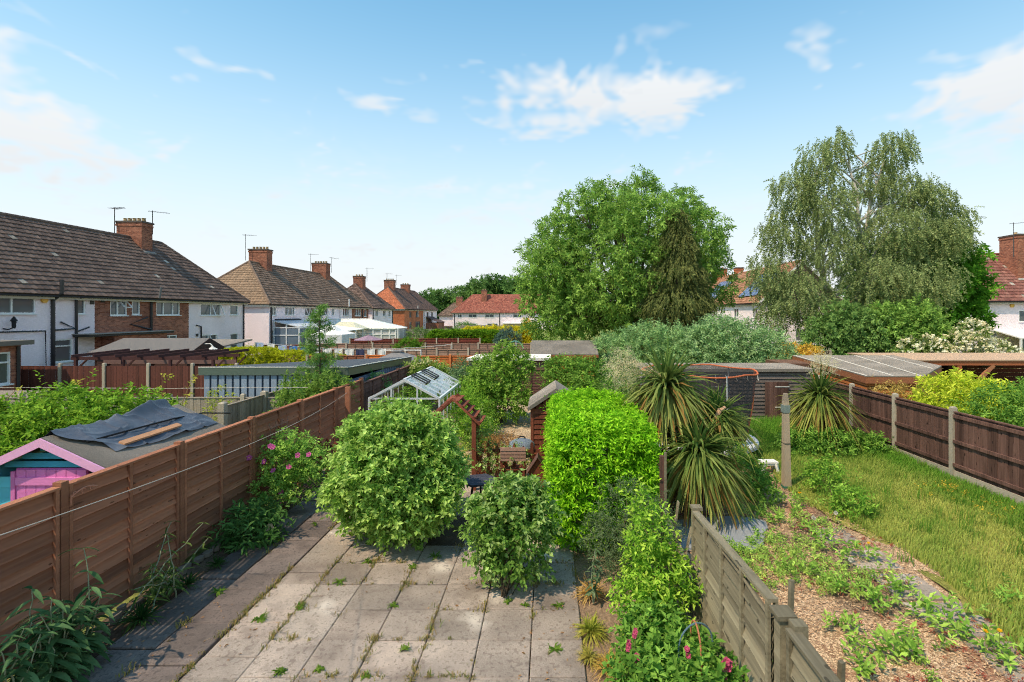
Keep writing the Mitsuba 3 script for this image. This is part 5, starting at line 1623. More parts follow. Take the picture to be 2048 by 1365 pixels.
MB(C(190, 170, 140)).box(x - .06, y - .03, .19, x + .06, y - .005, .21).put("perch", "vc", t)
for s in (-1, 1):
    MB().extr([(x, y - .05, .79), (x + s * .24, y - .05, .43), (x + s * .24, y + .3, .43), (x, y + .3, .79)], (0, 0, .022)).put("roof_board", "wood_dark", t)
t = thing("kettle_barbecue", "grey-blue domed kettle barbecue behind the bench", "barbecue")
x, y = -.62, 11.75
a = np.linspace(0, 1, 9)
MB(C(120, 132, 148)).tube(np.c_[np.full(9, x), np.full(9, y), .68 + .16 * np.sin(a * np.pi / 2)], .3 * np.cos(a * np.pi / 2 * .97) + .005, sides=18).put("lid", "vc", t, smooth=True)
MB(C(60, 64, 72)).tube(np.c_[np.full(9, x), np.full(9, y), .66 - .25 * np.sin(a * np.pi / 2)], .3 * np.cos(a * np.pi / 2 * .8) + .005, sides=18).put("bowl", "vc_gloss", t, smooth=True)
MB(C(40, 40, 44)).tube([(x - .08, y, .85), (x - .05, y, .89), (x + .05, y, .89), (x + .08, y, .85)], .015).put("handle", "vc", t)
for q in (0, 2.1, 4.2):
    MB(C(80, 82, 86)).tube([(x + .18 * np.cos(q), y + .18 * np.sin(q), .46), (x + .3 * np.cos(q), y + .3 * np.sin(q), 0)], .014).put("leg", "vc", t)

# hoop support among the roses
t = thing("plant_hoop", "pair of crossed blue and rust-coloured wire hoops over the pink flowers", "plant support")
a = np.linspace(0, np.pi, 16)
for ang, c_ in ((.3, C(94, 122, 136)), (1.55, C(186, 120, 88))):
    z = np.r_[0, .5 + .22 * np.sin(a), 0]
    r = np.r_[.19, .19 * np.cos(a), -.19]
    MB(c_).tube(np.c_[1.44 + r * np.cos(ang), 4.95 + r * np.sin(ang), z], .009, sides=6).put("hoop", "vc", t)

# ---------------------------------------------------------------- things in the right-hand garden
t = thing("clothes_post", "tapering concrete clothes post standing on the neighbour's lawn", "post")
m = MB(C(176, 158, 136)).beam((5.12, 10.9, -.1), (5.10, 10.9, 1.86), .155, .155, w1=.105, h1=.105)
m.beam((5.10, 10.9, 1.86), (5.10, 10.9, 2.03), .105, .105, C(150, 136, 120), w1=.07, h1=.07)
m.put("shaft", "vc", t)
MB(C(120, 134, 130)).box(5.03, 10.83, 1.62, 5.17, 10.97, 1.78).put("line_hook", "vc", t)
MB(C(50, 56, 54)).box(5.045, 10.825, .95, 5.185, 10.975, .965).put("wire_tie", "vc", t)
MB(C(60, 116, 96)).box(5.035, 10.815, .0, 5.205, 10.985, .05).put("base_band", "vc", t)
t = thing("step_stool", "small white plastic step stool on the wood chips", "stool")
sx, sy = 5.18, 11.95
m = MB(C(244, 242, 238)).box(sx - .19, sy - .13, .24, sx + .19, sy + .13, .275)
m.put("top", "vc_gloss", t)
for a_ in (-1, 1):
    for b_ in (-1, 1):
        MB(C(236, 234, 230)).beam((sx + a_ * .15, sy + b_ * .10, .24), (sx + a_ * .19, sy + b_ * .13, .0), .085, .05).put("leg", "vc_gloss", t)
MB(C(238, 236, 232)).box(sx - .15, sy - .11, .19, sx + .15, sy - .09, .24).put("apron", "vc_gloss", t)

t = thing("trampoline", "trampoline with a dark safety net and orange edging behind the spiky palms", "trampoline")
tx, ty, tr = 3.98, 13.5, 1.5
a = np.linspace(0, 2 * np.pi, 49)
ring = lambda r, z: np.c_[tx + r * np.cos(a), ty + r * np.sin(a), np.full(49, z)]  # noqa: E731
m = MB(C(206, 208, 214))
v = np.vstack([ring(tr, .46), ring(tr - .3, .49), ring(tr + .02, .37)])
i = np.arange(48)
m.add(v, np.vstack([np.stack([i, i + 1, i + 50, i + 49], 1), np.stack([i, i + 1, i + 99, i + 98], 1)]))
m.put("edge_pad", "vc", t)
MB(C(40, 40, 44)).prism(ring(tr - .3, 0)[:-1, :2], .45, .47).put("mat", "vc", t)
m = MB(C(120, 122, 126)).tube(ring(tr, .40), .025)
for q in np.arange(4) * np.pi / 2 + .5:
    x, y = tx + tr * np.cos(q), ty + tr * np.sin(q)
    m.tube([(x, y, .4), (x, y, 0)], .025)
m.put("frame", "vc_gloss", t)
for q in (-1.4, .69, 2.79):
    x, y = tx + (tr + .04) * np.cos(q), ty + (tr + .04) * np.sin(q)
    b = MB(C(170, 174, 178)).tube([(x, y, 0), (x, y, .9), (x - .05 * np.cos(q), y - .05 * np.sin(q), 2.25)], .02)
    b.put("pole", "vc_gloss", t)
sag = lambda r, z: np.c_[tx + r * np.cos(a), ty + r * np.sin(a), z - .05 * np.abs(np.sin(3 * (a - .05)))]  # noqa: E731
MB(C(198, 108, 70)).tube(sag(tr - .02, 2.26), .022).tube([(tx + tr - .01, ty - .1, 2.25), (tx + tr - .09, ty - .1, 1.3), (tx + tr - .24, ty - .1, .5)], .03).put("net_edging", "vc", t)
m = MB(C(58, 58, 64))
nv = 300
aa = np.arange(nv) * 2 * np.pi / nv
r0, r1 = tr - .28, tr - .03
da = .5 * .42 * 2 * np.pi / nv
P0 = lambda g, r, z: np.c_[tx + r * np.cos(g), ty + r * np.sin(g), np.full(nv, z)]  # noqa: E731
v = np.stack([P0(aa - da, r0, .5), P0(aa + da, r0, .5), P0(aa + da, r1, 2.22), P0(aa - da, r1, 2.22)], 1).reshape(-1, 3)
m.add(v, (np.arange(nv) * 4)[:, None] + np.arange(4)[None])
for z in np.arange(.5, 2.22, .03):
    r = r0 + (r1 - r0) * (z - .5) / 1.72
    v = np.vstack([ring(r, z), ring(r, z + .01)])
    m.add(v, np.stack([i, i + 1, i + 50, i + 49], 1))
m.put("net", "vc", t, stuff=True)


# ---------------------------------------------------------------- trees
BARK, BIRCH = C(96, 82, 68), C(196, 190, 180)


def big_tree(name, label, base, fork, lobes, m, k, length, L, W, c1, c2, trunk_r, bark, limb_r=0.09, shell=0.25, rough=0.45, sprig_out=0.7, rise=0.25, group=None, trunk_lean=(0, 0), twigs=0, **kw):
    t = thing(name, label, "tree", group)
    base = np.asarray(base, float)
    top = base + np.array([trunk_lean[0], trunk_lean[1], fork])
    tr = MB(bark)
    limb(tr, base - (0, 0, .2), top, trunk_r, trunk_r * 0.7, jit(bark, .1), bend=.04, n=7, sides=9)
    lb = np.asarray(lobes, float)
    for l in lb:
        e = l[:3] + np.array([0, 0, 0.2 * l[5]])
        s = base + (top - base) * rng.uniform(.6, 1.0)
        p = limb(tr, s, e, limb_r * rng.uniform(.8, 1.3), limb_r * .25, jit(bark, .12), bend=.1)
        for _ in range(twigs):
            q = p[rng.integers(2, 6)]
            limb(tr, q, l[:3] + rdir(1)[0] * l[3:] * .8, limb_r * .35, limb_r * .1, jit(bark, .15), n=4, sides=4)
    tr.put("trunk", "vc", t, smooth=True)
    P, O = blob(lobes, m, shell=shell, rough=rough)
    mb = MB()
    sprays(mb, P, O * sprig_out + np.array([0, 0, rise]) + rng.normal(0, .35, P.shape), k, length, L, W, c1, c2, **kw)
    mb.put("crown", "leaf", t)
    return t


def lobes_in(c, r, n, size, squash=0.8, top=None, seed=0, lo=-0.9):
    """n lobes spread on an ellipsoid, plus a filling core"""
    g = np.random.default_rng(seed)
    out = [(*c, r[0] * .62, r[1] * .62, r[2] * .68)]
    for i in range(n):
        z = 1 - (i + .5) / n * (1 - lo)
        ph = i * 2.39996 + g.normal(0, .25)
        q = math.sqrt(max(0, 1 - z * z))
        d = np.array([q * math.cos(ph), q * math.sin(ph), z])
        s = size * g.uniform(.7, 1.25)
        f = 1 - s / (1.6 * max(r)) + g.normal(0, .05)
        out.append((c[0] + d[0] * r[0] * f, c[1] + d[1] * r[1] * f, c[2] + d[2] * r[2] * f, s, s, s * squash))
    return out


# the ash
AX, AY = 6.0, 40
lb = lobes_in((AX, AY, 7.3), (7.6, 6.0, 6.6), 40, 2.0, seed=3, lo=-0.85)
lb += [(AX - 4.2, AY - 1, 3.0, 3.0, 2.6, 2.4), (AX - 6.2, AY - .5, 4.2, 2.2, 2, 2.2), (AX + 1.5, AY - 3.5, 2.8, 3, 2, 2.0), (AX + 6.6, AY, 9.2, 1.5, 1.5, 1.2), (AX + 4.6, AY + .5, 12.3, 1.3, 1.3, 1.3), (AX + 1.4, AY, 13.6, 1.1, 1.1, 1.2), (AX - 2.4, AY, 12.9, 1.1, 1.1, 1.2), (AX + 7.2, AY, 7.6, 1.0, 1.0, .8)]
big_tree("ash_tree", "large round ash tree with mid-green leaves right of the red-roofed house", (AX + .5, AY, -.3), 3.2, lb, 9500, 11, .62, .30, .125, C(90, 124, 56), C(164, 196, 100), .34, BARK, .13, twigs=2, up=.9, grav=.25, tone=.2, shell=.2, rough=.5)

# the drooping cypress in front of it
cx, cy, hz = 8.75, 34.5, 11.0
t = thing("cypress_tree", "narrow olive-green conifer with drooping sprays in front of the ash tree", "tree")
n = 3600
u = rng.random(n) ** .75
z = hz - u * (hz - 1.0)
rr = 2.8 * np.clip((hz - z) / (hz - 1.5), 0, 1) ** .72 * (1 + .18 * np.sin(z * 3.1)) + .08
a = rng.random(n) * 2 * np.pi
tier = .72 + .4 * meshkit.noise(np.stack([np.cos(a) * 2.2, np.sin(a) * 2.2, z * .9], 1), 4)
r = rr * tier * np.clip(1 - np.abs(rng.normal(0, .2, n)), .2, 1)
P = np.stack([cx + r * np.cos(a), cy + r * np.sin(a), z], 1)
O = np.stack([np.cos(a), np.sin(a), np.full(n, -.55)], 1)
mb = MB()
sprays(mb, P, O + rng.normal(0, .25, P.shape), 11, .55, .22, .075, C(62, 78, 44), C(140, 146, 90), grav=.7, spread=.5, up=.5, tone=.2)
mb.put("crown", "leaf", t)
MB(BARK).tube([(cx, cy, -.2), (cx, cy, 5), (cx, cy, hz - .5)], [.22, .14, .03], sides=8).put("trunk", "vc", t)

# the birch
bx, by = 19.2, 31.0
t = thing("birch_tree", "tall weeping birch with white limbs standing behind the summerhouse", "tree")
tr = MB(BIRCH)
lobes = []
spec = [(dx, dy, z, r, r * .9, rz) for dx, dy, z, r, rz in ((-5.8, 0, 6.0, 1.25, 1.5), (-4.8, .3, 8.6, 1.5, 1.6), (-4.2, 0, 11.0, 1.4, 1.5), (-2.9, -.2, 12.7, 1.2, 1.4), (-1.4, .2, 13.8, .85, 1.4), (-2.5, -.6, 10.2, 1.8, 1.8), (-2.2, -.5, 7.6, 2.0, 1.7), (-4.2, -.3, 4.9, 1.9, 1.5),
        (1.9, .1, 13.6, 1.35, 1.2), (.9, .4, 11.8, 1.2, 1.4), (2.6, 0, 11.0, 1.7, 1.5), (4.3, .2, 10.6, 1.45, 1.2), (5.7, .1, 9.2, 1.2, 1.2), (4.3, -.4, 8.1, 1.9, 1.6), (1.5, -.8, 8.4, 2.0, 1.7), (.2, -1.2, 5.6, 2.2, 1.6), (2.9, -1, 5.3, 2.1, 1.5), (-5.4, -.2, 3.6, 1.1, 1.2), (-2.6, -.8, 3.5, 1.8, 1.2), (.5, -.8, 3.2, 1.8, 1.2))]
for (dx, dy, z, rx, ry, rz) in spec:
    lobes.append((bx + dx, by + dy, z, rx, ry, rz))
for b0, tp in (((-.9, 0), (-2.8, .1, 12.2)), ((.5, .2), (1.6, .2, 13.6)), ((-.2, -.2), (-.8, .2, 13.8))):
    p = limb(tr, (bx + b0[0], by + b0[1], -.2), (bx + tp[0], by + tp[1], tp[2]), .24, .04, BIRCH, bend=.05, n=10, sides=8)
    for l in lobes:
        j = np.argmin(np.abs(p[:, 2] - (l[2] - 1.8)))
        if np.linalg.norm(p[j] - np.array(l[:3])) < 5.2:
            limb(tr, p[j], np.array(l[:3]) + (0, 0, .4 * l[5]), .075, .018, jit(BIRCH, .1), bend=.12, sides=5)
tr.put("trunk", "vc", t, smooth=True)
P, O = blob(lobes, 9500, shell=.3, rough=.55)
mb = MB()
d = O * np.array([.35, .35, .1]) + np.array([0, 0, -.8]) + rng.normal(0, .26, P.shape)
sprays(mb, P + (0, 0, .25), d, 13, .6, .12, .085, C(98, 116, 70), C(168, 180, 124), grav=.15, spread=.8, up=.35, tone=.2)
mb.put("crown", "leaf", t)

# the maple behind it, the saplings before it
lb = lobes_in((25.6, 34.5, 6.2), (3.2, 3.0, 3.3), 20, 1.15, seed=5) + [(22.6, 34, 5.8, 2.4, 2, 2.6), (27.6, 34, 5.6, 1.2, 1.2, 1.6), (26.4, 33.5, 3.6, 2.2, 1.6, 1.2), (23.5, 33.5, 3.9, 2, 1.6, 1.4)]
big_tree("maple_tree", "dense dark-green maple between the birch and the red-roofed white house", (25.2, 34.6, -.2), 2.6, lb, 4200, 11, .6, .30, .20, C(50, 98, 26), C(128, 180, 64), .24, BARK, .08, up=1.0, rise=.1, tone=.22)
for i, (lab, lbs, c1, c2, n) in enumerate((
        ("bright green sapling shrub below the maple, right of the birch trunk", [(19.4, 28, 2.2, 1.8, 1.3, 1.8), (20.6, 27.8, 2.4, 1.3, 1.1, 1.5), (18.6, 28, 3.2, 1.0, .9, 1.0), (20.2, 28, 3.7, .8, .8, .7)], C(84, 122, 54), C(168, 200, 104), 1800),
        ("darker green shrub below the birch, left of the bright sapling shrub", [(15.6, 28, 1.9, 1.5, 1.3, 1.6), (17.2, 28, 2.3, 1.5, 1.2, 1.7), (16.4, 28.2, 3.3, 1.0, .9, 1.0)], C(72, 106, 54), C(146, 178, 102), 1700))):
    plant("tall_shrub", lab, "shrub", lbs, n, 10, .5, .17, .10, c1, c2, stems=6, stem_col=C(120, 100, 80), stem_r=.03, up=.9)
# the wood on the skyline: each tree its own
for i, (px, py, w, g) in enumerate([(846, 590, 60, 0), (880, 580, 60, 1), (915, 575, 64, 0), (948, 566, 60, 1), (985, 552, 62, 0), (1012, 560, 56, 1), (1040, 555, 60, 0), (1075, 556, 64, 1), (815, 600, 50, 0), (1110, 560, 60, 0), (1160, 560, 70, 1)]):
    Y = 165 + (i % 3) * 9
    X, z = (px - CX) * Y / F, EYE - (py - CY) * Y / F
    r = w * Y / F / 2 * 1.15
    lb = lobes_in((X, Y, z - r * .95), (r, r, r), 13, r * .42, seed=20 + i, lo=-.6) + [(X, Y, z - r * 1.8, r * .9, r * .8, r)]
    c1, c2 = ((52, 84, 42), (112, 148, 80)) if g == 0 else ((62, 94, 46), (128, 160, 88))
    big_tree("woodland_tree", "dark broad-leaved tree in the wood on the skyline behind the far houses", (X, Y, -1), 4, lb, 900, 8, 1.5, .9, .5, C(*c1), C(*c2), .4, BARK, .15, group="trees of the wood on the skyline", up=.9)

# spindly larch beyond the left fence
cx, cy, hz = -6.55, 14.45, 3.95
t = thing("young_conifer", "thin young conifer with layered feathery branches beside the left fence", "tree")
tr = MB(BARK)
tr.tube([(cx, cy, -.1), (cx + .03, cy, 2), (cx, cy, hz)], [.05, .03, .008], sides=6)
mb = MB()
for z in np.arange(.7, hz, .14):
    n = 5
    ln = .16 + .85 * ((hz - z) / hz) ** .9 * rng.uniform(.75, 1.2)
    for a in rng.random(n) * 6.28:
        d = np.array([math.cos(a), math.sin(a), .15])
        e = np.array([cx, cy, z]) + d * ln * rng.uniform(.7, 1.15)
        limb(tr, (cx, cy, z), e, .008, .003, BARK, bend=.1, n=4, sides=4)
        m = int(16 * ln / .4) + 4
        q = rng.random((m, 1)) ** .7
        c = np.array([cx, cy, z]) + (e - (cx, cy, z)) * q + rng.normal(0, .03, (m, 3))
        sprays(mb, c, d + rng.normal(0, .5, (m, 3)), 5, .11, .075, .022, C(62, 108, 56), C(150, 182, 96), grav=.25, spread=.8, up=.7)
tr.put("trunk", "vc", t, smooth=True)
mb.put("crown", "leaf", t)
plant("ivy_shrub", "small leafy shrub under the young conifer, hanging over the red-brown fence", "shrub", [(-6.5, 13.6, 1.2, .7, .6, .6), (-6.0, 13.9, 1.6, .45, .4, .45), (-6.9, 14.2, 1.5, .5, .4, .5)], 620, 9, .28, .10, .055, C(70, 104, 44), C(150, 178, 84), stems=5)

# ---------------------------------------------------------------- hedges and far shrubs
def hedge(name, label, boxes, m, k, length, L, W, c1, c2, depth=.1, rough=.07, tips=None, up=.7, stems=True, **kw):
    t = thing(name, label, "hedge")
    mb = MB()
    vol = np.array([(b[1] - b[0] + b[3] - b[2]) * (b[5] - b[4]) + (b[1] - b[0]) * (b[3] - b[2]) for b in boxes])
    for b, v in zip(boxes, vol / vol.sum()):
        P, O = box_skin(*b, int(m * v), depth, rough)
        sprays(mb, P, O + np.array([0, 0, .45]) + rng.normal(0, .4, P.shape), k, length, L, W, c1, c2, tips=tips, up=up, **kw)
    for b in boxes:
        P, O = box_skin(*b, max(10, m // 60), .01, rough)
        sprays(mb, P, O + np.array([0, 0, .8]) + rng.normal(0, .35, P.shape), k, length * 1.7, L, W, c1, c2, up=up, **kw)
    mb.put("foliage", "leaf", t)
    if stems:
        sb = MB(C(84, 66, 50))
        for b in boxes:
            for _ in range(6):
                x, y = rng.uniform(b[0] + .2, b[1] - .2), rng.uniform(b[2] + .1, b[3] - .1)
                limb(sb, (x, y, -.05), (x + rng.normal(0, .1), y, b[5] - .3), .03, .01, sides=5, col=C(84, 66, 50))
        sb.put("stem", "vc", t, smooth=True)
    return t


hedge("lime_hedge", "bright lime-green clipped privet hedge right of the brown shed", [(.17, 1.64, 7.95, 11.9, .08, 1.87)], 7600, 9, .24, .085, .034, C(74, 128, 20), C(150, 204, 44), depth=.09, rough=.06, tips=C(172, 218, 60), tone=.16, up=.55)
hedge("clipped_hedge", "stepped clipped golden-green hedge in front of the second terrace", [(-16.3, -13.9, 25.0, 26.2, .2, 1.9), (-13.9, -12.3, 25.0, 26.1, .2, 1.72), (-12.3, -10.3, 25.0, 26, .2, 1.55)], 4200, 8, .2, .10, .05, C(122, 130, 20), C(196, 200, 52), depth=.06, rough=.05)
hedge("clipped_hedge", "long dark-green clipped hedge behind the dark red fence", [(-10.3, -4.2, 43.6, 45, .2, 2.08)], 2600, 8, .34, .17, .085, C(58, 92, 20), C(128, 168, 48), depth=.1, rough=.08)
hedge("golden_hedge", "bright yellow-green hedge standing above the dark-green clipped hedge", [(-7.9, -1.5, 46.4, 47.8, .3, 2.25)], 2200, 8, .4, .2, .09, C(156, 156, 26), C(226, 212, 60), depth=.12, rough=.16)
plant("blue_conifer", "blue-grey rounded conifer in front of the golden hedge", "shrub", [(-3.4, 43.2, 1.2, 1.0, .8, 1.2)], 420, 9, .4, .17, .07, C(66, 92, 88), C(120, 146, 132), stems=2)
plant("golden_conifer", "small golden conifer at the right end of the yellow-green hedge", "shrub", [(-1.9, 48.5, 1.6, .7, .6, 1.6)], 320, 9, .4, .2, .08, C(176, 150, 40), C(226, 200, 80), stems=2)
plant("round_shrub", "round dark-green shrub in front of the second grey-brown fence row", "shrub", [(-9.2, 33.4, 1.25, .95, .7, .8)], 480, 9, .28, .12, .06, C(56, 92, 26), C(120, 160, 56), stems=3)
plant("climbing_plant", "green climbers on the far fence right of the white-roofed conservatory", "climber", [(-14.6, 57, 1.2, 1.2, .7, .9), (-12.9, 57, 1.1, 1.1, .7, .7), (-11.2, 58, 1.0, 1.0, .6, .6)], 520, 8, .4, .2, .09, C(70, 104, 50), C(140, 164, 96), stems=4)
plant("far_shrub", "pale green shrub by the wall below the red-roofed house", "shrub", [(-14.8, 90, .9, 2.0, 1, 1.1)], 260, 8, .6, .3, .14, C(90, 124, 70), C(150, 172, 110), stems=2)
plant("golden_conifer", "orange-gold conifer shrub left of the summerhouse roof", "shrub", [(12.1, 25, 1.25, 1.0, .8, .95), (11.6, 25, 1.7, .6, .5, .6), (12.9, 25, 1.5, .6, .5, .6)], 760, 9, .26, .13, .05, C(170, 138, 40), C(234, 200, 96), stems=3)
plant("grey_green_shrub", "large grey-green leafy shrub between the ash tree and the trampoline", "shrub", [(8.9, 23.5, 1.9, 1.7, 1.3, 1.5), (7.2, 23.4, 1.7, 1.5, 1.3, 1.5), (10.3, 23.5, 1.5, 1.0, 1.1, 1.4), (8.0, 23.5, 2.7, 1.2, 1.0, .75)], 2600, 10, .42, .16, .055, C(96, 134, 80), C(182, 206, 150), stems=6, up=.6, tone=.2)
plant("grey_green_shrub", "second grey-green shrub, left of the larger one, behind the apple trees", "shrub", [(4.9, 24.5, 1.8, 1.7, 1.2, 1.4), (3.2, 25, 1.5, 1.3, 1.0, 1.2), (6.1, 24.2, 1.7, 1.1, 1.1, 1.4)], 1900, 10, .42, .16, .055, C(92, 130, 74), C(176, 204, 142), stems=5, up=.6, tone=.2)
# the white-flowering shrub
lbs = [(19.6, 26.3, 1.3, 1.5, 1, 1.2), (21.6, 26.3, 1.5, 1.5, 1, 1.3), (23.3, 26.3, 1.2, 1.3, 1, 1.1), (22.0, 26.3, 2.6, .8, .7, .7), (18.2, 26.3, .9, 1.0, .9, .7)]
t = plant("flowering_shrub", "shrub covered in creamy white blossom behind the timber canopy", "shrub", lbs, 900, 9, .4, .14, .08, C(80, 104, 48), C(150, 164, 100), stems=5)
P, O = blob(lbs, 1500, shell=.08)
mb = MB()
sprays(mb, P, O, 9, .22, .1, .09, C(214, 204, 170), C(246, 240, 218), spread=.6, up=.9, tone=.08)
mb.put("blossom", "petal", t)
# behind the right fence
plant("yellow_shrub", "bright yellow-green mahonia-like shrub behind the right fence beside the summerhouse", "shrub", [(10.6, 13.2, 1.35, .85, .8, .75), (11.4, 13.0, 1.2, .6, .7, .7), (10.2, 12.6, 1.1, .5, .6, .55)], 900, 9, .34, .16, .05, C(142, 164, 30), C(222, 226, 92), stems=5, up=.7)
plant("green_shrub", "dense mid-green rounded shrub behind the right fence at the right edge", "shrub", [(10.3, 11.4, 1.35, .75, .8, .75), (11.3, 11.3, 1.5, .8, .8, .8), (10.1, 10.5, 1.1, .6, .7, .7), (11.2, 10.2, 1.2, .8, .8, .8)], 1700, 9, .26, .095, .04, C(62, 108, 40), C(150, 186, 84), stems=5)
plant("bronze_plant", "sparse bronze-leaved plant in front of the summerhouse wall, behind the right fence", "plant", [(9.75, 14.6, 1.45, .35, .3, .25), (10.3, 14.5, 1.4, .4, .3, .22)], 130, 7, .22, .08, .035, C(150, 130, 60), C(206, 180, 110), stems=4)
# left neighbour's hedge and weeds
plant("leafy_hedge", "broad glossy green hedge behind the turquoise shed", "hedge", [(-11.4, 10.3, 1.0, 1.3, 1.0, 1.0), (-9.7, 10.4, 1.15, 1.2, .9, .95), (-12.9, 10.0, .9, 1.2, 1.0, 1.0), (-8.8, 10.6, 1.3, .9, .8, .75), (-8.6, 9.8, .8, .8, .6, .7), (-10.6, 11.0, 1.5, .8, .6, .55), (-14.2, 10.3, .7, .9, .8, 1.0)], 3600, 9, .3, .115, .06, C(66, 106, 28), C(156, 190, 70), stems=8, up=.7, tone=.2)
for i, (x, y, h) in enumerate(((-12.6, 11.6, 2.0), (-11.4, 11.8, 2.15), (-9.5, 11.9, 2.3), (-8.5, 11.5, 2.2))):
    t = thing("bramble_shoot", "thin reddish bramble shoot arching above the glossy hedge behind the turquoise shed", "bramble", "bramble shoots above the hedge")
    sb = MB(C(150, 120, 80))
    p = limb(sb, (x, y, 1.0), (x + .4, y, h), .012, .005, C(150, 120, 80), bend=.3, n=8, sides=4)
    sb.put("stem", "vc", t)
    mb = MB()
    sprays(mb, p[2:], rdir(6) + (0, 0, .5), 8, .22, .09, .05, C(130, 146, 50), C(204, 190, 90))
    mb.put("foliage", "leaf", t)
plant("climbing_weed", "yellow-green weed growing at the corner of the metal garage", "weed", [(-8.6, 13.2, .8, .5, .4, .7), (-9.4, 14.6, 1.1, .4, .3, .5), (-8.2, 12.6, .6, .4, .4, .5)], 260, 8, .22, .085, .045, C(110, 134, 40), C(190, 194, 90), stems=4)

# ---------------------------------------------------------------- our garden
plant("round_bush", "big round pale-green bush standing on the paving, left of the arch", "bush",
      [(-2.53, 8.47, 1.08, .78, .76, .80)] + lobes_in((-2.53, 8.45, 1.10), (.97, .93, 1.04), 40, .31, squash=.9, seed=8, lo=-.92)[1:],
      4300, 10, .21, .09, .056, C(84, 126, 44), C(166, 196, 98), stems=12, stem_col=C(84, 70, 54), base=(-2.53, 8.35, 0), up=.75, tone=.2, tips=C(182, 206, 116), rough=.45)
plant("apple_bush", "small multi-stemmed apple bush growing out of the paving at the centre", "bush",
      [(-.54, 7.0, .95, .42, .4, .38), (-.40, 6.9, .58, .38, .36, .34), (-.74, 7.0, .62, .30, .32, .32), (-.5, 7.0, 1.22, .24, .26, .2), (-.22, 7.0, 1.0, .28, .28, .28), (-.92, 7.05, .98, .18, .18, .18)],
      820, 9, .24, .082, .052, C(62, 104, 36), C(140, 172, 84), stems=14, stem_col=C(92, 78, 60), base=(-.58, 6.72, 0), stem_r=.012, up=.7, tone=.2, tips=C(168, 188, 120), rough=.5)
# rose against the fence
lbs = [(-5.0, 9.7, .9, .44, .42, .34), (-4.8, 9.6, .5, .42, .36, .32), (-5.15, 9.5, .42, .3, .36, .3), (-4.62, 9.75, .95, .34, .3, .26), (-5.0, 9.8, 1.2, .28, .28, .2)]
t = plant("rose_bush", "rose bush with pink open flowers against the red-brown fence", "rose bush", lbs, 620, 9, .22, .07, .042, C(84, 130, 50), C(176, 208, 104), stems=8, base=(-5.0, 9.6, 0), up=.8, stem_col=C(140, 126, 60))


def flower(t, p, r, n, col, col2, name="flower", face=(0.1, -.75, .65), cup=.35, mat="petal"):
    f = nrm(np.array(face) + rng.normal(0, .25, 3))
    a = nrm(np.cross(f, (0.3, .1, .9)))
    b = np.cross(f, a)
    mb = MB()
    for ring_, (k, s, lift) in enumerate(n):
        an = np.arange(k) * 2 * np.pi / k + ring_ * .5 + rng.normal(0, .08, k)
        d = np.cos(an)[:, None] * a + np.sin(an)[:, None] * b
        D = nrm(d + f * lift)
        mb.add(*leaf_geo(np.repeat([p], k, 0), D, np.repeat([f], k, 0) - d * .3, np.full(k, r * s), np.full(k, r * s * 1.15), np.clip(np.asarray(col) * rng.uniform(.85, 1.15, (k, 1)), 0, 1), fold=-.25, droop=-.1))
    mb.tube([p, p + f * r * .12], [r * .2, r * .12], col2, 6)
    mb.put(name, mat, t)


for px, py in ((498, 916), (545, 895), (618, 910), (596, 911), (529, 924), (578, 935), (547, 942), (563, 985), (561, 1003), (541, 893)):
    flower(t, at(px, py, 9.2 if px < 560 else 9.28), .062, ((5, 1, .35), (5, .6, .8)), C(224, 116, 180), C(240, 214, 120))
# peony, buddleia and weeds along the fence
t = plant("peony_plant", "low dark-leaved peony with a faded cream flower at the foot of the fence", "plant", [(-5.0, 8.5, .22, .34, .4, .22), (-4.75, 8.25, .16, .28, .28, .17)], 170, 8, .28, .13, .045, C(40, 80, 34), C(112, 152, 84), stems=5, up=.9)
flower(t, at(539, 1056, 8.35), .075, ((7, 1, .2), (7, .8, .6), (6, .55, 1.2)), C(232, 208, 176), C(220, 190, 150))


def lance_plant(name, label, spec, L, W, c1, c2, cat="plant", stem=C(150, 160, 130), per=9):
    t = thing(name, label, cat)
    sb, mb = MB(stem), MB()
    for (x, y, z0, x1, y1, z1) in spec:
        p = limb(sb, (x, y, z0), (x1, y1, z1), .011, .004, stem, bend=.12, n=10, sides=5)
        for j in range(per):
            q = p[min(9, 2 + j * 8 // per)] + rng.normal(0, .01, 3)
            a = j * 1.57 + rng.normal(0, .35)
            for s in (0, np.pi):
                d = np.array([[np.cos(a + s), np.sin(a + s), rng.uniform(-.25, .35)]])
                l = L * rng.uniform(.7, 1.15) * (1.15 - .5 * j / per)
                pts, n_ = 5, nrm(np.array([0, 0, 1.0]) + rng.normal(0, .2, 3))
                tt = np.linspace(0, 1, pts)
                mid = q + d * (l * tt)[:, None] - np.array([0, 0, 1]) * (l * .45 * tt ** 2)[:, None]
                S = nrm(np.cross(d[0], n_))
                w = W * np.array([.15, .85, 1, .65, .03]) * l / L
                V = np.stack([mid + S * w[:, None] / 2 + (0, 0, .006), mid, mid - S * w[:, None] / 2 + (0, 0, .006)], 1).reshape(-1, 3)
                i = np.arange(pts - 1) * 3
                f = np.vstack([np.stack([i, i + 1, i + 4, i + 3], 1), np.stack([i + 1, i + 2, i + 5, i + 4], 1)])
                mx = rng.random()
                mb.add(V, f, np.clip((np.asarray(c1) * (1 - mx) + np.asarray(c2) * mx) * rng.uniform(.85, 1.15), 0, 1))
    sb.put("stem", "vc", t, smooth=True)
    mb.put("leaves", "leaf", t)
    return t


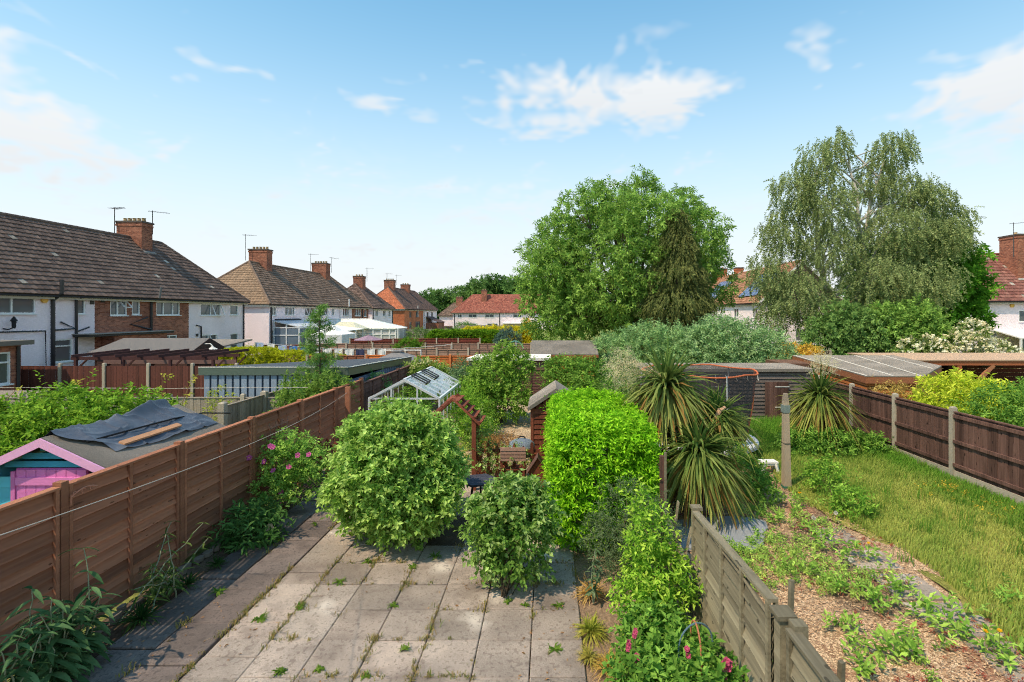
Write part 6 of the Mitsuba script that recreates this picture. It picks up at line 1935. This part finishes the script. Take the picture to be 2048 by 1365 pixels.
spec = []
for i in range(24):
    x, y = -5.05 + rng.normal(0, .12), rng.uniform(4.7, 5.6)
    a = rng.uniform(-.6, 1.6)
    hh = rng.uniform(.35, 1.0)
    spec.append((x, y, 0, x + .3 * np.cos(a) * rng.uniform(.3, 1.2), y - .2 * np.sin(a), hh))
spec += [(-5.15, 5.55, 0, -5.0, 5.45, 1.22), (-5.1, 5.1, 0, -5.05, 4.95, 1.05)]
lance_plant("buddleia_plant", "big lance-leaved buddleia seedling in the bottom left corner by the fence", spec, .27, .062, C(50, 92, 56), C(130, 168, 112))
lance_plant("tall_weed", "upright weed with yellowing leaves at the foot of the fence, beyond the buddleia", [(-5.1 + rng.normal(0, .12), 6.5 + rng.normal(0, .22), 0, -5.05 + rng.normal(0, .2), 6.5 + rng.normal(0, .3), rng.uniform(.3, 1.0)) for _ in range(10)], .15, .035, C(64, 98, 48), C(140, 162, 90))
for (x, y, n, h, lb) in ((-4.95, 6.15, 110, .28, "dark strappy grass clump by the fence next to the yellowing weed"), (-4.95, 6.95, 60, .2, "small strappy grass clump by the fence, beyond the yellowing weed"), (-4.9, 7.5, 70, .18, "low dark-green weed patch by the fence in front of the peony")):
    t = thing("grass_clump", lb, "grass clump")
    mb = MB()
    sword(mb, (x, y, .02), n, h * 1.15, .014, C(44, 82, 40), C(110, 146, 74), lo=.15, hi=.95, droop=1.2)
    mb.put(t, "leaf") if False else mb.put("leaves", "leaf", t)

# right-hand border by the hedge
plant("grey_leaf_shrub", "dusty dark-green fine-leaved shrub at the right front corner of the lime hedge", "shrub", [(1.15, 7.5, .75, .45, .4, .5), (.85, 7.35, .45, .36, .35, .4), (1.45, 7.2, .6, .35, .4, .55), (1.2, 7.0, .3, .4, .35, .3)], 1500, 9, .16, .042, .014, C(60, 84, 52), C(132, 150, 108), stems=10, up=.4, tone=.2)
plant("leafy_shrub", "upright fresh-green leafy shrub between the dusty shrub and the grey panels", "shrub", [(1.2, 6.15, 1.0, .2, .24, .34), (1.28, 6.1, .62, .26, .3, .34), (1.12, 5.95, .36, .26, .3, .26), (1.45, 5.95, .5, .2, .26, .36), (1.16, 6.2, 1.3, .12, .13, .2)], 430, 9, .22, .082, .034, C(76, 124, 34), C(166, 204, 76), stems=12, stem_col=C(150, 130, 96), up=.7, tips=C(190, 214, 90))
t = plant("flowering_plant", "leafy plant with pink flower spikes below the wire hoops at the bottom", "plant", [(1.35, 5.0, .22, .4, .36, .26), (.98, 4.8, .2, .32, .34, .22), (1.5, 4.6, .25, .3, .36, .26), (1.15, 5.35, .25, .4, .3, .25)], 700, 8, .2, .085, .048, C(62, 108, 40), C(146, 186, 84), stems=8, up=.9)
for px, py, Y in ((1270, 1269, 5.0), (1257, 1293, 4.95), (1277, 1316, 4.85), (1376, 1305, 4.75), (1453, 1327, 4.55), (1444, 1358, 4.5)):
    p = at(px, py, Y)
    for j in range(4):
        flower(t, p + np.array([0, 0, .022 * j - .04]) + rng.normal(0, .01, 3), .034 if px < 1400 else .045, ((5, 1, .5), (5, .7, 1.0)), C(222, 104, 142), C(236, 150, 170))
    MB(C(120, 130, 70)).tube([p * (1, 1, 0) + (0, 0, .05), p - (0, 0, .03)], .006, sides=4).put("flower_stalk", "vc", t)
for i, (x, y, n, h, c1, c2) in enumerate([(.56, 5.95, 150, .24, (150, 160, 60), (222, 206, 110)), (.7, 5.35, 110, .2, (190, 160, 80), (232, 206, 130)), (.5, 5.5, 90, .16, (170, 166, 80), (220, 196, 116)), (.62, 6.75, 110, .26, (196, 160, 84), (230, 204, 140)), (.6, 4.95, 90, .16, (110, 160, 60), (190, 200, 90))]):
    lb = ["yellow-green grass tuft beside the paving, middle of the border", "straw-coloured dry grass tuft near the pink flowers", "small dry grass tuft on the very edge of the paving", "straw-brown dry tuft at the back of the border by the dusty shrub", "green grass tuft at the front of the border, bottom of the photo"][i]
    t = thing("grass_tuft", lb, "grass tuft")
    mb = MB()
    sword(mb, (x - .06, y, .0), int(n * 1.25), h * 1.2, .012, C(*c1) * 1.25, C(*c2) * 1.25, lo=.2, hi=.95, droop=1.5)
    mb.put("leaves", "leaf", t)
lance_plant("tall_thistle", "single grey-green upright weed at the edge of the paving beside the dusty shrub", [(.58, 6.55, 0, .6, 6.5, .72), (.6, 6.6, 0, .68, 6.6, .45)], .12, .035, C(96, 128, 84), C(150, 172, 130), per=14, cat="weed")
# dandelion-like rosettes on the paving
for i, (px, py) in enumerate(((1017, 1205), (1050, 1212), (1116, 1213), (735, 1125), (680, 1165), (786, 1213), (810, 1300), (825, 1135), (700, 1070), (870, 1115), (560, 1345), (640, 1340), (1110, 1300), (730, 1355), (600, 1215), (436, 1185), (560, 1080), (630, 1050), (520, 1240))):
    x, y = at(px, py, 3799 / (py - CY))[:2]
    t = thing("paving_weed", "small green weed rosette growing between the paving slabs", "weed", "weeds between the slabs")
    mb = MB()
    sword(mb, (x, y, .005), 16, rng.uniform(.07, .13), .022, C(86, 128, 44), C(160, 186, 80), lo=.1, hi=.6, droop=1.0)
    mb.put("leaves", "leaf", t)
# end of the garden
plant("fruit_tree", "leafy apple tree at the end of the garden, left of the brown shed", "tree", [(-1.9, 17.6, 1.5, .85, .8, .75), (-1.5, 17.3, .8, .9, .8, .6), (-1.15, 17.8, 1.9, .6, .6, .5), (-2.3, 17.5, 1.0, .6, .6, .6), (-1.5, 17.6, 2.35, .35, .35, .3)], 1700, 9, .28, .10, .055, C(62, 104, 32), C(146, 182, 76), stems=8, stem_r=.025, up=.8, base=(-1.7, 17.5, 0), tips=C(176, 196, 100))
plant("fruit_tree", "spreading green bush behind the brown shed roof", "tree", [(.9, 17.4, 1.3, .9, .8, .8), (1.35, 17.1, 1.6, .6, .6, .6), (.4, 17.5, 1.65, .6, .6, .55), (1.2, 16.4, .9, .8, .7, .7)], 1500, 9, .28, .10, .055, C(66, 108, 38), C(150, 184, 84), stems=7, stem_r=.025, up=.8, base=(.9, 17.3, 0))
plant("fence_shrub", "tangled green shrub along the low fence between shed and palms", "shrub", [(1.9, 14.6, .9, .5, .8, .8), (2.1, 15.8, 1.2, .5, .8, .7), (1.9, 13.3, .7, .4, .7, .6), (2.4, 13.0, .9, .4, .5, .5)], 1000, 9, .26, .085, .045, C(60, 98, 40), C(140, 172, 84), stems=5)
plant("tall_perennial", "upright grey-green perennial with bare spires at the end fence, right of the greenhouse", "plant", [(-3.0, 18.3, 1.0, .5, .4, .75), (-2.5, 18.5, 1.2, .35, .35, .6), (-3.2, 18.6, 1.5, .25, .25, .5)], 700, 9, .3, .11, .034, C(70, 104, 66), C(142, 168, 124), stems=10, up=.4, stem_col=C(150, 176, 150))
plant("fern_shrub", "bright green shrub in front of the greenhouse end, behind the arch", "shrub", [(-2.35, 15.2, .7, .55, .7, .6), (-2.0, 14.2, .45, .5, .6, .42), (-2.6, 16.6, .9, .5, .6, .6)], 900, 9, .26, .09, .04, C(74, 120, 32), C(158, 192, 76), stems=5)
plant("dry_shrub", "low reddish-brown dry plant on the sandy bed behind the bench", "plant", [(-1.15, 13.6, .2, .55, .4, .25), (-1.7, 13.8, .18, .4, .4, .22)], 420, 8, .2, .06, .02, C(130, 90, 60), C(196, 160, 100), stems=4, up=.4)
plant("low_weed", "patch of yellow-green weeds on the sandy bed beside the brown shed", "weed", [(-.65, 12.9, .15, .3, .4, .2), (-2.3, 12.7, .2, .35, .5, .25), (-1.4, 12.1, .12, .5, .3, .16)], 380, 8, .18, .06, .03, C(110, 140, 50), C(190, 196, 96), stems=3)
t = plant("climbing_rose", "sparse climber with pale leaves on the arch and picket fence", "climber", [(-1.45, 11.0, .75, .22, .2, .5), (-1.1, 10.95, .6, .35, .15, .3), (-1.5, 11.1, 1.2, .2, .2, .3), (-.7, 10.9, .55, .3, .15, .35)], 230, 7, .18, .06, .035, C(84, 120, 50), C(170, 190, 110), stems=7, stem_r=.008)
plant("elder_shrub", "rounded elderflower bush with cream flower heads between garage and greenhouse", "shrub", [(-4.9, 20.3, 1.1, 1.0, .8, .8), (-4.3, 20.2, .9, .8, .7, .65), (-5.5, 20.4, .95, .6, .7, .6)], 800, 9, .3, .12, .06, C(84, 118, 46), C(164, 184, 92), stems=5)
P, O = blob([(-4.9, 20.3, 1.1, 1.02, .82, .82), (-4.3, 20.2, .9, .82, .7, .67)], 190, shell=.03, rough=.25)
mb = MB()
for p, o in zip(P, O):
    if o[2] > .1 or o[1] < -.3:
        q = p + np.c_[rng.normal(0, .06, (16, 2)), rng.normal(0, .015, 16)]
        mb.add(*leaf_geo(q, rdir(16), np.repeat([[0, -.4, 1.0]], 16, 0), .05, .05, np.repeat([C(238, 230, 180)], 16, 0)))
mb.put("flower_heads", "petal", "elder_shrub")
plant("fence_weed", "self-sown sapling between the metal garage and the greenhouse", "sapling", [(-5.75, 17.0, 1.15, .3, .4, .55), (-5.7, 16.6, .8, .25, .3, .4)], 260, 9, .26, .09, .05, C(62, 110, 60), C(130, 176, 110), stems=3)
plant("tomato_plant", "green plants growing inside the greenhouse", "plant", [(-3.9, 14.4, .95, .5, .4, .6), (-4.4, 14.3, .8, .3, .4, .5)], 420, 8, .24, .09, .045, C(76, 118, 40), C(150, 182, 80), stems=4)

# ---------------------------------------------------------------- palms
def cordyline(label, heads, trunk, seed, name="cabbage_palm", leafc=((104, 134, 66), (196, 204, 124)), dead=(176, 140, 84), n=330, L=.98, skirt=0):
    t = thing(name, label, "palm")
    tr = MB(C(110, 92, 74))
    for tk in trunk:
        tr.tube(tk, np.linspace(.085, .065, len(tk)), jit(C(110, 92, 74), .1), 9)
    tr.put("trunk", "vc", t, smooth=True)
    for (c, s, lo) in heads:
        mb = MB()
        sword(mb, c, int(n * s), L * s, .047 * s + .008, C(*leafc[0]), C(*leafc[1]), lo=lo, hi=1.0, droop=1.9, dead=C(*dead), deadfrac=.3)
        mb.put("leaf_head", "leaf", t)
    if skirt:
        mb = MB()
        c = heads[0][0]
        q = rng.random((skirt, 1))
        sword(mb, np.array(c) - (0, 0, .35), skirt, .8, .035, C(150, 118, 84), C(120, 96, 76), lo=-1, hi=-.55, droop=.5)
        mb.put("dead_leaf_skirt", "leaf", t)
    return t


c1 = at(1332, 775, 10.2)
t = cordyline("tall spiky palm with drooping strap leaves right of the lime hedge, upper one", [(c1, 1.0, -.8)], [[(2.6, 10.1, 0), (2.5, 10.15, 1.0), c1]], 1, n=620, L=1.22, skirt=70)
q = at(1248, 735, 10.3)
mb = MB()
P, O = blob([(*q, .34, .3, .38)], 260, shell=.4)
sprays(mb, P, O * .6 + (0, 0, -.2) + rng.normal(0, .4, P.shape), 9, .2, .05, .009, C(190, 176, 140), C(226, 216, 184), spread=.7)
sprays(mb, np.repeat([c1 + (0, 0, .2)], 12, 0), np.repeat([q - c1], 12, 0) + rng.normal(0, .12, (12, 3)), 40, .9, .06, .012, C(190, 176, 140), C(226, 216, 184), spread=.5)
mb.put("flower_panicle", "leaf", t)
c2 = at(1395, 905, 9.25)
c3 = at(1432, 838, 9.9)
t = cordyline("lower spiky palm with two leaf heads and a cut stump, in front of the trampoline", [(c2, .98, -.8), (c3, .82, -.3)], [[(2.75, 9.3, 0), (2.74, 9.28, .7), c2], [(2.85, 9.5, 0), (3.0, 9.75, .9), c3]], 2, n=600, L=1.08, skirt=50, leafc=((88, 122, 58), (190, 200, 116)))
s0 = at(1430, 850, 9.6)
MB(C(206, 164, 132)).tube([s0 - (.03, 0, .12), s0 + (.04, 0, .16), s0 + (.1, 0, .3)], [.05, .045, .045], sides=9).tube([s0 + (.06, 0, .24), s0 + (.2, 0, .34)], [.035, .03], sides=8).put("cut_stump", "vc", t)
c4 = at(1640, 795, 14.0)
t = cordyline("single spiky palm with a skirt of dead leaves by the right fence", [(c4, .95, -.8)], [[(7.55, 14, 0), (7.5, 14, .8), c4]], 3, n=480, L=1.3, skirt=150, leafc=((90, 120, 56), (200, 202, 110)))
q = at(1646, 730, 14.0)
mb = MB()
P, O = blob([(*q, .34, .3, .3)], 220, shell=.4)
sprays(mb, P, O * .5 + (0, 0, .5) + rng.normal(0, .35, P.shape), 9, .2, .05, .010, C(196, 184, 146), C(228, 220, 188), spread=.7)
mb.put("flower_panicle", "leaf", t)

# ---------------------------------------------------------------- the neighbour's grass and weeds
n = 120000
P = np.stack([rng.uniform(4.3, 9.05, n), 4.0 + 12.9 * rng.random(n), np.zeros(n)], 1)
edge = 5.35 + .35 * (meshkit.noise(P * .8, 5) - .5) * 2 + np.where(P[:, 1] > 12.4, -(P[:, 1] - 12.4) * .18, 0)
ok = (P[:, 0] > edge) & (meshkit.noise(P * 1.1 + 9, 3) + .55 * rng.random(n) > .36 - .2 * (P[:, 0] > 8))
P = P[ok]
n = len(P)
hN = meshkit.noise(P * .9 + 2, 6)
far = smooth_ = np.clip((P[:, 1] - 11.5) / 4, 0, 1)
rt = np.clip((P[:, 0] - 7.6) / 1.4, 0, 1)
h = .06 + .09 * hN + .24 * far + .07 * rt
mixv = np.clip(.84 - .95 * far - .7 * rt - .55 * (hN - .3) + .6 * (meshkit.noise(P * 1.6 + 30, 2) - .5), 0, 1)
swirl = meshkit.noise(P * .7 + 60, 2) * 6
mb = MB()
blades(mb, P, h, .013, C(112, 168, 58), C(204, 208, 112), lean=.55, seg=2, mixv=mixv, wind=(.25, .12))
thing("lawn_grass", "long uncut grass of the neighbour's lawn, green by the fence and yellowing in the middle", "grass", kind="stuff")
n = 260   # taller tufts
Q = np.stack([rng.uniform(5.2, 9.0, n), 5 + 11.8 * rng.random(n) ** .8, np.zeros(n)], 1)
for q in Q[Q[:, 0] > 5.5 + .3 * (rng.random(n) - .5)]:
    m = 26
    blades(mb, q + np.c_[rng.normal(0, .07, (m, 2)), np.zeros(m)], rng.uniform(.14, .3), .011, C(96, 150, 50), C(188, 200, 100), lean=.45, wind=(.2, .1), mixv=np.full(m, rng.uniform(0, .8) * (1 - .5 * np.clip((q[1] - 11) / 4, 0, 1))))
mb.put("lawn_grass", "leaf", stuff=True)


def weed_patch(mb, P, s, c1, c2, k=9, tall=.6):
    n = len(P)
    d = nrm(np.c_[rng.normal(0, .45, (n, 2)), np.full(n, tall)])
    sprays(mb, P, d, k, .17 * s, .07 * s, .03 * s, c1, c2, spread=.95, up=.9, grav=.2, tone=.18)


mb = MB()
n = 3800
P = np.stack([rng.uniform(2.1, 5.3, n), 3.2 + 8.0 * rng.random(n) ** 1.2, np.full(n, .01)], 1)
dn = meshkit.noise(P * 1.25 + 11, 4) + .5 * (meshkit.noise(P * 3.1 + 3, 2) - .5)
fav = np.clip(1 - np.abs(P[:, 0] - 3.9 - .12 * (6 - P[:, 1])) / 1.35, 0, 1)
P = P[dn * .75 + fav * .40 > .64]
weed_patch(mb, P, .85, C(108, 150, 62), C(186, 206, 110))
thing("bed_weeds", "green weeds spreading over the neighbour's woodchip bed", "weeds", kind="stuff")
mb.put("bed_weeds", "leaf", stuff=True)
mb = MB()
n = 900
P = np.stack([rng.uniform(2.1, 5.6, n), 3.2 + 6.5 * rng.random(n), np.full(n, .0)], 1)
P = P[meshkit.noise(P * 1.7 + 14, 5) > .60]
weed_patch(mb, P, .5, C(132, 62, 56), C(180, 110, 90), tall=.3)
thing("red_ground_cover", "dull red creeping ground cover among the wood chips", "ground cover", kind="stuff")
mb.put("red_ground_cover", "leaf", stuff=True)
# larger weeds one can tell apart
for i, (px, py, s) in enumerate(((1560, 1045, 1.5), (1610, 1060, 1.2), (1650, 1090, 1.6), (1720, 1120, 1.6), (1690, 1190, 1.3), (1760, 1215, 1.5), (1800, 1180, 1.4), (1870, 1240, 1.7), (1930, 1275, 1.7), (1980, 1310, 1.5), (1790, 1310, 1.7), (1720, 1330, 1.5), (1560, 1140, 1.2), (1840, 1300, 1.3), (1640, 1160, 1.2), (1530, 930 + 150, 1.1), (1600, 1015, 1.5), (1480, 1110, .9), (1700, 1260, 1.2), (2000, 1195, 1.3))):
    Y = 3799 / (py - CY)
    x, y = at(px, py, Y)[:2]
    t = thing("dandelion_weed", "leafy green weed clump standing in the neighbour's woodchip bed", "weed", "weed clumps in the woodchip bed")
    mb = MB()
    m = 9
    weed_patch(mb, np.c_[x + rng.normal(0, .1 * s, m), y + rng.normal(0, .09 * s, m), np.full(m, .02)], s, C(100, 146, 54), C(180, 208, 104), k=10, tall=.75)
    mb.put("leaves", "leaf", t)
    if i in (3, 9, 16):
        for _ in range(2):
            q = np.array([x + rng.normal(0, .06), y - .06, .26 + rng.random() * .06])
            flower(t, q, .026, ((9, 1, .1), (7, .6, .5)), C(246, 190, 40), C(240, 170, 20), face=(0, -.3, 1))
            MB(C(120, 140, 70)).tube([q * (1, 1, 0), q], .005, sides=4).put("flower_stalk", "vc", t)
for i, (px, py) in enumerate(((1690, 1137), (1791, 1172), (1618, 1052), (1662, 1042))):
    q = at(px, py, 3799 / (py - CY)) + np.array([0, -.15, .2])
    t = thing("dandelion_clock", "round white dandelion seed head at the edge of the woodchip bed", "seed head", "dandelion seed heads")
    mb = MB()
    D = rdir(90)
    mb.add(*leaf_geo(q + D * .008, D, rdir(90), .034, .012, np.repeat([C(236, 232, 222)], 90, 0)))
    mb.put("seeds", "petal", t)
    MB(C(150, 150, 100)).tube([q * (1, 1, 0), q], .004, sides=4).put("stalk", "vc", t)
plant("yellow_flowers", "patch of small orange-yellow wild flowers on the lawn near the right fence", "wild flowers", [(8.1, 10.4, .10, .45, .35, .14), (8.3, 9.4, .1, .3, .3, .12)], 60, 6, .14, .045, .02, C(170, 160, 60), C(232, 190, 80), stems=0)
plant("lawn_shrub", "dark leafy weeds at the foot of the single palm by the right fence", "weed", [(7.3, 13.2, .28, .7, .4, .35), (8.4, 13.4, .25, .5, .4, .3), (6.6, 13.4, .25, .5, .4, .3)], 620, 8, .24, .09, .05, C(70, 116, 44), C(150, 186, 84), stems=3)
plant("lawn_shrub", "leafy weeds between the lower palm and the white stool", "weed", [(4.3, 11.2, .26, .32, .5, .3), (4.2, 10.2, .2, .36, .4, .25), (4.5, 12.4, .3, .3, .3, .32)], 520, 8, .24, .09, .045, C(62, 108, 40), C(146, 180, 80), stems=3)
plant("lawn_shrub", "tall green weeds right of the concrete clothes post", "weed", [(5.75, 10.6, .3, .3, .3, .35), (5.6, 9.4, .2, .3, .3, .22)], 260, 8, .24, .09, .04, C(84, 132, 44), C(160, 194, 84), stems=4)

# loose fallen strap leaves under the palms
mb = MB()
n = 120
P = np.c_[rng.uniform(2.2, 4.1, n), rng.uniform(8.6, 10.0, n), np.full(n, .02)]
mb.add(*leaf_geo(P, np.c_[rng.normal(size=(n, 2)), np.zeros(n)], np.array([0, 0, 1.0]) + rng.normal(0, .15, (n, 3)), rng.uniform(.3, .8, n), .03, np.clip(C(176, 150, 116) * rng.uniform(.5, 1.1, (n, 1)), 0, 1), fold=.2, droop=0))
thing("palm_litter", "dead strap leaves lying on the ground under the palms", "leaf litter", kind="stuff")
mb.put("palm_litter", "vc", stuff=True)
